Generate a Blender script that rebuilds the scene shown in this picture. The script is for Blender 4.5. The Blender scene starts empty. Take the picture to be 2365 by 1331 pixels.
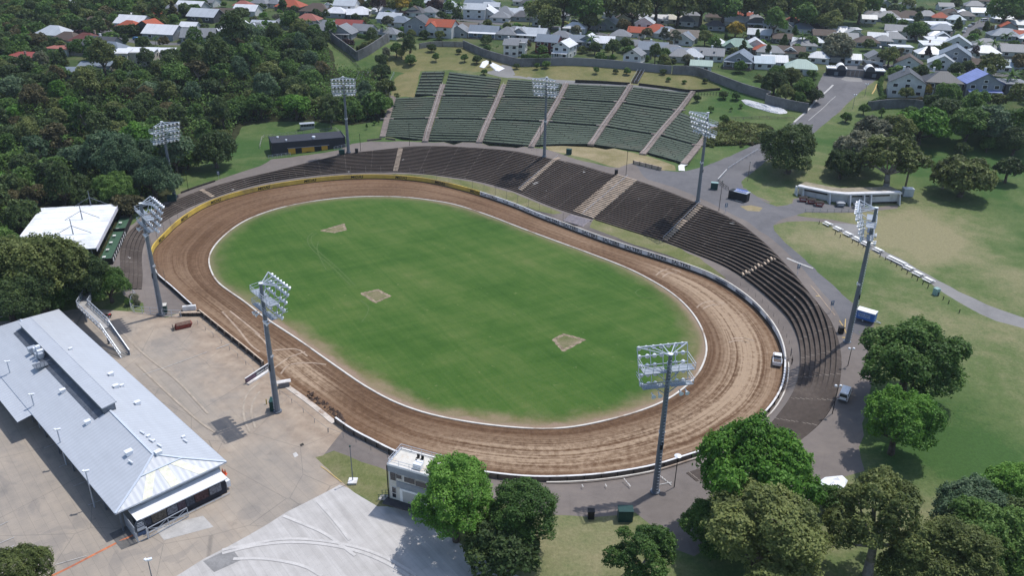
import bpy, math, random
import numpy as np
from mathutils import Vector, Matrix
from mathutils.geometry import delaunay_2d_cdt
random.seed(7); RNG = np.random.default_rng(7)
R = math.radians
scene = bpy.context.scene
col = scene.collection
# ------------------------------------------------------------------ camera
PW, PH, PF = 2365.0, 1331.0, 1885.0
TH, RO, HC = R(25.53), R(.9), 90.5
UP0 = Vector((0, math.sin(TH), math.cos(TH))); FW = Vector((0, math.cos(TH), -math.sin(TH))); RT0 = Vector((1, 0, 0))
cr, sr = math.cos(RO), math.sin(RO)
RT = cr*RT0 + sr*UP0; UP = -sr*RT0 + cr*UP0
CAM = Vector((0, 0, HC))
cam_d = bpy.data.cameras.new('camera'); cam = bpy.data.objects.new('camera', cam_d); col.objects.link(cam)
m = Matrix((RT, UP, -FW)).transposed().to_4x4(); m.translation = CAM
cam.matrix_world = m
cam_d.sensor_width = 36; cam_d.lens = 36*PF/PW; cam_d.clip_start = 1; cam_d.clip_end = 8000
scene.camera = cam
def ray(px, py):
    d = RT*(px-PW/2) + UP*(PH/2-py) + FW*PF
    return d
def flat(px, py, z=0.0):
    d = ray(px, py); t = (z-HC)/d.z
    return (d.x*t, d.y*t)
def tile(c, r, pts):
    x0 = (0, 590, 1180, 1765)[c]; y0 = (0, 330, 660, 990)[r]; s = 3.9033 if r == 3 else 3.915
    return [(x0+x/s, y0+y/s) for x, y in pts]
# ------------------------------------------------------------------ curves
def catmull(P, closed=False, step=1.5):
    P = [np.array(p, float) for p in P]; n = len(P); out = []
    rng = range(n if closed else n-1)
    for i in rng:
        if closed: p0, p1, p2, p3 = P[i-1], P[i], P[(i+1) % n], P[(i+2) % n]
        else:
            p1, p2 = P[i], P[i+1]; p0 = P[i-1] if i > 0 else 2*p1-p2; p3 = P[i+2] if i+2 < n else 2*p2-p1
        k = max(1, int(np.linalg.norm((p2-p1)[:2])/step))
        for j in range(k):
            t = j/k; t2 = t*t; t3 = t2*t
            out.append(.5*((2*p1)+(-p0+p2)*t+(2*p0-5*p1+4*p2-p3)*t2+(-p0+3*p1-3*p2+p3)*t3))
    if not closed: out.append(P[-1])
    return np.array(out)
def resample(C, step, closed=False):
    D = np.vstack([C, C[:1]]) if closed else C
    L = np.r_[0, np.cumsum(np.linalg.norm(np.diff(D[:, :2], axis=0), axis=1))]
    n = max(2, int(round(L[-1]/step)))
    s = np.linspace(0, L[-1], n, endpoint=False) if closed else np.linspace(0, L[-1], n+1)
    return np.stack([np.interp(s, L, D[:, k]) for k in range(D.shape[1])], 1)
def smooth(C, it=4, closed=True):
    C = C.copy()
    for _ in range(it):
        if closed: C = .25*np.roll(C, 1, 0)+.5*C+.25*np.roll(C, -1, 0)
        else: C[1:-1] = .25*C[:-2]+.5*C[1:-1]+.25*C[2:]
    return C
def dist_poly(Q, C, closed=True):
    """distance from points Q to polyline C"""
    A = C; B = np.roll(C, -1, 0) if closed else C[1:]
    if not closed: A = C[:-1]
    AB = B-A; l2 = np.maximum(1e-9, (AB*AB).sum(1)); out = np.empty(len(Q))
    for i in range(0, len(Q), 2000):
        q = Q[i:i+2000, None]; t = np.clip(((q-A)*AB).sum(2)/l2, 0, 1); d = q-A-t[..., None]*AB; out[i:i+2000] = (d*d).sum(2).min(1)
    return np.sqrt(out)
def inside(Q, C):
    x, y = Q[:, 0], Q[:, 1]; r = np.zeros(len(Q), bool); n = len(C)
    xa, ya = C[-1]
    for xb, yb in C:
        if ya != yb:
            k = ((yb > y) != (ya > y)) & (x < (xa-xb)*(y-yb)/(ya-yb)+xb); r ^= k
        xa, ya = xb, yb
    return r
INNER_PX = [(590,498.6),(643.6,480.7),(717.7,465.4),(802,455.7),(866,453.6),(934.8,455.2),(988.5,461.5),(1049.8,471.8),(1129,497.3),(1187.7,520.3),(1220.9,533),(1272,552.2),(1356.3,582.9),(1448.2,618.6),(1499.3,644.2),(1542.7,669.8),(1578.5,698.3),(1609,734),(1627,769.8),(1634.7,803),(1632,826),(1616.8,861.8),(1588.7,892.4),(1542.7,925.7),(1481.4,951.2),(1410,971.6),(1346,985.7),(1290,993.3),(1226,992.8),(1180,989.5),(1100.9,980.6),(998.7,961.4),(927,938.4),(886.3,919.3),(835.2,890),(789.2,858),(733,818.4),(697.3,792.8),(659,767.3),(615.5,739.2),(590,720),(562,697),(508.3,660),(493,641.6),(481.5,613.5),(482.8,588),(500.6,559.9),(531.3,531.8),(562,511.4)]
INNER = smooth(resample(catmull([flat(*p) for p in INNER_PX], True), 2.0, True), 3)
FAR_W = [(445,712),(397,668),(362.7,636.5),(352.5,592),(360,573),(378,554.8),(408.7,524),(447,496),(485,475.6),(536.4,457.7),(600,441.5),(666.6,429.6),(743.3,419.4),(802,414.8),(866,413),(934.8,416),(988.5,422.5),(1049.8,436),(1108.5,452.6),(1185,479),(1243.9,503.7),(1307.7,528),(1384,557),(1461,583),(1537.6,607),(1612,632.5),(1658,653),(1701,679.5),(1740.6,711),(1769.4,743),(1790,772),(1803,802),(1810.5,838)]
NEAR_W = [(1809,876),(1796,910),(1766,951),(1712,990),(1651,1028),(1564,1056.6),(1513,1073),(1436,1087),(1364.5,1096),(1282.5,1100),(1231,1100),(1180,1096.3),(1100,1086),(1000,1067),(914,1042.5),(872,1020),(830,1000),(802,983.5),(781.6,969)]
PIT_W = [(721,930),(661,887),(636,866),(611,846),(570,812),(520,772),(465,727)]
WH = 1.15
OUTER = smooth(resample(catmull([flat(*p) for p in FAR_W]+[flat(x, y, WH) for x, y in NEAR_W]+[flat(*p) for p in PIT_W], True), 2.0, True), 2)
OC = INNER.mean(0)
# ------------------------------------------------------------------ terraces: bottom and top edges (pixel, height)
TB_PX = [(327,669,1.0),(329.5,631,1.0),(327,598,1.0),(332,565,1.0),(344.8,539.5,1.0),(367.8,519,1.1),(402,497,1.1),(442,477,1.2),(481.5,461,1.3),(532.6,443,1.4),(596,426,1.5),(653.9,415,1.6),(717.7,406.3,1.6),(807,398.5,1.7),(909,397.5,1.7),(973,401,1.7),(1024,406.6,1.7),(1100.9,418,1.7),(1185,441,1.7),(1256.6,470.5,1.7),(1312.8,491,1.7),(1374,508,1.7),(1448,531.8,1.7),(1537.6,560,1.7),(1614,590.5,1.7),(1665,611,1.6),(1716,641.6,1.6),(1765,680,1.5),(1798,711,1.4),(1823.7,739,1.3),(1841.6,777.5,1.2),(1848.8,818,1.2),(1846.7,854,1.2),(1839,892,1.2),(1821,927,1.2),(1795.6,961.4,1.2),(1765,997,1.1),(1731,1023,1.1),(1680,1055,1.1),(1620,1083,1.05),(1585,1094,1.0)]
TT_PX = [(277,668,2.4),(283,649,2.4),(277,611,2.4),(278,572.6,2.4),(288.6,547,2.4),(314,520,2.5),(345,495,2.5),(380,474,2.5),(434,450,2.8),(472.5,436,3.0),(511,424.5,3.2),(562,411.7,3.5),(600,402.8,3.7),(653.9,390,4.1),(717.7,373.4,4.7),(781.6,358,5.4),(845.4,349,6.1),(919.5,341.5,6.8),(947.6,337.7,7.0),(1024,337,7.6),(1100.9,341.5,8.2),(1183,348,8.7),(1256.6,363,9.1),(1333,378.5,9.4),(1402,399,9.5),(1476,418,9.5),(1537.6,439.8,9.5),(1601.5,465.4,9.5),(1665,492,9.3),(1716,520,9.0),(1749.6,547,8.6),(1775,568,8.2),(1798,593,7.8),(1839,636.5,7.2),(1875,685.5,6.5),(1910.6,726,6.0),(1931,767,5.5),(1941,803,5.1),(1944,839,4.7),(1941,879.7,4.2),(1930,925,3.8),(1905,968,3.3),(1860,1010,2.7),(1800,1050,2.2),(1725,1085,1.8),(1660,1104,1.5),(1610,1112,1.3)]
def lift(L): return np.array([(*flat(x, y, z), z) for x, y, z in L])
TB = resample(smooth(resample(catmull(lift(TB_PX)), 1.5), 6, False), 1.5); TT = resample(smooth(resample(catmull(lift(TT_PX)), 1.5), 6, False), 1.5)
# ------------------------------------------------------------------ terrain heights (pixel anchors)
ANCH = [(0,480,3),(-150,520,2),(150,420,4.5),(50,330,7),(-150,330,8),(200,270,11),(100,215,15),(300,215,15),(-150,200,18),(0,160,18),(250,140,21),(450,130,21),(450,250,10),(560,300,5.5),(600,215,13),(690,210,12),(760,150,19),(700,110,23),(620,70,25),(0,20,28),(-300,60,28),(300,30,29),(600,10,29),(1000,0,29),(1500,0,28),(2000,0,27),(2365,0,27),(2700,30,27),(900,60,26),(1200,60,26),(1500,100,24.5),(1700,110,24),(1900,115,23.5),(2100,110,23.5),(2300,110,23.5),(2600,130,23.5),
 (830,170,16.5),(830,240,10.5),(880,200,14.5),(925,160,19),(970,163,19),(1100,172,19),(1170,180,18.8),(1300,192,18.5),(1430,197,18.2),(1590,214,17.6),(1000,130,22),(1150,145,21.5),(1300,155,21.5),(1450,165,21),(1600,180,20.5),(1700,210,19),(1800,240,17.5),(1870,250,16.5),(820,120,22.5),(910,140,21),
 (885,320,7.2),(982,328,7.8),(1107,331,8.5),(1227,341,9.1),(1364,340,9.6),(1484,358,9.8),(1578,381,10),(1660,300,13),(1720,270,14.5),(1780,290,14),(1640,350,11),
 (1850,280,15),(1900,230,18.5),(1960,190,21.5),(2000,160,22.5),(1980,220,18.5),(2050,235,19),(2150,250,19.5),(2300,280,18),(2450,300,17),(2000,300,14.5),(2100,340,12.5),(2250,350,12),(2365,430,9.5),(2500,440,9),(1900,340,12.5),(1850,400,10.5),(1900,425,10.2),(2080,445,9),(1920,480,9.2),(2080,490,8.6),(2300,490,8),(1800,500,9.3),(1690,430,9.8),(1720,460,9.6),(1850,560,8.4),(1900,620,7.6),(1950,700,6.4),(1985,770,5.5),(2050,600,7.6),(2365,740,7),(2200,560,7.8),(2500,650,7.5),(2200,850,6),(2365,950,5.5),(2550,1000,5),(2100,1000,4.6),(2300,1150,4.6),(1985,900,4.2),(1960,1000,3.4),(1970,1080,3),(1900,1180,2.4),(1750,1180,1.8),(1650,1200,1.5),(1560,1160,1.2),(1400,1160,1.0),(1300,1140,1.0),(1440,1230,1.2),(1300,1260,1.1),(1500,1331,1.4),(1900,1331,2.2),(2200,1331,3.6),(2365,1331,4.2),(2600,1400,4),(1700,1450,1.4),(1150,1250,.6),(1100,1120,.9),(1180,1110,1),(960,1090,.5),(1250,1450,.5),
 (640,388,4.0),(560,405,3.6),(480,425,3.1),(430,443,2.9),(600,350,4.6),(540,360,4.2),(640,300,5.8),(720,295,7),(730,355,5.3),(760,320,6.4),(830,335,6.6),(620,330,4.9),(790,290,8),(860,290,9),(400,460,2.8),(330,495,2.7),(300,530,2.6),(260,600,2.5),(250,640,2.4),(200,560,2.4),(100,520,2.4),(0,600,2.2),(-150,640,2),(150,680,1.2),(290,690,.4)]
AX = [(*flat(x, y, z), z) for x, y, z in ANCH]
AX += [tuple(p) for p in TT[::10]] + [tuple(p) for p in TB[::12]]
AX += [(x, y, 27) for x, y in ((-900,1500),(0,1600),(900,1500),(-700,900),(800,1000),(-1500,2500),(1500,2500),(0,2600))] + [(x, y, 2) for x, y in ((-300,0),(300,0),(0,-150),(-400,-300),(400,-300))]
AX += [(p[0], p[1], .9) for p in OUTER[::14]]
AX = np.array(AX)
def tps_k(r2): return np.where(r2 < 1e-12, 0, r2*np.log(np.maximum(r2, 1e-12)))
SC = 200.0
_a = AX[:, :2]/SC; _n = len(_a)
_K = tps_k(((_a[:, None]-_a[None])**2).sum(2)) + np.eye(_n)*.002
_P = np.c_[np.ones(_n), _a]
_M = np.block([[_K, _P], [_P.T, np.zeros((3, 3))]])
_W = np.linalg.solve(_M, np.r_[AX[:, 2], 0, 0, 0])
PITPOLY = np.array([flat(*p) for p in [(445,712),(465,727),(611,846),(661,887),(781.6,969),(800,985),(780,1010),(737,1065),(815,1137),(900,1187),(960,1200),(1000,1222),(1102,1280),(1200,1331),(1260,1450),(-400,1450),(-300,720),(0,745),(185,712),(330,722),(375,737)]])
FLATPOLYS = [OUTER[::3], PITPOLY]
TERR_P = np.vstack([TB[:, :2], TT[::-1, :2]])
_i0 = int(np.argmin(np.hypot(*(OUTER-TB[0, :2]).T))); _i1 = int(np.argmin(np.hypot(*(OUTER-TB[-1, :2]).T))); _n2 = len(OUTER)
RING_P = np.vstack([TB[:, :2], np.array([OUTER[k % _n2] for k in range(_i0, (_i1 if _i1 > _i0 else _i1+_n2)+1)])[::-1]])
def heights(Q):
    Q = np.asarray(Q, float)
    out = np.empty(len(Q))
    for i in range(0, len(Q), 4000):
        q = Q[i:i+4000]/SC
        k = tps_k(((q[:, None]-_a[None])**2).sum(2))
        z = k@_W[:_n] + _W[_n] + q@_W[_n+1:]
        out[i:i+4000] = z
    out = np.clip(out, .3, 31)
    near = (Q[:, 1] < 420)
    if near.any():
        idx = np.where(near)[0]; q = Q[idx]; z = out[idx]
        def nearest(q, C):
            i = np.empty(len(q), int); d = np.empty(len(q))
            for k in range(0, len(q), 3000):
                dd = ((q[k:k+3000, None]-C[None, :, :2])**2).sum(2); i[k:k+3000] = dd.argmin(1); d[k:k+3000] = np.sqrt(dd.min(1))
            return i, d
        ib, db = nearest(q, TB); it, dt = nearest(q, TT)
        itr = inside(q, TERR_P); irg = inside(q, RING_P) & ~itr; z_ = np.where(itr, TB[ib, 2]+(TT[it, 2]-TB[ib, 2])*db/np.maximum(1e-6, db+dt), z)
        z_ = np.where(irg, TB[ib, 2], z_)
        k = np.clip(dt/12, 0, 1); k = k*k*(3-2*k); endt = (it <= 1) | (it >= len(TT)-2)
        z_ = np.where(~itr & ~irg & ~endt, TT[it, 2]*(1-k)+z*k, z_); z = z_
        for P, wd in ((FLATPOLYS[0], 1.0), (FLATPOLYS[1], 3.5)):
            d = dist_poly(q, P); d[inside(q, P)] = 0
            k = np.clip((d-.1)/wd, 0, 1); k = k*k*(3-2*k); z = z*k
        out[idx] = z
    return out
heights_exact = heights
GX0, GY0, GST, GNX, GNY = -420.0, 20.0, 1.5, 561, 561
_gx, _gy = np.meshgrid(GX0+GST*np.arange(GNX), GY0+GST*np.arange(GNY)); GRID = heights_exact(np.c_[_gx.ravel(), _gy.ravel()]).reshape(GNY, GNX)
def heights(Q):
    Q = np.asarray(Q, float); u = (Q[:, 0]-GX0)/GST; v = (Q[:, 1]-GY0)/GST; ok = (u >= 0) & (u < GNX-1) & (v >= 0) & (v < GNY-1); out = np.empty(len(Q))
    if (~ok).any(): out[~ok] = heights_exact(Q[~ok])
    i = u[ok].astype(int); j = v[ok].astype(int); a = u[ok]-i; b = v[ok]-j
    out[ok] = (GRID[j, i]*(1-a)+GRID[j, i+1]*a)*(1-b)+(GRID[j+1, i]*(1-a)+GRID[j+1, i+1]*a)*b
    return out
def H1(x, y): return float(heights([(x, y)])[0])
def at(px, py, dz=0.0):
    """world point where the sight line through a photo pixel meets the terrain raised by dz"""
    d = ray(px, py); L = d.length; d = d/L
    lo, hi = 40.0, 1500.0
    for n in (60, 24, 24):
        t = np.linspace(lo, hi, n)
        P = np.stack([d.x*t, d.y*t], 1); z = HC+d.z*t
        below = z < heights(P)+dz
        i = int(np.argmax(below)) if below.any() else n-1
        i = max(i, 1); lo, hi = t[i-1], t[i]
    t = (lo+hi)/2
    return Vector((d.x*t, d.y*t, HC+d.z*t))
def ppx(v):
    """world point to photo pixel (used only to sort and describe)"""
    r = Vector(v)-CAM; f = r.dot(FW)
    return PW/2+PF*r.dot(RT)/f, PH/2-PF*r.dot(UP)/f
def mpp(p): return (Vector(p)-CAM).length/PF
# ------------------------------------------------------------------ object helpers
def tag(o, label=None, cat=None, group=None, kind=None):
    if label: o['label'] = label
    if cat: o['category'] = cat
    if group: o['group'] = group
    if kind: o['kind'] = kind
    return o
def empty(name, loc, rz=0.0, label=None, cat=None, group=None):
    o = bpy.data.objects.new(name, None); col.objects.link(o); o.location = loc; o.rotation_euler = (0, 0, rz)
    o.empty_display_size = .3
    return tag(o, label, cat, group)
def copy_tree(o, parent=None):
    c = o.copy(); col.objects.link(c); c.parent = parent
    for ch in list(o.children): copy_tree(ch, c)
    return c
def rot2(x, y, a): return x*math.cos(a)-y*math.sin(a), x*math.sin(a)+y*math.cos(a)
class MB:
    def __init__(s): s.v = []; s.f = []; s.mi = []; s.cur = 0
    def add(s, vs, fs):
        b = len(s.v); s.v += [tuple(v) for v in vs]
        for f in fs: s.f.append(tuple(b+i for i in f)); s.mi.append(s.cur)
        return s
    def box(s, c, d, rz=0.0):
        x, y, z = [k/2 for k in d]; vs = []
        for dx, dy, dz in ((-x,-y,-z),(x,-y,-z),(x,y,-z),(-x,y,-z),(-x,-y,z),(x,-y,z),(x,y,z),(-x,y,z)):
            if rz: dx, dy = rot2(dx, dy, rz)
            vs.append((c[0]+dx, c[1]+dy, c[2]+dz))
        return s.add(vs, [(3,2,1,0),(4,5,6,7),(0,1,5,4),(1,2,6,5),(2,3,7,6),(3,0,4,7)])
    def bar(s, p, q, w, h=None):
        p, q = Vector(p), Vector(q); h = h or w; a = (q-p)
        if a.length < 1e-6: return s
        a.normalize(); u = a.cross(Vector((0,0,1)))
        if u.length < 1e-3: u = Vector((1,0,0))
        u.normalize(); v = u.cross(a); vs = []
        for c in (p, q):
            for i, j in ((-1,-1),(1,-1),(1,1),(-1,1)): vs.append(c+u*(i*w/2)+v*(j*h/2))
        return s.add(vs, [(0,1,2,3),(7,6,5,4),(0,4,5,1),(1,5,6,2),(2,6,7,3),(3,7,4,0)])
    def tube(s, p, q, r0, r1=None, n=8, caps=True):
        p, q = Vector(p), Vector(q); r1 = r0 if r1 is None else r1; a = (q-p)
        if a.length < 1e-6: return s
        a.normalize(); u = a.cross(Vector((0,0,1)))
        if u.length < 1e-3: u = Vector((1,0,0))
        u.normalize(); v = a.cross(u); vs = []
        for c, r in ((p, r0), (q, r1)):
            for i in range(n):
                t = 2*math.pi*i/n; vs.append(c+u*(r*math.cos(t))+v*(r*math.sin(t)))
        fs = [(i, (i+1) % n, n+(i+1) % n, n+i) for i in range(n)]
        if caps: fs += [tuple(range(n-1, -1, -1)), tuple(range(n, 2*n))]
        return s.add(vs, fs)
    def prism(s, poly, z0, z1):
        n = len(poly); g = lambda z, p: z(p) if callable(z) else z
        vs = [(p[0], p[1], g(z0, p)) for p in poly]+[(p[0], p[1], g(z1, p)) for p in poly]
        return s.add(vs, [tuple(range(n-1, -1, -1)), tuple(range(n, 2*n))]+[(i, (i+1) % n, n+(i+1) % n, n+i) for i in range(n)])
    def quad(s, *p): return s.add(p, [tuple(range(len(p)))])
    def lathe(s, c, prof, n=12):
        vs = []
        for r, z in prof:
            for i in range(n):
                t = 2*math.pi*i/n; vs.append((c[0]+r*math.cos(t), c[1]+r*math.sin(t), c[2]+z))
        fs = [(k*n+i, k*n+(i+1) % n, (k+1)*n+(i+1) % n, (k+1)*n+i) for k in range(len(prof)-1) for i in range(n)]
        return s.add(vs, fs)
    def build(s, name, mats, parent=None, loc=None, rz=None, smooth_=False):
        me = bpy.data.meshes.new(name); me.from_pydata(s.v, [], s.f)
        for mm in (mats if isinstance(mats, (list, tuple)) else [mats]): me.materials.append(mm)
        if any(s.mi): me.polygons.foreach_set('material_index', s.mi)
        if smooth_: me.polygons.foreach_set('use_smooth', [True]*len(s.f))
        me.update()
        o = bpy.data.objects.new(name, me); col.objects.link(o)
        if parent is not None: o.parent = parent
        if loc is not None: o.location = loc
        if rz is not None: o.rotation_euler = (0, 0, rz)
        return o
# ------------------------------------------------------------------ materials
class NT:
    def __init__(s, name):
        s.m = bpy.data.materials.new(name); s.m.use_nodes = True; s.t = s.m.node_tree; s.t.nodes.clear()
        s.out = s.n('ShaderNodeOutputMaterial')
    def n(s, typ, **kw):
        nd = s.t.nodes.new(typ)
        for k, v in kw.items():
            if k.startswith('i_'):
                key = k[2:].replace('_', ' ')
                nd.inputs[key].default_value = v
            else: setattr(nd, k, v)
        return nd
    def l(s, a, b): s.t.links.new(a, b)
    def setin(s, sock, v):
        if isinstance(v, bpy.types.NodeSocket): s.l(v, sock)
        else: sock.default_value = v
    def pos(s): return s.n('ShaderNodeNewGeometry').outputs['Position']
    def obj(s): return s.n('ShaderNodeTexCoord').outputs['Object']
    def attr(s, name): 
        a = s.n('ShaderNodeAttribute'); a.attribute_name = name; return a.outputs['Fac']
    def vscale(s, v, sc):
        a = s.n('ShaderNodeVectorMath', operation='MULTIPLY'); s.setin(a.inputs[0], v); a.inputs[1].default_value = sc if isinstance(sc, tuple) else (sc, sc, sc); return a.outputs[0]
    def noise(s, v, scale, detail=4, rough=.55, dist=0.0):
        a = s.n('ShaderNodeTexNoise'); s.setin(a.inputs['Vector'], v); a.inputs['Scale'].default_value = scale; a.inputs['Detail'].default_value = detail; a.inputs['Roughness'].default_value = rough; a.inputs['Distortion'].default_value = dist
        return a.outputs['Fac']
    def math(s, op, a, b=0.0, c=None, clamp=False):
        x = s.n('ShaderNodeMath', operation=op); x.use_clamp = clamp; s.setin(x.inputs[0], a); s.setin(x.inputs[1], b)
        if c is not None: s.setin(x.inputs[2], c)
        return x.outputs[0]
    def smooth(s, v, lo, hi, a=0.0, b=1.0):
        x = s.n('ShaderNodeMapRange'); x.interpolation_type = 'SMOOTHSTEP'; s.setin(x.inputs[0], v); x.inputs[1].default_value = lo; x.inputs[2].default_value = hi; x.inputs[3].default_value = a; x.inputs[4].default_value = b
        return x.outputs[0]
    def mix(s, f, a, b, mode='MIX'):
        x = s.n('ShaderNodeMix'); x.data_type = 'RGBA'; x.blend_type = mode; s.setin(x.inputs[0], f)
        for i, v in ((6, a), (7, b)):
            if isinstance(v, tuple): v = (*v[:3], 1.0)
            s.setin(x.inputs[i], v)
        return x.outputs[2]
    def ramp(s, f, stops):
        x = s.n('ShaderNodeValToRGB'); s.setin(x.inputs[0], f); e = x.color_ramp.elements
        while len(e) < len(stops): e.new(.5)
        for k, (p, c) in zip(e, stops): k.position = p; k.color = (*c, 1)
        return x.outputs[0]
    def principled(s, colr, rough=.8, metal=0.0, spec=.3, bump=None, bstr=.3, bdist=.1):
        p = s.n('ShaderNodeBsdfPrincipled'); 
        s.setin(p.inputs['Base Color'], (*colr, 1) if isinstance(colr, tuple) else colr)
        s.setin(p.inputs['Roughness'], rough); p.inputs['Metallic'].default_value = metal; p.inputs['Specular IOR Level'].default_value = spec
        if bump is not None:
            b = s.n('ShaderNodeBump'); b.inputs['Strength'].default_value = bstr; b.inputs['Distance'].default_value = bdist; s.l(bump, b.inputs['Height']); s.l(b.outputs[0], p.inputs['Normal'])
        s.l(p.outputs[0], s.out.inputs[0]); return p
_mc = {}
def M(name, c, rough=.7, metal=0.0, var=.18, scale=1.2, spec=.3, bump=0.0, dirt=None, dirt_scale=.4, dirt_amt=.5):
    """plain surface whose colour wanders with noise; optional dirt patches"""
    if name in _mc: return _mc[name]
    t = NT(name); p = t.pos()
    n1 = t.noise(p, scale, 5); n2 = t.noise(p, scale*6, 3)
    f = t.math('ADD', t.math('MULTIPLY', n1, .65), t.math('MULTIPLY', n2, .35))
    lo = tuple(max(0, k*(1-var*1.6)) for k in c); hi = tuple(min(1, k*(1+var*1.4)) for k in c)
    cc = t.ramp(f, [(.3, lo), (.7, hi)])
    if dirt is not None:
        d = t.smooth(t.noise(p, dirt_scale, 6, .6), .5, .68)
        cc = t.mix(t.math('MULTIPLY', d, dirt_amt), cc, dirt)
    t.principled(cc, rough, metal, spec, n2 if bump else None, bump, .05)
    _mc[name] = t.m; return t.m
def roof_mat(name, c, pitch=.35, amt=.25, rough=.5, spec=.4, var=.12):
    """metal roofing: ribs run down the slope (local y), so stripes vary along local x"""
    if name in _mc: return _mc[name]
    t = NT(name); o = t.obj(); sx = t.n('ShaderNodeSeparateXYZ'); t.l(o, sx.inputs[0])
    w = t.math('SINE', t.math('MULTIPLY', sx.outputs[0], 2*math.pi/pitch))
    w = t.math('MULTIPLY_ADD', w, .5, .5)
    n = t.noise(t.pos(), .35, 6, .65); n2 = t.noise(t.vscale(o, (1.2, .12, .12)), 1.0, 4)
    f = t.math('ADD', t.math('MULTIPLY', n, .5), t.math('MULTIPLY', n2, .5))
    cc = t.ramp(f, [(.3, tuple(k*(1-var*1.8) for k in c)), (.68, tuple(min(1, k*(1+var)) for k in c))])
    cc = t.mix(t.math('MULTIPLY', w, amt), cc, tuple(k*.55 for k in c))
    t.principled(cc, rough, 0, spec, w, .25, .05)
    _mc[name] = t.m; return t.m
def tile_mat(name, c, var=.2):
    if name in _mc: return _mc[name]
    t = NT(name); o = t.obj()
    b = t.n('ShaderNodeTexBrick'); t.l(o, b.inputs['Vector']); b.inputs['Scale'].default_value = 2.6
    for k, kk in ((1, 1.0), (2, .78)): b.inputs[k].default_value = (*[q*kk for q in c], 1)
    b.inputs[3].default_value = (*[q*.5 for q in c], 1)
    n = t.noise(t.pos(), .5, 6, .65)
    cc = t.mix(t.smooth(n, .38, .7, 0, .55), b.outputs[0], tuple(k*.55+.03 for k in c))
    t.principled(cc, .75, 0, .25, n, .3, .05); _mc[name] = t.m; return t.m
def board_mat(name, c, pitch=.18, var=.08):
    """weatherboards: shadow lines along the height"""
    if name in _mc: return _mc[name]
    t = NT(name); o = t.obj(); sx = t.n('ShaderNodeSeparateXYZ'); t.l(o, sx.inputs[0])
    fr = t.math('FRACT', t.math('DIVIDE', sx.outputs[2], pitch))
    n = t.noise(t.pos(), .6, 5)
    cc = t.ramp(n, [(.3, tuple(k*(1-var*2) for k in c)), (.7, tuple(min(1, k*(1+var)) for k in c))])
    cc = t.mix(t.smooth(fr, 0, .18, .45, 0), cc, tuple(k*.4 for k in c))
    t.principled(cc, .6, 0, .3, fr, .3, .03); _mc[name] = t.m; return t.m
def grass_mat(name, green, mid, dry, dryness=.45, streak=None, patch=.03, use_dry=False):
    t = NT(name); p = t.pos()
    big = t.noise(p, patch, 5, .6, .6); med = t.noise(p, .22, 5, .65); fin = t.noise(p, 1.7, 4, .7); fin2 = t.noise(t.vscale(p, (1, .45, 1)), 5.0, 2, .6)
    f = t.math('ADD', t.math('MULTIPLY', big, .62), t.math('ADD', t.math('MULTIPLY', med, .27), t.math('MULTIPLY', fin, .11)))
    if streak:
        a, amt = streak; q = t.n('ShaderNodeVectorRotate'); q.rotation_type = 'Z_AXIS'; t.l(p, q.inputs[0]); q.inputs['Angle'].default_value = a
        sn = t.noise(t.vscale(q.outputs[0], (.006, .09, .1)), 1.6, 5, .6)
        f = t.math('ADD', f, t.math('MULTIPLY', t.math('SUBTRACT', sn, .5), amt))
    if use_dry: f = t.math('ADD', f, t.attr('dry'))
    s = .5-dryness*.38
    c = t.ramp(f, [(max(.02, s), green), (min(.9, s+.14), mid), (min(.98, s+.32), dry)])
    g = t.math('MULTIPLY_ADD', t.math('ADD', t.math('MULTIPLY', fin, .55), t.math('MULTIPLY', fin2, .45)), 1.1, .45)
    c = t.mix(1.0, c, g, 'MULTIPLY')
    return t, c, f, fin
def mk_grass(name, *a, **k):
    t, c, f, fin = grass_mat(name, *a, **k)
    t.principled(c, .9, 0, .12, fin, .5, .12); return t.m
def asphalt_mat(name, c, warm=.0, stain=.35, crack=True, streak=0):
    t = NT(name); p = t.pos()
    n = t.noise(p, .06, 6, .62, .8); n2 = t.noise(p, .6, 5, .65); n3 = t.noise(p, 6, 2)
    f = t.math('ADD', t.math('MULTIPLY', n, .6), t.math('ADD', t.math('MULTIPLY', n2, .3), t.math('MULTIPLY', n3, .1)))
    dk = tuple(k*(1-stain) for k in c); lt = (c[0]*(1+stain*.8)+warm, c[1]*(1+stain*.75)+warm*.8, c[2]*(1+stain*.65)+warm*.5)
    cc = t.ramp(f, [(.32, dk), (.5, c), (.68, lt)])
    if crack:
        v = t.n('ShaderNodeTexVoronoi', feature='DISTANCE_TO_EDGE'); t.l(t.vscale(p, 1), v.inputs['Vector']); v.inputs['Scale'].default_value = .11
        cc = t.mix(t.smooth(v.outputs['Distance'], .003, .012, .14, 0), cc, tuple(k*.5 for k in c))
    t.principled(cc, .88, 0, .25, n3, .25, .03); return t.m
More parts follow.
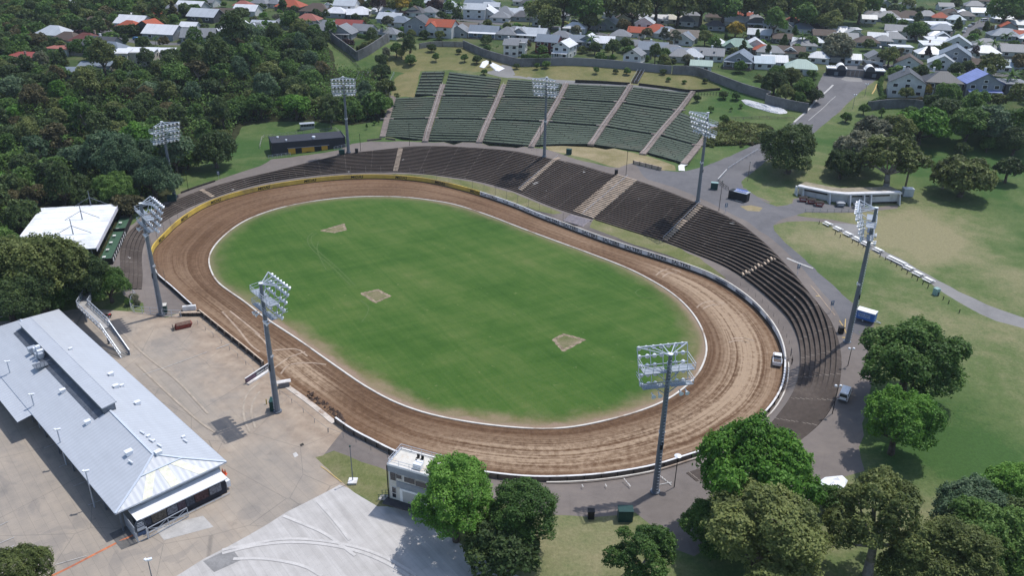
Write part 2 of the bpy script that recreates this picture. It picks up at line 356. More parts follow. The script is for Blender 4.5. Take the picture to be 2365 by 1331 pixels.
# ------------------------------------------------------------------ ground zones
def P2(pts): return np.array([tuple(at(*p)[:2]) for p in pts])
def dens(P, step=4.0): return resample(np.asarray(P, float), step, True)
Z_BUSH = P2([(-250,730),(0,700),(180,690),(215,640),(255,560),(300,500),(370,462),(405,440),(440,360),(540,330),(560,290),(640,280),(720,280),(800,290),(880,280),(905,220),(880,180),(860,160),(775,160),(770,120),(730,85),(640,70),(560,75),(480,110),(380,150),(240,170),(150,190),(60,190),(-60,200),(-300,260)])
Z_SUBURB = P2([(-400,120),(0,195),(150,190),(240,172),(380,150),(480,112),(560,78),(640,72),(730,88),(790,110),(860,120),(905,95),(990,105),(1060,100),(1130,125),(1250,132),(1390,145),(1560,155),(1650,160),(1740,185),(1830,225),(1870,245),(1890,200),(1905,160),(2040,165),(2040,232),(2100,240),(2160,255),(2250,270),(2365,275),(2700,330),(2900,40),(2365,-90),(1182,-120),(0,-100),(-500,-60)])
Z_BANK = P2(tile(1,0,[(1220,880),(1260,700),(1350,660),(1200,640),(1180,520),(1320,470),(1480,440),(1640,400),(1870,400),(2110,470),(2349,560)])+tile(2,0,[(0,600),(200,560),(360,570),(620,590),(1000,610),(1460,650),(1650,670),(1800,730),(1930,810),(1620,830),(1150,765),(900,745),(540,735),(330,710),(0,690)])+tile(1,0,[(2280,700),(2060,650),(1740,630),(1490,640),(1440,860)]))
T_EDGE = [tuple(p[:2]) for p in TT]
def upto(px0): return [p for p in T_EDGE if ppx((*p, 8))[0] >= px0]
_tt = np.array([ppx(p) for p in TT])
iA = int(np.argmin(np.abs(_tt[:, 0]-400)+1e4*(np.arange(len(TT)) > len(TT)*.5)))
TT_MID = [tuple(p[:2]) for p in TT[iA:]]
north = tile(0,1,[(1640,450),(1940,345),(2100,290),(2349,210)])+tile(1,1,[(110,170),(122,150),(330,128),(730,70),(850,20)])+tile(1,0,[(870,1300),(1010,1280),(1290,1275),(1800,1285),(2349,1300)])+tile(2,1,[(0,10),(330,60),(600,150),(960,230),(1100,180),(1350,250),(1540,262),(1740,215),(2000,110),(2230,0)])+tile(2,0,[(2300,1270)])+tile(3,0,[(60,1215),(270,1105),(385,1000),(440,900),(490,760),(520,690),(1060,690),(980,745),(840,860),(690,1000),(520,1140),(420,1230)])+tile(2,1,[(2290,180),(2080,350),(2100,400),(2200,470),(2349,540)])+tile(3,1,[(0,530),(100,575),(250,555),(270,490),(600,560),(1000,585),(1220,560),(1225,590),(830,632),(370,632),(280,660),(590,690),(850,742),(600,722),(420,705),(200,715),(75,745),(40,770),(200,910),(380,1070),(660,1330)])+tile(3,2,[(790,155),(900,230),(1000,330),(960,420),(950,700),(980,900),(940,1000),(900,1200)])+tile(3,3,[(880,60),(870,200),(900,390),(720,440),(560,480)])
south = [(1850,1180),(1700,1230),(1590,1290),(1540,1260)]+tile(2,3,[(1400,950),(1220,840),(1090,750),(900,790),(700,800),(360,780)])+[(1200,1180),(1110,1140),(1000,1110)]+tile(1,3,[(1200,400),(870,270),(700,205),(540,260)])+[(704,1031)]
conc_outer = [tuple(p) for p in P2(north+south)]
wall_side = [tuple(p) for p in OUTER]
# concourse: everything between the outer wall, the pits and those edges; terraces sit in it
i0 = int(np.argmin(np.hypot(*(OUTER-np.array(flat(781,969))).T))); i1 = int(np.argmin(np.hypot(*(OUTER-np.array(flat(445,712))).T)))
LEFT_IN = [tuple(p) for p in P2([(375,735),(335,725),(330,700),(290,690),(258,640),(250,600),(262,560),(285,530),(330,500),(372,470),(405,450)])]
Z_CONC = np.array([tuple(flat(445,712))]+LEFT_IN+conc_outer+[tuple(flat(781,969))]+[tuple(p) for p in OUTER[::-1][:0]])
Z_VERGE1 = np.array([tuple(p) for p in P2([(900,402),(1000,405),(1100,422),(1185,446),(1256,475),(1300,492),(1285,497),(1243,492),(1185,470),(1108,443),(1049,427),(988,413),(934,407)])])
Z_VERGE2 = P2(tile(2,1,[(750,690),(1000,760),(1300,860),(1500,945),(1700,1040),(1850,1150),(1960,1240),(1900,1235),(1700,1145),(1500,1065),(1300,985),(1100,915),(900,835),(700,760)]))
Z_ROAD = P2([(1461,374),(1525,394),(1573,397),(1624,385),(1691,358),(1750,330),(1780,311),(1834,282),(1864,258),(1877,230),(1890,194),(1898,176),(2036,176),(2015,189),(1979,219),(1941,255),(1898,291),(1870,315),(1760,378),(1711,419),(1716,432),(1742,450),(1765,465),(1790,478),(1829,473),(1836,455),(1918,473),(2020,480),(1977,491),(1860,491),(1836,498),(1800,508),(1782,525),(1815,562),(1862,603),(1933,669),(1967,700),(2015,745),(1990,775),(1965,775),(1945,745),(1918,700),(1880,655),(1850,615),(1795,562),(1725,512),(1640,468),(1560,434),(1490,412)])
Z_PIT = PITPOLY
Z_APRON = P2([(788,1117),(815,1137),(847,1156),(870,1168),(905,1172),(965,1184),(1000,1220),(1102,1279),(1190,1328),(1290,1420),(250,1440),(404,1331),(590,1226)])
Z_PATH = P2(tile(3,1,[(560,722),(640,775),(800,870),(960,965),(1100,1045),(1270,1135),(1450,1235),(1560,1315)])+tile(3,2,[(1640,90),(1800,170),(1940,250),(2100,320),(2349,390)])+[(2500,790),(2500,765)]+tile(3,2,[(2349,300),(2150,220),(2000,170),(1800,75),(1640,-10)])+tile(3,1,[(1600,1270),(1400,1145),(1200,1035),(1000,935),(900,855),(850,742),(700,728)]))
Z_MOUND = P2(tile(1,3,[(540,262),(700,207),(870,272),(1040,330),(1190,382),(1215,560),(1220,690),(1190,715),(1065,680),(1055,640),(870,572),(780,492)]))
Z_ISLE = P2(tile(2,1,[(2080,575),(2150,560),(2240,570),(2290,600),(2230,625),(2130,615)]))
Z_DRY = P2(tile(2,1,[(330,62),(720,150),(960,228),(1100,180),(1350,245),(1500,250),(1480,200),(1200,110),(760,10),(300,0)]))
Z_RAMP = P2(tile(3,0,[(735,655),(895,672),(880,742),(693,727)]))
Z_STREETS = [P2(tile(0,0,[(760,285),(980,240),(1060,330),(1300,365),(1560,385),(1820,375),(1830,400),(1560,410),(1250,395),(1000,345)])),
 P2(tile(2,0,[(250,232),(420,232),(620,258),(800,290),(960,325),(940,345),(780,318),(560,295),(400,262),(240,252)])),
 P2(tile(3,0,[(560,640),(730,585),(1100,580),(1700,610),(2349,660),(2500,670),(2500,720),(2349,705),(1700,655),(1100,625),(1065,640),(1060,690),(520,690)])),
 P2(tile(3,0,[(1780,330),(1840,240),(1960,170),(2040,140),(2020,220),(1920,340)])),
 P2(tile(1,0,[(1000,105),(1300,105),(1700,130),(2200,190),(2349,215),(2349,240),(1900,190),(1500,145),(1100,130)]))]
Z_UPATH = P2(tile(1,0,[(2060,650),(2150,640),(2240,580),(2310,600),(2349,680)])+tile(2,0,[(0,680),(330,715),(900,748),(1150,770),(1640,835),(1600,852),(1100,808),(700,772),(480,758),(0,700)])+tile(1,0,[(2230,700),(2100,665)]))
Z_LAWNP = P2(tile(3,1,[(1180,760),(1500,770),(1880,790),(1900,900),(1580,900),(1600,960),(1450,1010),(1250,930),(1020,860)]))
Z_LAWNP2 = P2(tile(3,1,[(1920,800),(2100,820),(2180,860),(2040,900),(1910,890)]))
# bench terraces of the upper bank: corner pixels (bottom-left, bottom-right, top-right, top-left) per block and tier
def q(c, r, *p): return tile(c, r, p)
SB = [(883.7,316.7),(982,327),(1107,329.5),(1227,340),(1364,334.6),(1486,352),(1580,379)]
S1P = [(894,276.5),(998.5,275),(1129,277.5),(1260.5,282.5),(1393,292.5),(1519.7,313),(1612,338)]
S2P = [(908,226),(1014,222.5),(1152,225),(1291,228.6),(1431.6,237.5),(1568,256.7),(1640,284)]
S3P = [(956,165),(1031,163),(1166,181),(1307,193.5),(1456,199),(1601,214),None]
SEATQ = []
for b in range(6):
    SEATQ.append((b, 0, SB[b], SB[b+1], S1P[b+1], S1P[b]))
    SEATQ.append((b, 1, S1P[b], S1P[b+1], S2P[b+1], S2P[b]))
    if b < 5: SEATQ.append((b, 2, S2P[b] if b else (955,221), S2P[b+1], S3P[b+1], S3P[b] if b else (973,164)))
SEAT_POLY = [P2(qd[2:]) for qd in SEATQ]
# worn squares on the grass: strips of bare soil
SQ = [tile(1,1,[(600,795),(795,735),(815,785),(715,810)]), tile(1,2,[(965,70),(1105,40),(1210,95),(1085,150)]), tile(2,2,[(390,490),(480,442),(660,490),(475,588)])]
def strip(a, b, w, n=14):
    a, b = np.array(flat(*a)), np.array(flat(*b)); d = b-a; L = np.linalg.norm(d); d /= L; nn = np.array((-d[1], d[0])); t = np.linspace(-.3, L+.3, n)
    l = [a+d*s+nn*(w*(.5+.5*RNG.random())) for s in t]; r = [a+d*s-nn*(w*(.5+.5*RNG.random())) for s in t[::-1]]
    return np.array(l+r)
SQ_STRIPS = [strip(s[i], s[(i+1) % 4], .55) for s in SQ for i in range(4)]
m_green = (.028,.075,.014)
ZONES = []   # (name, polygon, material)
t, c, f, fin = grass_mat('park_grass', (.046,.096,.025), (.098,.134,.048), (.225,.205,.115), .37, None, .03, True); t.principled(c, .9, 0, .12, fin, .5, .12); m_park = t.m
m_bank = mk_grass('bank_grass', (.05,.085,.024), (.115,.125,.045), (.205,.178,.085), .56, None, .05)
m_lawn = mk_grass('lawn_grass', (.035,.095,.018), (.06,.12,.028), (.16,.155,.07), .25, None, .05)
m_verge = mk_grass('verge_grass', (.07,.10,.032), (.13,.145,.055), (.22,.195,.11), .5, None, .08)
m_dry = mk_grass('dry_grass', (.09,.11,.04), (.19,.165,.08), (.30,.245,.15), .62, None, .06)
m_bush = M('bush_floor', (.035,.04,.018), .95, var=.5, scale=.3, spec=.1)
m_sub = mk_grass('garden_ground', (.03,.065,.016), (.055,.085,.028), (.14,.13,.065), .35, None, .04)
m_conc = asphalt_mat('concourse_asphalt', (.165,.142,.128), .01, .25)
m_road = asphalt_mat('road_asphalt', (.135,.132,.138), .005, .28)
m_street = asphalt_mat('street_asphalt', (.12,.12,.125), 0, .2, False)
def pit_mat():
    t = NT('pit_concrete'); p = t.pos()
    n = t.noise(p, .035, 6, .62, 1.0); n2 = t.noise(p, .35, 6, .65); n3 = t.noise(p, 5, 3); r = t.n('ShaderNodeVectorRotate'); r.rotation_type = 'Z_AXIS'; t.l(p, r.inputs[0]); r.inputs['Angle'].default_value = R(48)
    sn = t.noise(t.vscale(r.outputs[0], (.02, .5, .1)), 1.5, 5, .6)
    f = t.math('ADD', t.math('MULTIPLY', n, .5), t.math('ADD', t.math('MULTIPLY', n2, .25), t.math('ADD', t.math('MULTIPLY', n3, .07), t.math('MULTIPLY', sn, .18))))
    cc = t.ramp(f, [(.34, (.215,.195,.172)), (.46, (.295,.258,.218)), (.56, (.35,.30,.245)), (.7, (.42,.365,.30))])
    b = t.n('ShaderNodeTexBrick'); t.l(r.outputs[0], b.inputs['Vector']); b.inputs['Scale'].default_value = .16; b.inputs['Mortar Size'].default_value = .004; b.inputs[1].default_value = (1,1,1,1); b.inputs[2].default_value = (.93,.93,.93,1); b.inputs[3].default_value = (.55,.55,.55,1)
    cc = t.mix(.55, cc, b.outputs[0], 'MULTIPLY')
    ring = t.smooth(t.noise(p, .09, 3, .5, 2.5), .56, .62, 0, .22)
    cc = t.mix(ring, cc, (.12,.12,.125))
    sp = t.attr('spill'); k = t.math('MULTIPLY', t.smooth(t.math('ADD', sp, t.math('MULTIPLY', t.math('SUBTRACT', n, .5), 1.6)), .1, .75), .8)
    cc = t.mix(k, cc, t.ramp(n2, [(.35, (.255,.185,.13)), (.65, (.39,.305,.225))]))
    st_ = t.smooth(t.noise(p, .45, 2, .5), .68, .74, 0, .22); cc = t.mix(st_, cc, (.10,.095,.09))
    cr_ = t.n('ShaderNodeTexVoronoi', feature='DISTANCE_TO_EDGE'); t.l(t.vscale(p, 1), cr_.inputs['Vector']); cr_.inputs['Scale'].default_value = .07; cc = t.mix(t.smooth(cr_.outputs['Distance'], .001, .006, .4, 0), cc, (.09,.085,.08))
    t.principled(cc, .85, 0, .25, n3, .2, .03); return t.m
m_pit = pit_mat()
def apron_mat():
    t = NT('apron_concrete'); p = t.pos()
    n = t.noise(p, .05, 6, .6, 1.2); n2 = t.noise(p, .5, 5); r = t.n('ShaderNodeVectorRotate'); r.rotation_type = 'Z_AXIS'; t.l(p, r.inputs[0]); r.inputs['Angle'].default_value = R(52)
    n3 = t.noise(p, 5, 3)
    w = t.noise(t.vscale(r.outputs[0], (.025, .8, .1)), 1.3, 6, .65, .6)
    f = t.math('ADD', t.math('MULTIPLY', n, .4), t.math('ADD', t.math('MULTIPLY', n2, .2), t.math('MULTIPLY', w, .4)))
    cc = t.ramp(f, [(.34, (.335,.318,.30)), (.5, (.44,.42,.40)), (.66, (.55,.53,.51))])
    b = t.n('ShaderNodeTexBrick'); t.l(r.outputs[0], b.inputs['Vector']); b.inputs['Scale'].default_value = .2; b.inputs['Mortar Size'].default_value = .004; b.inputs[1].default_value = (1,1,1,1); b.inputs[2].default_value = (.95,.95,.95,1); b.inputs[3].default_value = (.6,.6,.6,1)
    cc = t.mix(.5, cc, b.outputs[0], 'MULTIPLY')
    t.principled(cc, .8, 0, .3, n3, .15, .02); return t.m
m_apron = apron_mat()
m_path = asphalt_mat('path_gravel', (.21,.205,.20), .005, .25, False)
m_soil = M('bare_soil', (.255,.205,.145), .95, var=.5, scale=1.1, spec=.1)
def field_mat():
    t = NT('infield_turf'); p = t.pos(); e = t.attr('edge'); wr = t.attr('wear')
    big = t.noise(p, .022, 5, .6, .5); med = t.noise(p, .16, 5, .65, .4); fin = t.noise(p, 1.4, 4, .7); fin2 = t.noise(t.vscale(p, (1,.4,1)), 6, 2)
    def st(a, s, k): 
        r = t.n('ShaderNodeVectorRotate'); r.rotation_type = 'Z_AXIS'; t.l(p, r.inputs[0]); r.inputs['Angle'].default_value = R(a); return t.noise(t.vscale(r.outputs[0], (.006, k, .1)), s, 6, .65)
    s1 = st(42, 1.2, .12); s2 = st(-28, 1.2, .2); s3 = st(60, 1.2, .9)
    f = t.math('ADD', t.math('MULTIPLY', big, .30), t.math('ADD', t.math('MULTIPLY', med, .16), t.math('ADD', t.math('MULTIPLY', s1, .22), t.math('ADD', t.math('MULTIPLY', s2, .18), t.math('MULTIPLY', s3, .14)))))
    c = t.ramp(f, [(.40, (.030,.080,.012)), (.48, (.050,.106,.019)), (.55, (.076,.126,.029)), (.64, (.125,.150,.05))])
    # worn brown edge by the kerb
    k = t.math('ADD', e, t.math('MULTIPLY', t.math('SUBTRACT', t.noise(p, .09, 6, .65), .5), 9))
    wear = t.math('MULTIPLY', t.smooth(k, -.5, 6.5, 1, 0), wr, clamp=True)
    c = t.mix(t.math('MULTIPLY', wear, .85), c, t.ramp(med, [(.35, (.13,.125,.045)), (.6, (.24,.18,.115))]))
    bald = t.math('MULTIPLY', t.smooth(t.math('ADD', e, t.math('MULTIPLY', t.math('SUBTRACT', med, .5), 6)), .2, 2.4, 1, 0), wr, clamp=True)
    c = t.mix(t.math('MULTIPLY', bald, .9), c, (.265,.19,.14))
    spots = t.smooth(t.noise(p, .7, 2, .5), .68, .76, 0, .3); c = t.mix(spots, c, (.2,.2,.1))
    g = t.math('MULTIPLY_ADD', t.math('ADD', t.math('MULTIPLY', fin, .5), t.math('MULTIPLY', fin2, .5)), .7, .65)
    c = t.mix(1.0, c, g, 'MULTIPLY')
    t.principled(c, .9, 0, .12, fin2, .4, .06); return t.m
m_field = field_mat()
def track_mat():
    t = NT('track_clay'); p = t.pos(); v = t.attr('across'); du = t.attr('dust')
    sp = t.n('ShaderNodeSeparateXYZ'); t.l(p, sp.inputs[0])
    def streak(k, a, seed, det=5):
        cb = t.n('ShaderNodeCombineXYZ'); t.l(t.math('MULTIPLY', v, k), cb.inputs[0]); t.l(t.math('MULTIPLY', sp.outputs[0], a), cb.inputs[1]); t.l(t.math('MULTIPLY_ADD', sp.outputs[1], a, seed), cb.inputs[2])
        return t.noise(cb.outputs[0], 1.0, det, .62, .25)
    s1 = streak(7, .012, 3); s2 = streak(26, .018, 11); s3 = streak(70, .03, 23, 3); n = t.noise(p, .05, 5, .6, .8); n2 = t.noise(p, .9, 5, .7); n3 = t.noise(p, 4.5, 3, .6)
    f = t.math('ADD', t.math('MULTIPLY', s1, .27), t.math('ADD', t.math('MULTIPLY', s2, .17), t.math('ADD', t.math('MULTIPLY', s3, .10), t.math('ADD', t.math('MULTIPLY', n, .27), t.math('MULTIPLY', n2, .19)))))
    f = t.math('ADD', f, t.math('MULTIPLY_ADD', v, .10, -.045))
    c = t.ramp(f, [(.34, (.068,.036,.019)), (.46, (.110,.061,.033)), (.55, (.150,.088,.051)), (.68, (.215,.138,.084))])
    d = t.math('MULTIPLY', du, t.smooth(t.math('ADD', t.math('MULTIPLY', s2, .45), t.math('ADD', t.math('MULTIPLY', s1, .3), t.math('MULTIPLY', n2, .25))), .40, .58), clamp=True)
    c = t.mix(t.math('MULTIPLY', d, .85), c, (.37,.275,.188))
    c = t.mix(1.0, c, t.math('MULTIPLY_ADD', t.math('ADD', t.math('MULTIPLY', n3, .6), t.math('MULTIPLY', n2, .4)), .9, .55), 'MULTIPLY')
    h = t.math('ADD', t.math('MULTIPLY', s2, .6), t.math('MULTIPLY', n3, .6))
    t.principled(c, .92, 0, .15, h, .5, .12); return t.m
m_track = track_mat()
ZONES = [('park_lawn', None, m_park), ('bush_floor', Z_BUSH, m_bush), ('suburb_ground', Z_SUBURB, m_sub), ('bank_grass', Z_BANK, m_bank),
 ('concourse', Z_CONC, m_conc), ('road', Z_ROAD, m_road), ('dry_bank', Z_DRY, m_dry), ('grass_verge', Z_VERGE1, m_verge), ('grass_verge', Z_VERGE2, m_verge), ('pit_yard', Z_PIT, m_pit), ('concrete_apron', Z_APRON, m_apron),
 ('mound_grass', Z_MOUND, m_verge), ('footpath', Z_PATH, m_path), ('upper_path', Z_UPATH, m_path), ('grass_island', Z_ISLE, m_dry), ('gate_ramp', Z_RAMP, m_path)]
ZONES += [('street', s, m_street) for s in Z_STREETS]
ZONES += [('terrace_hole', TERR_P, None), ('track', OUTER, None), ('infield', INNER, m_field)]
m_worn = mk_grass('worn_turf', (.06,.105,.028), (.115,.13,.05), (.235,.19,.125), .5, None, .12)
def jit(s): P = resample(np.array([flat(*p) for p in s]), .9, True); c = P.mean(0); return c+(P-c)*(1.0+RNG.normal(0, .035, (len(P), 1)))
ZONES += [('worn_square', jit(s), m_worn) for s in SQ]
ZONES += [('bare_soil_strip', s, m_soil) for s in SQ_STRIPS]
def build_ground():
    vs = []; es = []; seen = {}
    def key(p): return (round(p[0], 2), round(p[1], 2))
    def addp(p):
        k = key(p)
        if k not in seen: seen[k] = len(vs); vs.append((float(p[0]), float(p[1])))
        return seen[k]
    for nm, P, mt in ZONES:
        if P is None: continue
        Q = P if nm in ('track', 'infield', 'bare_soil_strip', 'terrace_hole', 'worn_square') else dens(P, 3.5 if P[:, 1].mean() < 420 else 6)
        if nm not in ('track', 'infield', 'bare_soil_strip', 'pit_yard', 'terrace_hole', 'worn_square'):   # ragged natural edges
            Q = Q+RNG.normal(0, .18, Q.shape)
        ids = [addp(p) for p in Q]
        es += [(a, b) for a, b in zip(ids, ids[1:]+ids[:1]) if a != b]
    B = np.array(vs)
    grid = {}
    for p in B: grid.setdefault((int(p[0]//2), int(p[1]//2)), []).append(p)
    pts = []
    for step, x0, x1, y0, y1 in ((4.0, -330, 330, 40, 420), (9.0, -520, 560, 420, 760), (40.0, -2000, 2000, -800, 3200)):
        xs = np.arange(x0, x1, step); ys = np.arange(y0, y1, step)
        for x in xs:
            for y in ys:
                if step > 8 and -330 <= x <= 330 and 40 <= y <= 420: continue
                if step > 30 and -520 <= x <= 560 and 40 <= y <= 760: continue
                p = (x+random.uniform(-.3, .3)*step, y+random.uniform(-.3, .3)*step)
                gk = (int(p[0]//2), int(p[1]//2))
                if any((gk[0]+i, gk[1]+j) in grid for i in (-1, 0, 1) for j in (-1, 0, 1)) and step < 30: continue
                pts.append(p)
    for p in pts: addp(p)
    for p in ((-4000,-1500),(4000,-1500),(4000,6000),(-4000,6000)): addp(p)
    r = delaunay_2d_cdt([Vector(v) for v in vs], es, [], 0, 1e-4)
    V = np.array([tuple(v) for v in r[0]]); F = np.array([tuple(f) for f in r[2] if len(f) == 3])
    Z = heights_exact(V)
    low = np.zeros(len(V))
    for P, dz in [(s, 1.0) for s in SEAT_POLY]:
        mn, mx = P.min(0), P.max(0); k = np.where((V >= mn).all(1) & (V <= mx).all(1))[0]
        if len(k):
            ins = inside(V[k], P); dd = dist_poly(V[k], P); k2 = k[ins & (dd > .3)]; low[k2] = np.maximum(low[k2], dz)
    Z = Z-low
    C = V[F].mean(1); zid = np.zeros(len(F), int)
    for i, (nm, P, mt) in enumerate(ZONES):
        if P is None: continue
        mn, mx = P.min(0), P.max(0); k = np.where((C >= mn).all(1) & (C <= mx).all(1))[0]
        if len(k): zid[k[inside(C[k], P)]] = i
    names = {}
    for i, (nm, P, mt) in enumerate(ZONES): names.setdefault(nm, []).append(i)
    edge = None
    for nm, ids in names.items():
        if nm in ('track', 'terrace_hole'): continue
        f = F[np.isin(zid, ids)]
        if not len(f): continue
        u, inv = np.unique(f, return_inverse=True); f = inv.reshape(f.shape)
        a, b, c_ = V[u][f[:, 0]], V[u][f[:, 1]], V[u][f[:, 2]]
        neg = ((b-a)[:, 0]*(c_-a)[:, 1]-(b-a)[:, 1]*(c_-a)[:, 0]) < 0
        f[neg] = f[neg][:, ::-1]
        me = bpy.data.meshes.new(nm); me.from_pydata(np.c_[V[u], Z[u]].tolist(), [], f.tolist()); me.materials.append(ZONES[ids[0]][2])
        me.polygons.foreach_set('use_smooth', [nm not in ('infield',)]*len(f))
        if nm == 'park_lawn':
            w = np.zeros(len(u))
            for (px, py, rr, am) in [(2110,552,15,.20),(2190,548,9,.16),(2000,560,10,.13),(2330,648,5,.22),(1840,555,7,.14),(2230,500,16,.10),(2080,520,10,.12),(2150,860,12,.08),(2260,700,14,.06),(2150,415,16,-.12),(2300,350,18,-.22),(2230,1050,7,-.18),(2150,940,9,-.1),(1920,620,9,-.05),(2290,560,10,-.1),(1680,235,12,-.14),(800,320,30,-.05),(550,370,25,-.04),(700,300,25,-.05),(1400,1240,10,.12),(1300,1240,8,.1),(2350,930,14,.08)]:
                g = np.array(tuple(at(px, py)[:2])); w += (am*.62 if am > 0 else am)*np.exp(-((V[u]-g)**2).sum(1)/(2*rr*rr))
            me.attributes.new('dry', 'FLOAT', 'POINT').data.foreach_set('value', w.astype(np.float32))
        if nm == 'pit_yard':
            me.attributes.new('spill', 'FLOAT', 'POINT').data.foreach_set('value', np.exp(-dist_poly(V[u], OUTER)/11).astype(np.float32))
        if nm == 'infield':
            d = dist_poly(V[u], INNER); at_ = me.attributes.new('edge', 'FLOAT', 'POINT'); at_.data.foreach_set('value', d.astype(np.float32))
            w = np.full(len(u), .42)
            for (px, py, rr, am) in [(690,790,11,.75),(800,870,12,.75),(1000,960,14,.6),(1350,980,16,.6),(1560,920,16,.6),(1600,720,16,.5),(600,740,11,.45),(1040,480,12,.2),(1100,900,18,.4)]:
                g = np.array(flat(px, py)); w += am*np.exp(-((V[u]-g)**2).sum(1)/(2*rr*rr))
            me.attributes.new('wear', 'FLOAT', 'POINT').data.foreach_set('value', w.astype(np.float32))
        me.update(); o = bpy.data.objects.new(nm, me); col.objects.link(o); o['kind'] = 'structure'
    # the clay track between kerb and wall
    n = len(OUTER); K = 26; vs = []; ac = []; dust = []
    Lin = np.vstack([INNER, INNER[:1]])
    blobs = [(np.array(flat(x, y)), r_, a_) for x, y, r_, a_ in [(1560,650,9,.8),(1650,700,10,.9),(1700,760,10,1),(1740,850,11,1),(1700,930,11,1),(1600,1000,12,.9),(1480,1050,12,.8),(1330,1055,12,.7),(1200,1055,10,.55),(1050,1030,10,.4),(665,845,6,1.1),(700,880,6,1),(560,770,6,.6),(500,715,6,.5),(430,640,7,.25),(700,440,12,.25),(1000,450,12,.2),(1300,545,12,.35)]]
    for p in OUTER:
        d = np.hypot(*(INNER-p).T); j = int(d.argmin()); best = None
        for a, b in ((INNER[j-1], INNER[j]), (INNER[j], INNER[(j+1) % len(INNER)])):
            tt = np.clip(((p-a)@(b-a))/((b-a)@(b-a)), 0, 1); qq = a+tt*(b-a)
            if best is None or np.hypot(*(qq-p)) < np.hypot(*(best-p)): best = qq
        for k in range(K+1):
            v = k/K; w = best+(p-best)*v; vs.append((w[0], w[1], 0.0)); ac.append(v)
            win = math.exp(-((v-.55)/.3)**2)
            dust.append(min(1.3, .12+win*sum(a_*math.exp(-((w-g)@(w-g))/(2*r_*r_)) for g, r_, a_ in blobs)))
    fs = []
    for i in range(n):
        j = (i+1) % n
        for k in range(K): fs.append((i*(K+1)+k, i*(K+1)+k+1, j*(K+1)+k+1, j*(K+1)+k))
    me = bpy.data.meshes.new('dirt_track'); me.from_pydata(vs, [], fs); me.materials.append(m_track)
    me.attributes.new('across', 'FLOAT', 'POINT').data.foreach_set('value', np.array(ac, np.float32)); me.attributes.new('dust', 'FLOAT', 'POINT').data.foreach_set('value', np.array(dust, np.float32))
    me.update(); o = bpy.data.objects.new('dirt_track', me); col.objects.link(o); o['kind'] = 'structure'
    if me.polygons[0].normal.z < 0: me.flip_normals()
build_ground()
# ------------------------------------------------------------------ walls, kerb, fences, terraces
m_white = M('white_paint', (.68,.67,.66), .55, var=.08, dirt=(.33,.27,.21), dirt_scale=.35, dirt_amt=.7)
m_kerb = M('kerb_concrete', (.58,.55,.50), .8, var=.12, scale=.6, dirt=(.27,.19,.13), dirt_scale=.11, dirt_amt=.95)
m_yellow = M('yellow_paint', (.62,.44,.085), .6, var=.12, scale=.5, dirt=(.27,.19,.09), dirt_scale=.09, dirt_amt=.75)
m_greywall = M('painted_wall', (.74,.74,.74), .65, var=.12, scale=.5, dirt=(.27,.22,.18), dirt_scale=.35, dirt_amt=.6)
m_black = M('black_paint', (.012,.012,.013), .6, var=.2)
m_dark = M('dark_timber', (.035,.03,.026), .8, var=.3)
m_timber = M('grey_timber', (.16,.13,.105), .85, var=.25)
m_steel = M('grey_steel', (.16,.18,.21), .5, .2, var=.12)
m_galv = M('galvanised_steel', (.48,.52,.58), .4, .3, var=.08)
m_fpost = M('fence_post', (.20,.175,.15), .6, var=.15)
m_navy = M('navy_paint', (.012,.018,.032), .5, var=.15)
m_tan = M('stair_boards', (.47,.37,.28), .85, var=.3, scale=.8)
m_stone = M('stair_stone', (.30,.245,.215), .9, var=.28, scale=.7)
ar = INNER; area = .5*np.sum(ar[:, 0]*np.roll(ar[:, 1], -1)-np.roll(ar[:, 0], -1)*ar[:, 1])
CW = area < 0
def normals(C, closed=False):
    T = (np.roll(C, -1, 0)-np.roll(C, 1, 0)) if closed else np.gradient(C[:, :2], axis=0)
    T = T[:, :2]/np.maximum(1e-9, np.linalg.norm(T[:, :2], axis=1))[:, None]
    Nn = np.stack([-T[:, 1], T[:, 0]], 1)
    s = np.sign(((C[:, :2]-OC)*Nn).sum(1)); s[s == 0] = 1
    return Nn*s[:, None]
def oidx(px, py, z=0): return int(np.argmin(np.hypot(*(OUTER-np.array(flat(px, py, z))).T)))
def run(i, j):
    n = len(OUTER); k = [i]
    while k[-1] != j: k.append((k[-1]+1) % n)
    return OUTER[k]
def sweep(mb, C, sec, zf=None, close=False):
    """sec: list of (outward offset, z); swept along C"""
    Nn = normals(C, close); n = len(C); m_ = len(sec); b = len(mb.v); vs = []
    for i in range(n):
        z0 = zf(C[i]) if zf else 0
        for o, z in sec: vs.append((C[i, 0]+Nn[i, 0]*o, C[i, 1]+Nn[i, 1]*o, z0+z))
    fs = [(i*m_+k, i*m_+(k+1) % m_, ((i+1) % n)*m_+(k+1) % m_, ((i+1) % n)*m_+k) for i in range(n if close else n-1) for k in range(m_)]
    if not close: fs += [tuple(range(m_)), tuple((n-1)*m_+k for k in range(m_-1, -1, -1))]
    mb.add(vs, fs)
def recalc(o):
    import bmesh
    bm = bmesh.new(); bm.from_mesh(o.data); bmesh.ops.recalc_face_normals(bm, faces=bm.faces); bm.to_mesh(o.data); bm.free(); return o
mb = MB(); sweep(mb, INNER, [(0,0),(0,.16),(-.38,.16),(-.38,0)], close=True)
k = recalc(mb.build('track_kerb', m_kerb)); tag(k, 'low white concrete kerb ringing the green infield', 'kerb')
iY0, iY1 = oidx(352.5,596), oidx(1108.5,452.6)
iL0 = oidx(445,712); iR1 = oidx(1810.5,838); iG = oidx(781.6,969, .0); iG = int(np.argmin(np.hypot(*(OUTER-np.array(flat(781.6,969,WH))).T)))
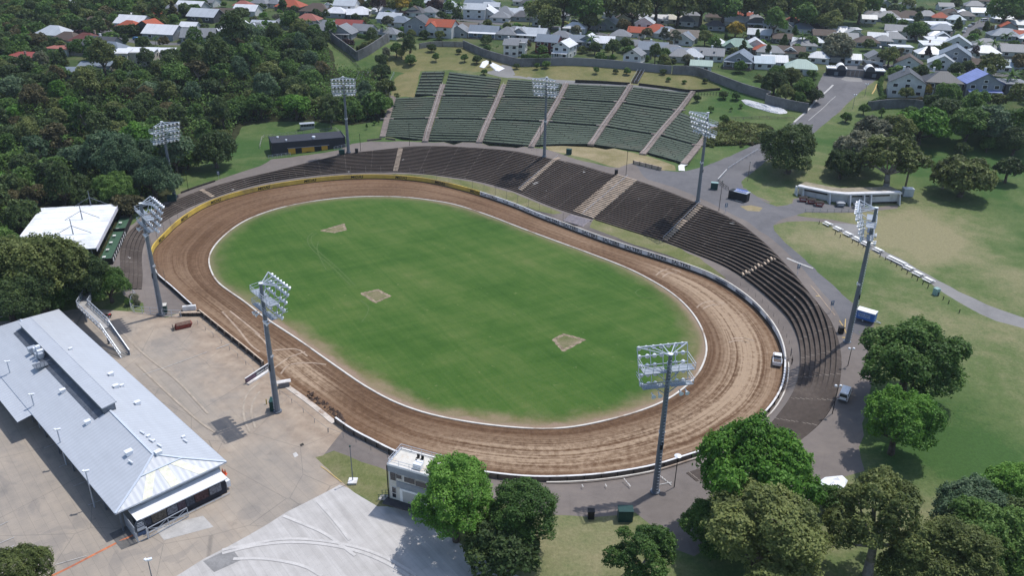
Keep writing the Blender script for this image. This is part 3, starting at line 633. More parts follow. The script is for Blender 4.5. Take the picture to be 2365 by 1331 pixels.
def textmesh(body, size, shear=0.0, bold=.0, xs=1.0):
    cu = bpy.data.curves.new('t', 'FONT'); cu.body = body; cu.size = size; cu.shear = shear; cu.offset = bold; cu.align_x = 'CENTER'; cu.resolution_u = 2
    o = bpy.data.objects.new('t', cu); col.objects.link(o); dg = bpy.context.evaluated_depsgraph_get(); dg.update()
    me = bpy.data.meshes.new_from_object(o.evaluated_get(dg)); V = [(v.co.x*xs, v.co.y) for v in me.vertices]; F = [tuple(p.vertices) for p in me.polygons]
    bpy.data.objects.remove(o); bpy.data.meshes.remove(me); bpy.data.curves.remove(cu); return V, F
CUM = np.r_[0, np.cumsum(np.linalg.norm(np.diff(np.vstack([OUTER, OUTER[:1]]), axis=0), axis=1))]
ON = normals(OUTER, True)
def on_path(s):
    s = s % CUM[-1]; i = min(len(OUTER)-1, int(np.searchsorted(CUM, s, side='right')-1)); j = (i+1) % len(OUTER); t = (s-CUM[i])/(CUM[i+1]-CUM[i])
    return OUTER[i]*(1-t)+OUTER[j]*t, ON[i]*(1-t)+ON[j]*t
def wall_marks(parent, VF, s0, z0, name, mat_, off=-.05, dir_=1):
    V, F = VF; vs = []
    for x, y in V:
        p, nn = on_path(s0+x*dir_); vs.append((p[0]+nn[0]*off, p[1]+nn[1]*off, z0+y))
    mb = MB(); mb.add(vs, F); return mb.build(name, mat_, parent)
def sof(px, py, z=.6): return CUM[int(np.argmin(np.hypot(*(OUTER-np.array(flat(px, py, z))).T)))]
def fine_s(px, py, z=.6):
    g = np.array(flat(px, py, z)); s = sof(px, py, z); c = np.linspace(s-3, s+3, 61); return c[int(np.argmin([np.hypot(*(on_path(k)[0]-g)) for k in c]))]
# yellow wall
yw = empty('safety_wall', (0,0,0), 0, 'low yellow track wall with repeated black lettering round the far left bend', 'wall')
mb = MB(); sweep(mb, run(iY0, iY1), [(0,0),(0,1.6),(.3,1.6),(.3,0)]); recalc(mb.build('wall_panel', m_yellow, yw))
mb = MB(); sweep(mb, run(iY0, iY1), [(-.03,0),(-.03,.2),(-.005,.2),(-.005,0)]); recalc(mb.build('kickboard', m_black, yw))
t1 = textmesh('MIDAS', 1.35, .25, .03, 1.1)
for p in [(368,554),(423,506),(502,467.5),(609,436),(715,418),(824,409.5),(927,410.5),(1021,422),(1102,443)]:
    wall_marks(yw, t1, fine_s(*p), .42, 'lettering', m_black)
# pale wall on the right
iE = oidx(1810.5, 838)
gw = empty('safety_wall', (0,0,0), 0, 'pale grey track wall with dark lettering along the back straight and right bend', 'wall')
mb = MB(); sweep(mb, run(iY1, iE), [(0,0),(0,1.6),(.3,1.6),(.3,0)]); recalc(mb.build('wall_panel', m_greywall, gw))
mb = MB(); sweep(mb, run(iY1, iE), [(-.04,0),(-.04,.38),(-.005,.38),(-.005,0)]); recalc(mb.build('kickboard', m_black, gw))
mb = MB(); sweep(mb, run(oidx(1300,524), iE), [(-.05,1.604),(-.05,1.72),(.28,1.72),(.28,1.604)]); recalc(mb.build('top_rail', m_kerb, gw))
t2 = textmesh('SALTERS', 1.4, 0, .03, 1.15)
for p in [(1284.7,508.5),(1328,524),(1373,540.5),(1421,557.5),(1471,574),(1523.5,592),(1578.5,611)]:
    wall_marks(gw, t2, fine_s(*p), .55, 'lettering', m_navy)
mk = MB(); mk.box((-1.0,.25,0),(.35,.5,.01)); mk.box((0,0,0),(1.5,.16,.01)); mk.box((.85,.2,0),(.5,.3,.01)); mk.box((1.05,.02,0),(.12,.3,.01))
MV = ([(v[0], v[1]) for v in mk.v], [f for f in mk.f if len({round(mk.v[i][2], 4) for i in f}) == 1][::2])
for p in [(1123.6,449),(1148,458),(1173,467.5),(1198,477),(1224.6,486),(1250.5,495)]: wall_marks(gw, MV, fine_s(*p), .75, 'lettering', m_navy)
m_bluep = M('faded_blue_panel', (.23,.25,.29), .6, var=.25, scale=2)
pm = MB(); pm.quad((-2.2,0,0),(2.2,0,0),(2.2,.85,0),(-2.2,.85,0)); pm2 = MB()
for px, py in [(1668,652),(1711.7,681),(1748.7,712),(1779,746)]:
    s0 = fine_s(px, py); vs = []; xs = np.linspace(-2.2, 2.2, 7)
    o = wall_marks(gw, ([(x, y) for y in (0, .8) for x in xs], [(i, i+1, i+8, i+7) for i in range(6)]), s0, .42, 'sign_panel', m_bluep, -.03)
    wall_marks(gw, ([(a, b) for x, y, w_ in ((-1.2,.35,1.2),(.6,.35,1.6),(0,.1,3)) for a, b in ((x-w_/2,y),(x+w_/2,y),(x+w_/2,y+.14),(x-w_/2,y+.14))], [(0,1,2,3),(4,5,6,7),(8,9,10,11)]), s0, .45, 'lettering', m_navy, -.05)
# near wall: dark outside, white top rail
nw = empty('safety_wall', (0,0,0), 0, 'dark low track wall with a white top rail round the near bend', 'wall')
mb = MB(); sweep(mb, run(iE, iG), [(0,-.2),(0,1.1),(.25,1.1),(.25,-.2)]); recalc(mb.build('wall_panel', m_timber, nw))
mb = MB(); sweep(mb, run(iE, iG), [(-.06,1.104),(-.06,1.2),(.3,1.2),(.3,1.104)]); recalc(mb.build('top_rail', m_white, nw))
mb = MB(); sweep(mb, run(iE, oidx(1260,1100)), [(.8,.5),(.8,.62),(1.05,.62),(1.05,.5)], zf=lambda p: 0.0); recalc(mb.build('lower_rail', m_kerb, nw))
C = resample(run(iE, iG), 3.0); Nn = normals(C); mb = MB()
for p, n_ in zip(C, Nn): mb.box((p[0]+n_[0]*.34, p[1]+n_[1]*.34, .5), (.14,.14,1.2))
mb.build('wall_posts', m_dark, nw)
# dark pit wall with posts
pw = empty('pit_wall', (0,0,0), 0, 'dark timber pit wall with stout posts between the yard and the clay', 'wall')
ip0, ip1 = int(np.argmin(np.hypot(*(OUTER-np.array(flat(611,846))).T))), int(np.argmin(np.hypot(*(OUTER-np.array(flat(465,727))).T)))
Cp = run(ip0, ip1); mb = MB(); sweep(mb, Cp, [(0,0),(0,1.15),(.22,1.15),(.22,0)]); recalc(mb.build('wall_panel', m_dark, pw))
mb = MB(); sweep(mb, Cp, [(-.04,1.154),(-.04,1.24),(.26,1.24),(.26,1.154)]); recalc(mb.build('top_rail', m_tan, pw))
C = resample(Cp, 3.6); Nn = normals(C)
for p, n_ in zip(C, Nn):
    mb = MB(); mb.box((p[0]+n_[0]*.4, p[1]+n_[1]*.4, .6), (.32,.32,1.2), math.atan2(n_[1], n_[0])); mb.build('post', m_timber, pw)
# yellow-edged dark wall low on the left
lw = empty('safety_wall', (0,0,0), 0, 'short dark track wall with pale rail between yellow wall and pit entrance', 'wall')
Cl = run(iL0, iY0); mb = MB(); sweep(mb, Cl, [(0,0),(0,1.1),(.2,1.1),(.2,0)]); recalc(mb.build('wall_panel', m_dark, lw))
mb = MB(); sweep(mb, Cl, [(-.04,1.104),(-.04,1.2),(.24,1.2),(.24,1.104)]); recalc(mb.build('top_rail', m_white, lw))
# concrete sill by the pit gate
sl = MB()
Cs = run(iG, int(np.argmin(np.hypot(*(OUTER-np.array(flat(661,887))).T))))
sweep(sl, Cs, [(-.1,0),(-.1,.09),(1.0,.09),(1.0,0)]); o = recalc(sl.build('concrete_sill', M('sill_concrete', (.50,.44,.38), .85, var=.2, scale=.5, dirt=(.24,.16,.11), dirt_scale=.4, dirt_amt=.9))); tag(o, 'cracked pale concrete sill between pit yard and clay beside gate', 'kerb')
# rope barrier in the pit yard
def rope(pts, label, h=1.0, gap=4.2, r_=.03, name='rope_barrier'):
    e = empty(name, (0,0,0), 0, label, 'barrier'); Cc = resample(np.array([tuple(at(*p)[:2]) for p in pts]), gap); zs = heights(Cc); w = MB()
    for p, z in zip(Cc, zs): w2 = MB(); w2.tube((p[0],p[1],z), (p[0],p[1],z+h), .045, n=6); w2.build('post', m_steel, e)
    for i in range(len(Cc)-1): w.bar((*Cc[i], zs[i]+h), (*Cc[i+1], zs[i+1]+h), r_)
    w.build('rope', m_steel, e)
rope(tile(0,2,[(1790,350),(1960,490),(2130,630),(2300,790)]), 'thin rope barrier on posts along the pit wall in the yard')
rope(tile(1,2,[(222,985),(345,1075),(470,1180),(545,1250),(655,1330)]), 'thin rope barrier on posts beside the concrete sill')
rope(tile(1,3,[(660,35),(800,85),(970,170),(1080,215),(1190,265)]), 'thin rope barrier on posts near the small control tower')
# catch fence
cf = empty('catch_fence', (0,0,0), 0, 'tall catch fence posts strung with cables behind the yellow wall', 'fence')
C = resample(run(oidx(390,660), oidx(1297,524)), 5.2); Nn = normals(C); cab = MB()
for i, (p, n_) in enumerate(zip(C, Nn)):
    w = MB(); b = p+n_*.45; w.tube((*b, 0), (*(b+n_*.1), 4.6), .05, .045, n=6); w.build('post', m_fpost, cf)
    if i:
        for z in (2.0, 2.9, 3.7, 4.5): cab.bar((*(C[i-1]+Nn[i-1]*.5), z), (*(b), z), .022)
cab.build('cable', m_fpost, cf)
def rail_fence(C, name, label, h=1.0, gap=2.5, mat_=None, rails=(1.0, .5), r_=.05, pr=.05, zoff=0):
    e = empty(name, (0,0,0), 0, label, 'fence'); C = resample(np.asarray(C)[:, :2], gap); zs = heights(C)+zoff
    for p, z in zip(C, zs): w = MB(); w.bar((p[0],p[1],z-.1), (p[0],p[1],z+h), pr*2); w.build('post', mat_ or m_steel, e)
    w = MB()
    for i in range(len(C)-1):
        for rr in rails: w.bar((*C[i], zs[i]+h*rr), (*C[i+1], zs[i+1]+h*rr), r_)
    w.build('rails', mat_ or m_steel, e); return e
Cr = run(oidx(1697,676), iE); rail_fence(Cr+normals(Cr)*1.5, 'guard_rail', 'thin wire guard rail behind the pale wall of the right bend', 1.1, 3.5, m_fpost, (1.0,.5), .025, .03, zoff=0.3)
# ------------------------------------------------------------------ terraces
def terr_mat():
    t = NT('terrace_tread'); p = t.pos(); a = t.attr('along')
    n = t.noise(p, .09, 5, .6, .6); n2 = t.noise(p, 1.1, 5, .65); n3 = t.noise(t.vscale(p, 1), 5, 2)
    f = t.math('ADD', t.math('MULTIPLY', n, .5), t.math('ADD', t.math('MULTIPLY', n2, .35), t.math('MULTIPLY', n3, .15)))
    c = t.ramp(f, [(.32, (.046,.036,.030)), (.5, (.074,.059,.050)), (.68, (.125,.102,.086))])
    j = t.math('FRACT', t.math('DIVIDE', a, 8.6)); ln = t.smooth(j, .006, .016, .75, 0)
    ln = t.math('MULTIPLY', ln, t.smooth(n2, .38, .5))
    c = t.mix(ln, c, (.38,.34,.29))
    wh = t.math('MULTIPLY', t.smooth(t.noise(p, .33, 1, .5), .765, .775), .8); c = t.mix(wh, c, (.5,.49,.47))
    t.principled(c, .88, 0, .2, n3, .25, .03); return t.m
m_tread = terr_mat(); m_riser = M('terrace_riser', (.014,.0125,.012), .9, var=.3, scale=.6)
TN = normals(TB)
Dt = []
for p, n_ in zip(TB[:, :2], TN):
    best = 60.0
    for a, b in zip(TT[:-1, :2], TT[1:, :2]):
        d = b-a; den = n_[0]*d[1]-n_[1]*d[0]
        if abs(den) < 1e-9: continue
        w_ = a-p; s = (w_[0]*d[1]-w_[1]*d[0])/den; u = (w_[0]*n_[1]-w_[1]*n_[0])/den
        if -1e-6 <= u <= 1+1e-6 and 0 < s < best: best = s
    if best == 60.0: best = np.hypot(*(TT[:, :2]-p).T).min()
    Dt.append(best)
Dt = np.array(Dt); 
for _ in range(8): Dt[1:-1] = .25*Dt[:-2]+.5*Dt[1:-1]+.25*Dt[2:]
ZT = []
for p, n_, d in zip(TB[:, :2], TN, Dt):
    e = p+n_*d; j = int(np.argmin(np.hypot(*(TT[:, :2]-e).T))); ZT.append(TT[j, 2])
ZT = np.array(ZT)
for _ in range(8): ZT[1:-1] = .25*ZT[:-2]+.5*ZT[1:-1]+.25*ZT[2:]
tbx = np.array([ppx(p)[0] for p in TB]); tby = np.array([ppx(p)[1] for p in TB])
half = len(TB)
TW = np.interp(np.arange(len(TB)), [0, 20, 45, 70, 160, 200, 216, len(TB)], [1.0, 1.0, .86, .76, .80, .92, .97, .97])
CUMT = np.r_[0, np.cumsum(np.linalg.norm(np.diff(TB[:, :2], axis=0), axis=1))]
def tb_idx(px, py):
    return int(np.argmin((tbx-px)**2+(tby-py)**2))
cuts = [0, tb_idx(490,442), tb_idx(913,397), tb_idx(1202,446), tb_idx(1348,500), tb_idx(1536,560), tb_idx(1713,640), tb_idx(1842,885), len(TB)-1]
tl = ['few curved brown terrace steps below the white roofed stand', 'shallow brown terrace behind the yellow wall on the far left bend', 'long dark terrace block in front of the bench bank, left of its middle stair', 'dark steep terrace block left of the widest tan stair', None, 'steep dark terrace block right of the widest tan stair', 'terrace block below the black kiosk between two narrow stairs', 'broad right hand terrace of eight wide steps by the blue trailer', 'lowest flattening brown terrace steps in front of the parked white van']
tl = [x for x in tl if x]
for sidx in range(len(cuts)-1):
    i0_, i1_ = cuts[sidx], cuts[sidx+1]
    mb = MB(); al = []; kmax = int(max(np.ceil(Dt[i0_:i1_+1]/TW[i0_:i1_+1])))
    def P3(i, k, zk):
        d = min(k*TW[i], Dt[i]); p = TB[i, :2]+TN[i]*d; N_ = max(1.0, Dt[i]/TW[i]); z = TB[i, 2]+min(zk, N_)*(ZT[i]-TB[i, 2])/N_
        return (p[0], p[1], z)
    for k in range(kmax):
        for i in range(i0_, i1_):
            if k*TW[i] >= Dt[i]-.05 and k*TW[i+1] >= Dt[i+1]-.05: continue
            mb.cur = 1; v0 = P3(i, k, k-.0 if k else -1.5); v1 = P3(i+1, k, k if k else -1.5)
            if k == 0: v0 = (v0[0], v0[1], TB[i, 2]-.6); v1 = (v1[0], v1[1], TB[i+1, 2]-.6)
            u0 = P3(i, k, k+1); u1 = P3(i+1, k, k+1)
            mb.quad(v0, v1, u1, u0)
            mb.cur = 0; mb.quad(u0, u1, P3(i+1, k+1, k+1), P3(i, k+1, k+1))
            al += [CUMT[i], CUMT[i+1], CUMT[i+1], CUMT[i]]*2
    for i in range(i0_, i1_):
        kk = [int(np.ceil((Dt[j]-.05)/TW[j])) for j in (i, i+1)]; a_, b_ = P3(i, 1e3, kk[0]), P3(i+1, 1e3, kk[1]); mb.cur = 1
        mb.quad(a_, b_, (b_[0], b_[1], b_[2]-1.6), (a_[0], a_[1], a_[2]-1.6)); al += [CUMT[i]]*4
    for ie in ([i0_] if sidx == 0 else [])+([i1_] if sidx == len(cuts)-2 else []):
        for k in range(kmax):
            if k*TW[ie] >= Dt[ie]-.05: break
            a_, b_ = P3(ie, k, k+1), P3(ie, k+1, k+1); mb.cur = 1; mb.quad(a_, b_, (b_[0], b_[1], b_[2]-2.5), (a_[0], a_[1], a_[2]-2.5)); al += [3.0]*4
    o = mb.build('terrace', [m_tread, m_riser]); o.data.attributes.new('along', 'FLOAT', 'POINT').data.foreach_set('value', np.array(al, np.float32))
    tag(o, tl[sidx], 'terrace', 'concrete terraces round the track')
def stair(bottom, top, width, steps, name, label, mat_, dz=.14, rail=None, frac=.55, base=None, group=None, thick=.5, dark=None, zf=None):
    """flight of boards from bottom to top; corner points are world vectors"""
    b, tp = Vector(bottom), Vector(top); e = empty(name, b, 0, label, 'stairs', group); d = (tp-b); dh = Vector((d.x, d.y, 0)); L = dh.length; dh.normalize(); a = math.atan2(dh.y, dh.x); mb = MB()
    for k in range(steps):
        s = (k+.5)/steps; c = d*s
        if zf: c.z = zf(b.x+c.x, b.y+c.y)-b.z
        mb.box((c.x, c.y, c.z+dz-thick/2), (L/steps*frac, width*random.uniform(.94,1.0), thick), a)
    mb.build('treads', mat_, e)
    if dark:
        mb = MB(); nx = Vector((-dh.y, dh.x, 0))*(width*.5)
        up = Vector((0,0,dz-.12)); mb.quad(nx+up, -nx+up, d-nx+up, d+nx+up); mb.build('stringer', dark, e)
    for off in (rail or []):
        mb = MB(); nx = Vector((-dh.y, dh.x, 0))*off; u = Vector((0,0,1.0)); mb.bar(nx+u, d+nx+u, .07)
        for k in range(0, steps+1, 6): c = d*(k/steps)+nx; mb.bar(c, c+u, .06)
        mb.build('handrail', m_galv, e)
    return e
def terr_z(x, y):
    q0 = np.array((x, y)); dl = q0-TB[:, :2]; pr = (dl*TN).sum(1); off = np.abs(dl[:, 0]*TN[:, 1]-dl[:, 1]*TN[:, 0])+np.where(pr < -2, 50, 0)+np.where(pr > Dt+3, 50, 0); i = int(off.argmin()); N_ = max(1.0, Dt[i]/TW[i]); k = min(N_, max(0, math.ceil(pr[i]/TW[i]-.15)))
    return TB[i, 2]+k*(ZT[i]-TB[i, 2])/N_
def tpt(px, py, z): return Vector((*flat(px, py, z), z))
for (b, tp, wd, n_, lab, rl) in [((493,457,1.3),(464,439,3.0),1.5,9,'short pale stair through the shallow terrace on the left bend',None),((913,397,1.8),(925,342,6.9),1.7,17,'narrow pale stair climbing the terrace opposite the bench bank',None),
   ((1201,443,1.8),(1292,366,9.2),1.7,26,'narrow tan stair with one rail left of the widest stair',[.85]),((1346,498,1.8),(1449,411,9.5),8.6,27,'widest tan stair crossing the middle of the dark terraces',[0.0]),
   ((1536,557,1.8),(1619,475,9.4),1.7,20,'narrow tan stair rising to the light tower beside the kiosk',[.8]),((1712,639,1.6),(1793,592,7.9),1.9,11,'short tan stair on the right bend terraces',None)]:
    stair(tpt(*b), tpt(*tp), wd, n_, 'terrace_stair', lab, m_tan, .30, rl, .62, group='stairs through the terraces', thick=.5, zf=terr_z)
# pale steps at the foot of the widest stair
stair(tpt(1323,517,1.0), tpt(1342,502,1.9), 8.0, 9, 'terrace_stair', 'pale mauve steps behind the lettered wall below widest stair', M('pale_boards', (.42,.37,.38), .8), .1, None, .5, group='stairs through the terraces', thick=.2, dark=m_black)
# ------------------------------------------------------------------ bench bank
def bench_mat():
    t = NT('bench_cover'); p = t.pos(); u = t.attr('su'); n = t.noise(p, .12, 5, .6); n2 = t.noise(t.vscale(p, (1,1,1)), 1.6, 4, .65); n3 = t.noise(p, 6, 2)
    f = t.math('ADD', t.math('MULTIPLY', n, .4), t.math('ADD', t.math('MULTIPLY', n2, .45), t.math('MULTIPLY', n3, .15)))
    c = t.ramp(f, [(.34, (.038,.054,.036)), (.5, (.062,.083,.058)), (.66, (.096,.118,.086))])
    c = t.mix(t.smooth(t.noise(p, .05, 4, .6), .55, .68, 0, .5), c, (.10,.095,.07))
    t.principled(c, .85, 0, .2, n3, .3, .04); return t.m
m_bench = bench_mat(); m_bfront = M('bench_front', (.030,.038,.032), .85, var=.35, scale=.8); m_bedge = M('bench_edge', (.088,.102,.08), .8, var=.4, scale=.7)
names_col = ['leftmost', 'second from left', 'third from left', 'third from right', 'second from right', 'rightmost']
for (b, tr_, BL, BR, TR, TL) in SEATQ:
    A = [np.array(at(*p)[:2]) for p in (BL, BR, TR, TL)]
    nr = (10, 10, 8)[tr_]; mb = MB(); nu = 10
    us = np.linspace(.06, .94, nu+1)
    def pt(u, v): return (A[0]*(1-u)+A[1]*u)*(1-v)+(A[3]*(1-u)+A[2]*u)*v
    vsmp = np.linspace(.03, .98, nr+1); zz = heights([pt(u, (vsmp[k]+vsmp[min(nr, k+1)])/2) for k in range(nr) for u in us]).reshape(nr, nu+1)+.28
    zb = heights([pt(u, vsmp[0]) for u in us])-.3
    for k in range(nr):
        for i in range(nu):
            p0, p1 = pt(us[i], vsmp[k]), pt(us[i+1], vsmp[k]); q0, q1 = pt(us[i], vsmp[k+1]), pt(us[i+1], vsmp[k+1])
            lo0, lo1 = (zb[i], zb[i+1]) if k == 0 else (zz[k-1][i], zz[k-1][i+1])
            mb.cur = 1; mb.quad((*p0, lo0), (*p1, lo1), (*p1, zz[k][i+1]), (*p0, zz[k][i]))
            e0, e1 = p0+(q0-p0)*.14, p1+(q1-p1)*.14
            mb.cur = 2; mb.quad((*p0, zz[k][i]), (*p1, zz[k][i+1]), (*e1, zz[k][i+1]), (*e0, zz[k][i]))
            mb.cur = 0; mb.quad((*e0, zz[k][i]), (*e1, zz[k][i+1]), (*q1, zz[k][i+1]), (*q0, zz[k][i]))
            if (i*7+k*3) % 4 == 0:   # seat dividers
                mb.cur = 1; c0 = (e0+e1)/2; c1 = (q0+q1)/2; zz_ = (zz[k][i]+zz[k][i+1])/2; mb.bar((*c0, zz_+.12), (*c1, zz_+.12), .09, .24)
    for sd, ui in ((0, 0), (1, nu)):   # end cheeks
        mb.cur = 1
        for k in range(nr):
            p0, q0 = pt(us[ui], vsmp[k]), pt(us[ui], vsmp[k+1]); mb.quad((*p0, zz[k][ui]-1.2), (*q0, zz[k][ui]-1.2), (*q0, zz[k][ui]), (*p0, zz[k][ui]))
    o = mb.build('bench_bank', [m_bench, m_bfront, m_bedge])
    tag(o, f'dark green bench rows, {names_col[b]} block of the {("lowest","middle","top")[tr_]} tier, hill bank', 'bench rows', 'green bench blocks on the hill bank')
ST = [([(883.7,317.5),(894,277),(909,225)], 'leftmost stone stair at the edge of the green bench bank', []),
 ([(982,328),(997.5,275),(1014,222),(1023,197)], 'second stone stair from the left on the green bench bank', [0.1]),
 ([(1107,330),(1129,277),(1152,225),(1163.4,198)], 'third stone stair from the left on the green bench bank', [0.1]),
 ([(1227,341),(1260.5,282),(1291,228.6),(1307.7,195)], 'stone stair behind a light tower in the middle of the bench bank', [0.1]),
 ([(1364,335.5),(1393,292.5),(1431.6,237.5),(1456,198)], 'stone stair leading up to the steep timber steps on the bank', [0.1]),
 ([(1484,357.5),(1519.7,313),(1568,256.7),(1600,214)], 'long stone stair second from the right on the bench bank', [0.1]),
 ([(1579,380),(1614,338),(1651,294)], 'rightmost stone stair with a white slab at its foot', [])]
for pts, lab, rl in ST:
    W_ = [at(*p) for p in pts]; e = empty('bank_stair', W_[0], 0, lab, 'stairs', 'stone stairs on the bench bank'); Cc = resample(catmull([np.array(p) for p in W_], step=1.0), .75); Nn = np.gradient(Cc[:, :2], axis=0); zs = heights(Cc[:, :2]); mb = MB()
    for p, tn, z in zip(Cc, Nn, zs):
        a = math.atan2(tn[1], tn[0]); mb.box((p[0]-W_[0].x, p[1]-W_[0].y, z+.28-W_[0].z), (.62, 2.2*random.uniform(.95,1.05), .7), a)
    mb.build('treads', m_stone, e)
    for p in pts[1:3]:
        g = at(*p); mb = MB(); mb.box((g.x-W_[0].x, g.y-W_[0].y, g.z-W_[0].z+.5), (5.2,.7,.4)); mb.build('landing', m_stone, e)
    if rl:
        mb = MB(); nn = normals(Cc); 
        for i in range(0, len(Cc)-4, 4):
            p, p2 = Cc[i], Cc[i+4]; s = Vector((W_[0].x, W_[0].y, W_[0].z)); mb.bar(Vector((p[0],p[1],zs[i]+1.4))-s, Vector((p2[0],p2[1],zs[i+4]+1.4))-s, .09); mb.bar(Vector((p[0],p[1],zs[i]+.3))-s, Vector((p[0],p[1],zs[i]+1.4))-s, .06)
        mb.build('handrail', M('bright_rail', (.5,.46,.42), .5), e)
# ------------------------------------------------------------------ built things round the track
m_lampw = M('lamp_shell', (.78,.80,.84), .3, .1, var=.04)
m_glass = M('dark_glass', (.02,.025,.032), .12, var=.1, spec=.6)
m_grate = M('steel_grating', (.30,.335,.38), .5, .2, var=.15, scale=3)
m_green = M('cabinet_green', (.012,.05,.045), .5, var=.15)
m_rubber = M('tyre_rubber', (.015,.015,.016), .8, var=.1)
m_red = M('skip_red', (.20,.03,.03), .55, var=.2, dirt=(.12,.07,.05), dirt_scale=1.5)
m_cream = M('cream_render', (.55,.53,.48), .8, var=.08, dirt=(.36,.33,.28), dirt_scale=.8)
m_whitewall = M('white_render', (.74,.74,.73), .7, var=.05, dirt=(.5,.48,.44), dirt_scale=.5, dirt_amt=.4)
m_conc2 = M('grey_concrete', (.36,.345,.325), .85, var=.15, scale=.5, dirt=(.2,.18,.16), dirt_scale=.3)
m_wallc = M('boundary_concrete', (.155,.155,.158), .9, var=.25, scale=.25, dirt=(.06,.065,.05), dirt_scale=.12, dirt_amt=.8)
def facing(p, q): return math.atan2(q[1]-p[1], q[0]-p[0])-math.pi/2
# lamp shell: axis along +y, dipping
lm = MB(); prof = [(.05,-.28),(.15,-.24),(.18,0),(.37,.22),(.39,.26),(.32,.24)]
ax = Vector((0, math.cos(R(35)), -math.sin(R(35)))); ux = Vector((1,0,0)); vx = ax.cross(ux); vs = []
for r_, z in prof:
    for i in range(10): t = 2*math.pi*i/10; vs.append(ax*z+ux*(r_*math.cos(t))+vx*(r_*math.sin(t)))
lm.add(vs, [(k*10+i, k*10+(i+1) % 10, (k+1)*10+(i+1) % 10, (k+1)*10+i) for k in range(5) for i in range(10)]+[tuple(range(9,-1,-1)), tuple(range(50,60))])
lamp0 = recalc(lm.build('floodlight', m_lampw, smooth_=True)); lamp_mesh = lamp0.data; bpy.data.objects.remove(lamp0)
hn = MB(); hn.tube((0,0,0),(0,.5,-.1),.08,.12,8); hn.tube((0,.5,-.1),(0,1.0,-.2),.12,.4,10); horn_mesh_o = hn.build('horn', m_lampw); horn_mesh = horn_mesh_o.data; bpy.data.objects.remove(horn_mesh_o)
def inst(name, me, parent, loc, rz=0): 
    o = bpy.data.objects.new(name, me); col.objects.link(o); o.parent = parent; o.location = loc; o.rotation_euler = (0,0,rz); return o
def tower(bpx, tpx, z, label, az=None, width=8.4):
    b = Vector((*flat(*bpx, z), z)) if z is not None else at(*bpx)
    hs = np.linspace(5, 45, 800); Hh = hs[int(np.argmin([abs(ppx((b.x, b.y, b.z+h))[1]-tpx[1]) for h in hs]))]
    e = empty('floodlight_tower', b, facing(b, OC) if az is None else R(az-90), label, 'floodlight tower', 'floodlight towers round the track'); w2 = width/2
    mb = MB(); mb.tube((0,0,-.5), (0,0,Hh), .58, .3, 10); mb.tube((0,0,0), (0,0,.35), .85, .85, 10)
    mb.build('pole', m_steel, e, smooth_=False)
    mb = MB()
    for k in range(int(Hh/.6)): mb.box((.0, -.62+.28*k*.6/Hh, k*.6+.5), (.3,.1,.04))
    mb.bar((.22,-.7,1), (.16,-.45,Hh-1), .05); mb.build('ladder', m_galv, e)
    mb = MB(); mb.tube((0,0,Hh), (0,0,Hh+.12), .42, .42, 10); mb.build('pole_cap', m_lampw, e)
    mb = MB(); mb.box((0,-.48,Hh*.36), (.5,.25,.9)); mb.box((.2,-.5,Hh*.36+.7),(.25,.2,.4)); mb.build('junction_box', m_black, e)
    fr = MB(); yf = lambda t: 3.3-2.0*t; zf = lambda t: Hh-.2-5.6*t
    for x in np.linspace(-w2, w2, 5): fr.bar((0,0,Hh-.15), (x, yf(0), zf(0)), .13)
    fr.bar((-w2,yf(0),zf(0)), (w2,yf(0),zf(0)), .2)
    for t in (.25,.5,.75,1.0): fr.bar((-w2+.25*t,yf(t),zf(t)), (w2-.25*t,yf(t),zf(t)), .13)
    for x in (-w2, -w2/2, 0, w2/2, w2): fr.bar((x,yf(0),zf(0)), (x*.97,yf(1),zf(1)), .11)
    for x in (-w2*.9, w2*.9): fr.bar((0,0,Hh-3.0), (x,yf(.5),zf(.5)), .1); fr.bar((0,0,Hh-5.8), (x,yf(1),zf(1)), .1)
    for x in (-w2*.6, w2*.6): fr.bar((0,0,Hh-5.0), (x,.4,Hh-2.9), .12); fr.bar((0,0,Hh-7.2), (x,.3,Hh-5.6), .12)
    fr.build('lamp_frame', m_galv, e)
    for zp, y0, y1 in ((Hh-2.9, -.5, 1.3), (Hh-5.6, -.5, .7)):
        mb = MB(); mb.box((-w2/2-.2, (y0+y1)/2, zp), (w2-.5, y1-y0, .1)); mb.box((w2/2+.2, (y0+y1)/2, zp), (w2-.5, y1-y0, .1)); mb.build('platform', m_grate, e)
        mb = MB(); X = w2*1.0
        for zz in (.55, 1.1):
            mb.bar((-X,y0,zp+zz), (X,y0,zp+zz), .07)
            for s in (-1, 1): mb.bar((s*X,y0,zp+zz), (s*X,yf(.3),zp+zz+.3), .07)
        for x in np.linspace(-X, X, 7): mb.bar((x,y0,zp), (x,y0,zp+1.1), .06)
        mb.build('railing', m_galv, e)
    for j, t in enumerate((.02,.25,.5,.75,1.0)):
        for i in range(7):
            if t > .4 and i == 3: continue
            x = -w2+.55+i*(width-1.1)/6; inst('floodlight', lamp_mesh, e, (x*(1-.03*t), yf(t)+.28, zf(t)-.2), R(random.uniform(-14,14)))
    for x in (-2.6,-1.5,2.0,3.0): inst('horn', horn_mesh, e, (x, -.2, Hh-6.5), math.pi)
    for s in (-1, 1): inst('horn', horn_mesh, e, (s*.55, -.1, Hh*.46), s*R(70))
    return e
tower((1513,1138),(1546,819),1.0,'tall near floodlight tower standing in front of the near bend, seen from behind', 103)
tower((641,952),(603,655),0.0,'floodlight tower in the pit yard with green cabinet at its foot', 40)
tower((374,727),(323,470),.2,'floodlight tower at the left end of the curved terrace by the chain link gate', 39)
tower((1956,792),(2029,480),5.1,'tallest looking floodlight tower on the right by the blue and white trailer')
tower((805,352),(793.6,177),5.9,'floodlight tower beside the black block with yellow doors', -80)
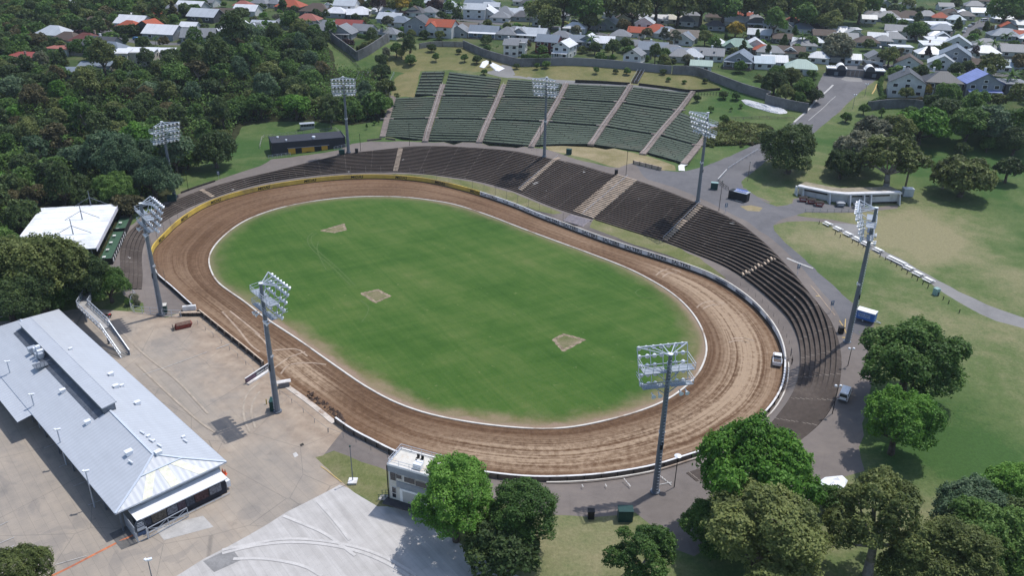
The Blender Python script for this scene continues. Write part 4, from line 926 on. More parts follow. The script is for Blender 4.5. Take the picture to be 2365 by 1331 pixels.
tower((1257,362),(1261,178),9.1,'floodlight tower standing in front of the green bench bank')
tower((1611,467),(1634.5,260),9.4,'floodlight tower at the tan stair near the black kiosk')
tower((403,455),(371.6,281),2.9,'floodlight tower rising out of the dark bush on the left', -42)
def post_lamp(b, t, label, head='stub', mat_=None, group='lamp posts', name='lamp_post', r_=.09):
    p = at(*b); hs = np.linspace(2, 14, 600); Hh = hs[int(np.argmin([abs(ppx((p.x, p.y, p.z+h))[1]-t[1]) for h in hs]))]
    e = empty(name, p, 0, label, 'lamp post', group); mb = MB(); mb.tube((0,0,-.2), (0,0,Hh), r_, r_*.7, 8); mb.build('pole', mat_ or m_black, e)
    mb = MB()
    if head == 'disc': mb.lathe((0,0,Hh), [(0,.28),(.25,.22),(.62,.05),(.62,-.02),(.1,-.1)], 14)
    elif head == 'globes':
        for s in (-1,1): mb.lathe((s*.45,0,Hh), [(0,.3),(.22,.2),(.28,0),(.2,-.2),(0,-.25)], 8)
        mb.bar((-.45,0,Hh-.2), (.45,0,Hh-.2), .06)
    elif head == 'flood': mb.box((.25,.1,Hh), (.6,.4,.25), .4); mb.box((-.25,-.05,Hh+.05), (.5,.35,.22), -.5)
    else: mb.lathe((0,0,Hh), [(0,.2),(.14,.15),(.18,0),(.1,-.1)], 8)
    mb.build('lamp', m_lampw if head != 'stub' else m_green, e)
    if head == 'base': pass
    return e
post_lamp((1557,1126),(1565,1054),'black lamp post with a pale disc head beside the near tower','disc')
post_lamp((1922,957),(1935,892),'black lamp post by the parked white van','globes')
post_lamp((1958,846),(1968,806),'black lamp post under the tree on the right bend','globes')
for b, t, l in [((1660,487),(1670,419),'slim black post at the terrace top beside the kiosk'),((1445.6,405),(1450,350),'slim dark post at the head of the widest stair'),((946,337),(943.8,286),'slim dark post below the left end of the bench bank'),((1247,341),(1250,287),'slim dark post beside the middle light tower'),((833,349),(831,310),'slim dark post right of the black toilet block'),((435.5,441),(429.6,399),'slim dark post on the left lawn above the terrace')]:
    post_lamp(b, t, l, 'stub')
post_lamp((1726.6,418),(1733.8,375),'wooden power pole at the road junction by the big pine','stub',m_timber)
post_lamp((1969,251.6),(1972,219),'twin globe lamp on the grass edge of the entrance road, lower one','globes',m_steel); post_lamp((1997,222),(2000,194),'twin globe lamp on the entrance road, nearer the gatehouse','globes',m_steel)
post_lamp((2037,175),(2028,162),'twin globe lamp against the right gatehouse wall','globes',m_steel)
post_lamp((815,1112),(807,1032),'slim grey lamp on a white footing on the small lawn','stub',m_steel)
mb = MB(); p = at(815,1113); mb.box((0,0,.1),(1.5,1.5,.3)); o = mb.build('lamp_footing', m_white, None, p); tag(o, 'square white footing under the slim grey lamp', 'footing')
post_lamp((353,1345),(349,1294),'grey lamp post at the bottom edge of the yard','flood',m_steel)
for b, t, l in [((38,912),(12,836),'floodlight post on the shady side of the long shed, furthest back'),((93,988),(70,912),'floodlight post on the shady side of the long shed, second from back'),((153.7,1074),(128,993),'floodlight post on the shady side of the long shed, second from front'),((219,1172),(196,1089),'floodlight post on the shady side of the long shed, nearest the white canopy')]:
    post_lamp(b, t, l, 'flood', m_galv, 'floodlight posts along the long shed', r_=.14)
# ------------------------------------------------------------------ local frames
class Fr:
    def __init__(s, o, x, z):     # origin (world xy), point on the +x axis, floor z
        s.o = Vector((o[0], o[1], z)); s.a = math.atan2(x[1]-o[1], x[0]-o[0])
    def L(s, px, py, z):          # pixel at absolute height z -> local
        g = flat(px, py, z); x, y = rot2(g[0]-s.o.x, g[1]-s.o.y, -s.a); return Vector((x, y, z-s.o.z))
def frame_px(p0, p1, z): return Fr(flat(*p0, z), flat(*p1, z), 0)
# long shed
F = Fr(flat(266.4,1187,4.6), flat(522.6,1067,4.6), 0)
rx = F.L(522.6,1067,4.6).x; ly = F.L(155.8,708.5,4.6).y
shed = empty('long_shed', F.o, F.a, 'long shed with a pale ribbed metal roof, raised ridge and roof vents', 'shed')
m_shedroof = roof_mat('shed_roof', (.455,.48,.52), .9, .18, .42, .4, .05)
m_shedroof2 = roof_mat('shed_roof_side', (.50,.555,.63), .9, .18, .42, .4, .05)
def swapxy(mat_):   # ribs that vary along local y
    m2 = mat_.copy(); 
    for nd in m2.node_tree.nodes:
        if nd.bl_idname == 'ShaderNodeSeparateXYZ':
            l = [k for k in m2.node_tree.links if k.from_node == nd]
            for k in l: ts = k.to_socket; m2.node_tree.links.remove(k); m2.node_tree.links.new(nd.outputs[1], ts)
    return m2
m_ribY = swapxy(m_shedroof); m_ribX = m_shedroof
E_, Rz = 4.6, 7.6; cx = rx/2; y1 = ly
rf = MB(); g = 6.2; k1 = .52
A0, B0, C0, D0 = Vector((0,0,E_)), Vector((rx,0,E_)), Vector((rx,y1,E_)), Vector((0,y1,E_))
Rf, Rb = Vector((cx,g,Rz)), Vector((cx,y1-g,Rz)); Pa, Pb = A0.lerp(Rf, .62)+Vector((0,-.2,-.05)), B0.lerp(Rf, .62)+Vector((0,-.2,-.05))
rf.add([A0,Pa,Rf,Rb,D0], [(0,1,2,3,4)]); rf.add([B0,C0,Rb,Rf,Pb], [(0,1,2,3,4)])
rf.cur = 1; rf.add([A0,B0,Pb,Pa], [(0,1,2,3)]); rf.add([Pa,Pb,Rf], [(0,1,2)]); rf.add([C0,D0,Rb], [(0,1,2)])
ro = rf.build('roof', [m_ribY, m_ribX], shed)
wl = MB(); ins = .9
wl.prism([(ins+3.2,ins),(rx-ins,ins),(rx-ins,y1-ins),(ins+3.2,y1-ins)], 0, E_+.25); wl.build('walls', M('shed_wall', (.30,.31,.33), .7), shed)
mb = MB()
for p, q_ in ((A0,B0),(B0,C0),(C0,D0),(D0,A0)): mb.bar(p-Vector((0,0,.12)), q_-Vector((0,0,.12)), .16, .22)
mb.build('gutter', m_galv, shed)
for xx in np.linspace(1.0, y1-1, 12): mb = MB(); mb.box((.8,xx,E_/2),(.25,.25,E_)); mb.build('verandah_post', m_steel, shed)
mb = MB()
for a, b in ((A0,Pa),(B0,Pb),(Pa,Rf),(Pb,Rf),(Rf,Rb),(Pa,Pb)): mb.bar(a+Vector((0,0,.05)), b+Vector((0,0,.05)), .35, .1)
mb.build('ridge_capping', M('ridge_cap', (.56,.61,.68), .4, .1, var=.04), shed)
for fx in (.27,.52,.78):
    mb = MB(); lo = A0.lerp(B0, fx); hi = Pa.lerp(Pb, fx*1.06-.03); d = Vector((.75,0,0)); u = Vector((0,-.02,.03)); mb.quad(lo-d+u, lo+d+u, hi+d+u, hi-d+u); mb.build('roof_light', M('clear_sheet', (.60,.60,.48), .4), shed)
mo0, mo1 = F.L(72,737,8.6), F.L(262,943,8.6)      # raised ridge
mon = MB(); xA, yA, yB = cx-.6, mo1.y+1.2, min(y1-g+1, mo0.y)
mon.cur = 0; MZ = .55; mon.add([(xA-.6,yA,8.1+MZ),(xA+1.9,yA,8.4+MZ),(xA+1.9,yB,8.4+MZ),(xA-.6,yB,8.1+MZ)], [(0,1,2,3)]); mon.add([(xA-.6,yA,7.98+MZ),(xA+1.9,yA,8.28+MZ),(xA+1.9,yB,8.28+MZ),(xA-.6,yB,7.98+MZ)], [(3,2,1,0)])
mon.bar((xA-.6,yA,8.04+MZ),(xA-.6,yB,8.04+MZ),.14,.2); mon.bar((xA+1.9,yA,8.34+MZ),(xA+1.9,yB,8.34+MZ),.14,.2); mon.bar((xA-.6,yA,8.04+MZ),(xA+1.9,yA,8.34+MZ),.14,.2)
mon.build('roof_monitor', [m_ribY], shed)
mb = MB(); mb.box((xA+1.6,(yA+yB)/2,8.0),(.1,yB-yA-.3,1.7)); mb.box((xA+.6,yA+.2,7.9),(2.1,.1,1.5)); mb.box((xA-.35,(yA+yB)/2,7.8),(.08,yB-yA-.3,1.5)); mb.build('monitor_wall', m_steel, shed)
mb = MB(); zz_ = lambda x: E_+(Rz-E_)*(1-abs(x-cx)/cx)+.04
mb.quad((xA-2.1,yA+.4,zz_(xA-2.1)),(xA-.4,yA+.4,zz_(xA-.4)),(xA-.4,yB-.3,zz_(xA-.4)),(xA-2.1,yB-.3,zz_(xA-2.1))); mb.build('dark_roof_band', M('roof_band_grey', (.085,.095,.115), .35, var=.3, scale=.8), shed)  # flat dark band added on the left slope beside the monitor, not glass
def rz_at(x): return E_+(Rz-E_)*(1-abs(x-cx)/cx)
def on_roof(px, py):
    z = 6.0
    for _ in range(6): v = F.L(px, py, z); z = rz_at(max(0, min(rx, v.x)))
    return Vector((v.x, v.y, z))
for px, py, s in [(163.5,808,.7)]+[(x/3.915, 660+y/3.915, 1.0) for x, y in ((1005,812),(1050,922),(570,962),(1245,1072),(795,1246))]+[(x/3.915, 660+y/3.915, .7) for x, y in ((1105,912),)]+[(x/3.9033, 990+y/3.9033, s_) for x, y, s_ in ((1165,232,1.2),(1430,232,1.1),(1340,78,.6),(1655,85,.6),(1388,118,.5))]:
    s *= .78; v = on_roof(px, py); mb = MB(); mb.box((v.x,v.y,v.z+.3*s),(1.15*s,.95*s,.75*s)); mb.box((v.x,v.y,v.z+.7*s),(1.3*s,1.1*s,.12)); mb.build('roof_vent', m_lampw, shed)
for px, py in [(x/3.9033, 990+y/3.9033) for x, y in ((1285,48),(1365,118),(1440,165),(1673,122),(1180,312))]:
    v = on_roof(px, py); mb = MB(); mb.tube((v.x-.1,v.y+.6,v.z+.25),(v.x+.1,v.y-.6,v.z+.25),.16,n=8); mb.build('vent_pipe', m_lampw, shed)
for dx, dy, sx, sy, sz in ((0,0,1.4,1.2,1.0),(1.8,-.4,.9,.8,1.6),(2.6,.9,.8,.8,1.8),(3.4,.2,1.1,.8,1.3),(3.4,-1.2,.9,.7,.9),(2.2,-2.2,.9,.8,1.0)):
    v = on_roof(76+dx*6, 815+dx*3-dy*3); mb = MB(); mb.box((v.x,v.y,v.z+sz/2+.3),(sx,sy,sz)); mb.box((v.x,v.y,v.z+.15),(sx*.8,sy*.8,.3)); mb.build('air_conditioner', m_lampw if sz > 1.1 else m_galv, shed)
v = on_roof(105, 838); mb = MB()
for i in range(7): mb.box((v.x-2+i*.7,v.y-1.6,v.z+.55),(.08,.08,1.1))
mb.bar((v.x-2.2,v.y-1.6,v.z+1.1),(v.x+2.4,v.y-1.6,v.z+1.1),.08); mb.box((v.x,v.y-.6,v.z+.15),(4.6,2.2,.1)); mb.build('plant_platform', m_steel, shed)
# lower canopy along the shady side
mb = MB(); mb.add([(-2.6,y1*.48,4.0),(.2,y1*.48,4.5),(.2,y1,4.5),(-2.6,y1,4.0)],[(0,1,2,3)]); mb.add([(-2.6,y1*.48,3.9),(.2,y1*.48,4.4),(.2,y1,4.4),(-2.6,y1,3.9)],[(3,2,1,0)]); mb.build('side_canopy', m_ribY, shed)
# white roofed annexe with a picture wall
F2 = Fr(flat(317.7,1202.6,3.1), flat(522.6,1105,3.1), 0); w2 = F2.L(522.6,1105,3.1).x; d2 = F2.L(298.5,1179.6,3.1).y
ann = empty('annexe', F2.o, F2.a, 'long low annexe with a flat white roof and dark picture wall facing the yard', 'annexe')
mb = MB(); mb.box((w2/2,d2/2,3.05),(w2+.3,d2+.3,.18)); mb.build('roof', M('bright_membrane', (.82,.83,.85), .5, var=.02), ann)
mb = MB(); mb.box((w2/2,d2/2+.05,1.48),(w2-.3,d2-.4,2.95)); mb.build('wall', m_navy, ann)
mur = [M('mural_'+n, c, .6, var=.7, scale=3.2) for n, c in (('mauve',(.07,.05,.07)),('slate',(.05,.06,.085)),('tan',(.10,.085,.07)),('pale',(.16,.165,.19)),('rust',(.06,.03,.035)),('blue',(.09,.12,.19)))]
xx = .6; k = 0
while xx < w2-2:
    wd = random.uniform(1.2, 2.6); mb = MB(); mb.box((xx+wd/2,.1,random.uniform(1.75,1.95)),(wd*.92,.05,random.uniform(1.3,1.75))); mb.build('picture_panel', random.choice(mur), ann); xx += wd
mb = MB(); mb.bar((.3,-.5,.35),(w2,-.5,.35),.1); 
for i in range(9): mb.bar((.5+i*w2/9,-.5,0),(.5+i*w2/9,-.5,.35),.08)
mb.build('kick_rail', m_galv, ann)
mb = MB(); mb.box((w2+.5,1.2,1.2),(.7,1.0,1.2)); mb.build('gas_box', m_lampw, ann)
# gate, arch sign and mesh panel in front of the annexe
g0, g1 = at(*tile(0,3,[(1350,990)])[0]), at(*tile(0,3,[(1700,800)])[0]); gt = empty('yard_gate', g0, math.atan2(g1.y-g0.y, g1.x-g0.x), 'galvanised swing gate with diagonal braces in front of the annexe', 'gate'); Lg = (g1-g0).length
mb = MB()
for z in (.15, 1.9): mb.bar((0,0,z),(Lg,0,z),.09)
mb.bar((0,0,1.0),(Lg,0,1.0),.06)
for x in (0, Lg/2, Lg): mb.bar((x,0,.1),(x,0,1.95),.09)
for x0_, x1_ in ((0,Lg/2),(Lg,Lg/2)): mb.bar((x0_,0,.15),(x1_,0,1.9),.06); mb.bar((x1_,0,.15),(x0_,0,1.9),.06)
mb.build('gate_frame', m_galv, gt); mb = MB(); mb.tube((-.2,0,0),(-.2,0,2.3),.12); mb.build('gate_post', m_galv, gt)
s0, s1 = at(*tile(0,3,[(1250,1030)])[0]), at(*tile(0,3,[(1340,990)])[0]); sg = empty('arch_sign', s0, math.atan2(s1.y-s0.y, s1.x-s0.x), 'arched navy entrance sign with pale lettering panels beside the swing gate', 'sign'); Ls = (s1-s0).length
arc = [(-.1,1.9),(-.1,3.0)]+[(Ls/2-(Ls/2+.1)*math.cos(t), 3.0+1.0*math.sin(t)) for t in np.linspace(.2, math.pi-.2, 9)]+[(Ls+.1,3.0),(Ls+.1,1.9)]
mb = MB(); n = len(arc); mb.add([(x,-.05,z) for x, z in arc]+[(x,.05,z) for x, z in arc], [tuple(range(n)), tuple(range(2*n-1, n-1, -1))]+[(i,(i+1)%n+0,n+(i+1)%n,n+i) for i in range(n)]); mb.build('board', M('slate_board', (.06,.075,.10), .5), sg)
mb = MB(); mb.box((Ls/2,-.08,2.35),(Ls*.75,.04,.55)); mb.build('pale_panel', m_galv, sg)
mb = MB()
for z, wv in ((3.45,.5),(3.15,.7),(2.9,.65)): mb.box((Ls/2,-.08,z),(Ls*wv,.04,.12))
mb.build('lettering', m_galv, sg)
mb = MB(); mb.box((Ls*.5,-.07,1.45),(Ls*.8,.05,.6)); mb.box((Ls*.7,-.07,1.1),(Ls*.3,.05,.3)); mb.build('blue_plate', M('plate_blue', (.05,.09,.18), .5), sg)
mb = MB()
for x in (0, Ls): mb.bar((x,0,0),(x,0,3.0),.1)
mb.bar((0,0,.1),(Ls,0,.1),.07); mb.build('posts', m_galv, sg)
h0, h1 = at(*tile(0,3,[(1250,1030)])[0]), at(*tile(0,3,[(1140,880)])[0]); hg = empty('mesh_fence', h0, math.atan2(h1.y-h0.y, h1.x-h0.x), 'tall pale mesh fence panel running back from the arched sign', 'fence'); Lh = (h1-h0).length
mb = MB(); 
for x in np.linspace(0, Lh, 4): mb.bar((x,0,0),(x,0,2.5),.08)
for z in (.1,1.3,2.5): mb.bar((0,0,z),(Lh,0,z),.06)
mb.build('frame', m_galv, hg); mb = MB()
for x in np.linspace(0, Lh, 30): mb.bar((x,0,.1),(x,0,2.5),.03)
mb.build('mesh_panel', m_galv, hg)
# stand with a white roof
zs = 7.2; F3 = Fr(flat(222,573,zs), flat(274.6,470.5,zs), 2.3); w3 = F3.L(274.6,470.5,zs).x; d3 = F3.L(84,497,zs).y
st = empty('grandstand', F3.o, F3.a, 'small grandstand under a broad white sheet roof among the trees on the left', 'grandstand')
m_standroof = M('stand_roof', (.74,.76,.78), .55, var=.05, scale=.4, dirt=(.42,.42,.42), dirt_scale=.12, dirt_amt=.45)
hz = zs-2.3
mb = MB(); mb.add([(0,0,hz),(w3,0,hz),(w3,d3,hz+.3),(0,d3,hz+.3),(0,0,hz-.25),(w3,0,hz-.25),(w3,d3,hz),(0,d3,hz)], [(0,1,2,3),(7,6,5,4),(0,4,5,1),(1,5,6,2),(2,6,7,3),(3,7,4,0)]); mb.build('roof', m_standroof, st)
mb = MB(); mb.box((w3/2,-.08,hz-.3),(w3+.3,.12,1.2)); mb.build('fascia', M('fascia_mauve', (.62,.60,.66), .5), st)
mb = MB()
for x in np.linspace(1.5, w3-.2, 8): mb.bar((x,.2,hz+.02),(x,d3-.3,hz+.32),.07,.06)
for y in np.linspace(d3*.15, d3*.95, 6): mb.bar((.1,y,hz+.05+.3*y/d3),(w3-.1,y,hz+.05+.3*y/d3),.05,.05)
mb.build('roof_seam', m_standroof, st)
for bx, tx in (((190,506),(183,474)),((169,541),(161.7,507)),((210,474),(203.6,448))):
    v = F3.L(*bx, zs+.2); mb = MB(); mb.tube((v.x,v.y,hz),(v.x,v.y,hz+4.6),.16,.1,8)
    for dy in (4.5,-4.5): mb.bar((v.x,v.y,hz+2.6),(v.x,v.y+dy,hz+.2),.12)
    mb.build('roof_mast', m_steel, st)
mb = MB(); mb.box((w3/2,d3*.6,hz/2-.2),(w3-1.5,d3*.6,hz-.4)); mb.build('back_wall', m_black, st)
for x in np.linspace(1, w3-1, 5): mb = MB(); mb.box((x,1.5,hz/2-.1),(.3,.3,hz-.2)); mb.build('column', m_steel, st)
bx = MB(); F4y = -3.2
bx.box((w3/2-1,F4y+1.7,1.0),(w3-1.5,3.2,.2)); bx.build('deck', M('deck_green', (.045,.10,.06), .7, var=.2), st)
bx = MB(); bx.box((w3/2-1,F4y,.9),(w3-1.2,.15,1.8)); bx.box((-.2,F4y+1.6,.9),(.15,3.2,1.8)); bx.box((w3-1.7,F4y+1.6,.9),(.15,3.2,1.8)); bx.box((w3*.62,F4y+1.6,1.0),(.15,3.2,1.9)); bx.build('box_wall', m_black, st)
for i in range(9): mb = MB(); mb.box((1.0+i*(w3*.6)/9,F4y-.1,.95),(.8,.06,1.1)); mb.build('white_panel', m_white, st)
for i in range(6): mb = MB(); mb.box((1.6+i*(w3-4)/6,F4y+2.2,1.65),(.9,.8,.08)); mb.box((1.6+i*(w3-4)/6,F4y+2.2,1.38),(.12,.12,.55)); mb.build('white_table', m_white, st)
# control tower
zt_ = 8.6; F5 = Fr(flat(895,1071,zt_), flat(983,1096,zt_), 0); w5 = 9.6; d5 = F5.L(928,1036,zt_).y
ct = empty('control_tower', F5.o, F5.a, 'three storey cream control tower with a flat railed roof beside the track', 'tower')
m_band = M('grey_band', (.26,.28,.31), .7, var=.08)
mb = MB(); mb.box((w5/2,d5/2,4.15),(w5,d5,8.5)); mb.build('wall', m_cream, ct)
mb = MB(); mb.box((w5/2,d5/2,8.46),(w5-.4,d5-.4,.16)); mb.build('roof', M('tower_roof', (.60,.575,.52), .85, var=.08, dirt=(.45,.30,.16), dirt_scale=.35, dirt_amt=.5), ct)
mb = MB(); 
for a, b in (((0,0),(w5,0)),((w5,0),(w5,d5)),((w5,d5),(0,d5)),((0,d5),(0,0))): mb.bar((*a,8.45),(*b,8.45),.26,.34)
mb.build('parapet', m_whitewall, ct)
mb = MB(); mb.box((w5/2,-.04,7.75),(w5+.04,.14,1.15)); mb.build('grey_band', m_band, ct)
mb = MB(); mb.box((w5/2+.7,-.05,5.05),(w5-1.6,.16,1.1)); mb.build('grey_band', m_band, ct)
for x, z, wd, hh in ((.9,6.75,1.0,.75),(.9,5.95,1.0,.75),(2.0,6.6,1.0,.75),(3.9,6.45,1.9,1.0),(6.0,6.3,2.0,1.0),(.95,3.6,.7,1.1),(.95,2.5,.7,.8)):
    f = MB(); f.cur = 0; f.box((x,-.02,z),(wd+.16,.12,hh+.16)); f.cur = 1; f.box((x,-.06,z),(wd,.1,hh)); f.build('window', [m_white, m_glass], ct)
mb = MB(); mb.box((4.6,-.1,3.1),(5.0,.2,2.6)); mb.build('door_frame', m_whitewall, ct)
mb = MB(); mb.box((4.7,-.2,2.9),(4.2,.06,2.2)); mb.build('roller_door', board_mat('roller', (.42,.42,.41), .22), ct)
mb = MB(); mb.box((w5/2-.2,-.75,1.55),(w5+.6,1.7,.16)); mb.build('canopy', M('canopy_felt', (.06,.058,.062), .9), ct)
mb = MB(); mb.box((5,-.06,.75),(7.4,.1,1.3)); mb.build('lower_door', m_whitewall, ct)
mb = MB(); mb.tube((-.12,-.1,.2),(-.12,-.1,8.2),.1); mb.build('downpipe', m_dark, ct)
rl = MB()
for a, b in (((.1,d5-.1),(w5-.1,d5-.1)),((.1,.1),(w5-.1,.1)),((.1,.1),(.1,d5-.1)),((w5-.1,.1),(w5-.1,d5-.1))):
    for z in (9.0,9.5): rl.bar((*a,z),(*b,z),.06)
    for t in np.linspace(0,1,6): rl.bar((a[0]+(b[0]-a[0])*t,a[1]+(b[1]-a[1])*t,8.5),(a[0]+(b[0]-a[0])*t,a[1]+(b[1]-a[1])*t,9.5),.05)
rl.build('roof_railing', m_galv, ct)
mb = MB(); mb.box((5.0,1.0,9.0),(1.4,.9,.9)); mb.box((5.1,1.5,9.3),(1.1,.5,.5)); mb.build('air_conditioner', m_lampw, ct)
for x, y in ((4.0,d5*.62),(4.8,d5*.6)):
    ch = empty('folding_chair', (0,0,0), 0, 'black folding chair on the flat tower roof, '+('left' if x < 4.5 else 'right')+' of two', 'chair', 'chairs on the tower roof'); ch.location = F5.o+Vector((*rot2(x,y,F5.a),8.55)); ch.rotation_euler = (0,0,F5.a)
    mb = MB(); mb.box((0,0,.45),(.5,.5,.05)); mb.build('seat', m_black, ch); mb = MB(); mb.box((0,.25,.75),(.5,.05,.5)); mb.build('backrest', m_black, ch)
    for sx in (-.22,.22):
        for sy in (-.22,.22): mb = MB(); mb.bar((sx,sy,0),(sx,sy,.45),.05); mb.build('leg', m_black, ch)
p = at(868,1158); es = empty('side_steps', p, F5.a, 'short green railed steps at the left foot of the control tower', 'steps')
mb = MB()
for k in range(5): mb.box((.5+k*.6,1.0,.15+.2*k),(.6,1.3,.2))
mb.build('treads', m_conc2, es); mb = MB()
for y in (.4,1.6):
    mb.bar((.2,y,1.1),(3.2,y,2.1),.06); mb.bar((.2,y,.6),(3.2,y,1.6),.05)
    for k in range(5): mb.bar((.3+k*.7,y,.1+.2*k),(.3+k*.7,y,1.15+.23*k),.06)
mb.build('handrail', M('rail_green', (.03,.09,.05), .5), es)
# black block with yellow doors
zb_ = 5.3; F6 = Fr(flat(630,361,zb_-.4), flat(798,344,zb_), zb_-.2); w6 = F6.L(800,345,zb_).x; d6 = 10.0
tb_ = empty('toilet_block', F6.o, F6.a, 'low black toilet block with three yellow doors behind the left terrace', 'building')
h6 = 4.5
mb = MB(); mb.box((w6/2,d6/2,h6/2-.3),(w6,d6,h6+.6)); mb.build('wall', board_mat('black_boards', (.022,.026,.034), .4), tb_)
mb = MB(); mb.add([(.2,.3,h6+.02),(w6-.2,.3,h6+.02),(w6-.2,d6-.2,h6-.2+.3),(.2,d6-.2,h6-.2+.3)],[(0,1,2,3)]); mb.build('roof', roof_mat('black_roof', (.035,.036,.045), .6, .15, .6, .3), tb_)
mb = MB(); mb.box((.1,d6/2,h6+.1),(.22,d6+.2,.5)); mb.box((w6-.1,d6/2,h6+.1),(.22,d6+.2,.5)); mb.box((w6/2,.08,h6+.02),(w6-.4,.2,.3)); mb.build('parapet', m_navy, tb_)
m_dooryel = M('door_yellow', (.55,.30,.035), .5, var=.06)
sx6 = w6/168.0
for x0_, x1_, mt in ((112,127,m_dooryel),(128,139,m_black),(141,168,m_dooryel),(170,181,m_black),(184,197,m_dooryel)):
    a, b = (x0_-78)*w6/158.0*.99, (x1_-78)*w6/158.0*.99; mb = MB(); mb.box(((a+b)/2,-.05,1.05),(b-a,.14,2.1)); mb.build('door', mt, tb_)  # black ones are flat panels painted in for the dark openings between doors
mb = MB(); mb.box(((112+197)/2*w6/158-78*w6/158,-.25,2.3),(90*w6/158,.5,.12)); mb.build('door_canopy', m_steel, tb_)
mb = MB(); mb.box(((154-78)*w6/158,-.35,.45),(1.6,.45,.1)); mb.box(((154-78)*w6/158-.5,-.35,.2),(.1,.4,.4)); mb.box(((154-78)*w6/158+.5,-.35,.2),(.1,.4,.4)); mb.build('bench', m_dark, tb_)
for x, y, s in ((3.0,6.8,.7),(5.5,2.2,.6),(w6*.58,2.4,1.0)): mb = MB(); mb.lathe((x,y,h6+.02),[(.45*s,0),(.45*s,.5*s),(.7*s,.6*s),(.6*s,.85*s),(0,.95*s)],10); mb.build('roof_vent', m_lampw, tb_)
for a, b, l in (((620,366),(671,359),'grey handrail on a ramp at the left front of the black block'),((772,346),(806,338),'grey handrail at the right front of the black block')):
    rail_fence([tuple(at(*a)[:2]), tuple(at(*b)[:2])], 'handrail', l, 1.1, 1.6, m_galv, (1.0,.55,.1), .06)
rail_fence([tuple(at(600,343)[:2]), tuple(at(606,318)[:2]), tuple(at(776,300)[:2]), tuple(at(808,330)[:2])], 'wire_fence', 'pale rail fence round the back of the black block', 1.1, 3.0, m_conc2, (1.0,.5), .06)
# little open shelter
p = at(711,299); F7 = Fr((p.x,p.y), flat(730,298,p.z), p.z); sh = empty('shelter', p, F6.a, 'small grey glazed shelter on the lawn behind the black block', 'shelter')
mb = MB(); mb.box((0,1.2,.55),(5.4,2.4,1.2)); mb.build('wall', m_conc2, sh); mb = MB(); mb.box((0,1.2,1.65),(5.2,2.2,1.0)); mb.build('glazing', m_glass, sh)
mb = MB(); mb.box((0,1.2,2.25),(5.8,2.8,.14)); mb.build('roof', m_galv, sh)
for x in np.linspace(-2.6,2.6,6): mb = MB(); mb.box((x,-.02,1.65),(.1,.1,1.05)); mb.build('mullion', m_steel, sh)
# kiosk
p0, p1 = at(1681,457.5), at(1721,468.5); F8 = Fr(p0, p1, min(p0.z, p1.z)-.1); w8 = (p1-p0).length; d8 = 2.6
kk_ = empty('kiosk', F8.o, F8.a, 'black container kiosk with a blue lettered sign on its roof', 'kiosk')
mb = MB(); mb.box((w8/2,d8/2,1.35),(w8,d8,2.7)); mb.build('wall', board_mat('container_black', (.014,.017,.021), .3), kk_)
mb = MB(); mb.box((w8/2+.8,d8/2,2.75),(w8-1.4,d8+.1,.1)); mb.build('roof', m_galv, kk_)
mb = MB(); mb.quad((w8*.27,.5,2.86),(w8-.4,.5,2.86),(w8-.4,d8-.4,3.15),(w8*.27,d8-.4,3.15)); mb.build('sign_board', M('sign_blue', (.035,.10,.36), .4, var=.05), kk_)
V, Ft = textmesh('MERCHANDISE', .95, 0, .01, .9); lw_ = max(v[0] for v in V)*2; sc = (w8*.66)/lw_; mb = MB(); mb.add([(w8*.62+x*sc, .8+y*1.1, 2.9+(y*1.1+.3)*.17) for x, y in V], Ft); mb.build('lettering', m_white, kk_)
mb = MB(); mb.box((w8/2+1,-.6,.35),(2.2,.5,.1)); mb.build('step', m_conc2, kk_); mb = MB(); mb.box((w8+.05,d8/2-.3,1.3),(.08,1.3,2.4)); mb.build('door', m_navy, kk_)
rail_fence([tuple(at(1659,423)[:2]), tuple(at(1682,440)[:2])], 'guard_rail', 'dark double rail between the green cabinet and the kiosk', 1.0, 1.8, m_dark, (1.0,.5), .1)
rail_fence([tuple(at(1657,419)[:2]), tuple(at(1678,396)[:2])], 'guard_rail', 'white crash rail beside the road above the green cabinet', .8, 1.8, m_white, (1.0,.8), .14)
rail_fence([tuple(at(1682,392)[:2]), tuple(at(1715,370)[:2]), tuple(at(1750,349)[:2])], 'guard_rail', 'thin grey roadside rail running up the entrance road', .8, 3, m_galv, (1.0,), .08)
# cabinets and bins
def cabinet(px, py, sx, sy, sz, rz, mat_, label, cat='cabinet', name='utility_cabinet', top=None):
    p = at(px, py); e = empty(name, p, rz, label, cat, None); mb = MB(); mb.box((0,0,sz/2),(sx,sy,sz)); mb.build('body', mat_, e); mb = MB(); mb.box((0,0,sz+.04),(sx+.12,sy+.12,.08)); mb.build('lid', top or mat_, e)
    if sx > 1.2:
        for s in (-1,1): mb = MB(); mb.box((s*sx*.24,-sy/2-.02,sz*.5),(sx*.42,.05,sz*.8)); mb.build('door', mat_, e)
    return e
m_teal = M('lid_teal', (.25,.38,.36), .5)
cabinet(1649,437,2.1,1.3,2.1,-.3,m_green,'dark green cabinet with pale lid at the road junction left of the kiosk',top=m_teal)
cabinet(1314,356,1.8,1.2,1.8,-.3,m_green,'dark green cabinet on the dry grass edge below the bench bank')
cabinet(1443,1200,2.3,1.5,2.1,0,m_green,'large dark green cabinet in the shade below the near tower')
cabinet(790,356,2.0,1.2,1.6,.1,m_green,'dark green cabinet at the foot of the tower by the black block')
cabinet(633,946,1.2,1.8,2.2,.1,m_green,'green cabinet with yellow bollards beside the pit yard tower')
cabinet(379,722,1.5,1.5,2.0,.3,m_green,'green cabinet with cream lid at the left end tower',top=m_cream)
cabinet(398,464,2.6,1.6,1.7,.3,m_green,'green cabinet half hidden under the bush by the left terrace')
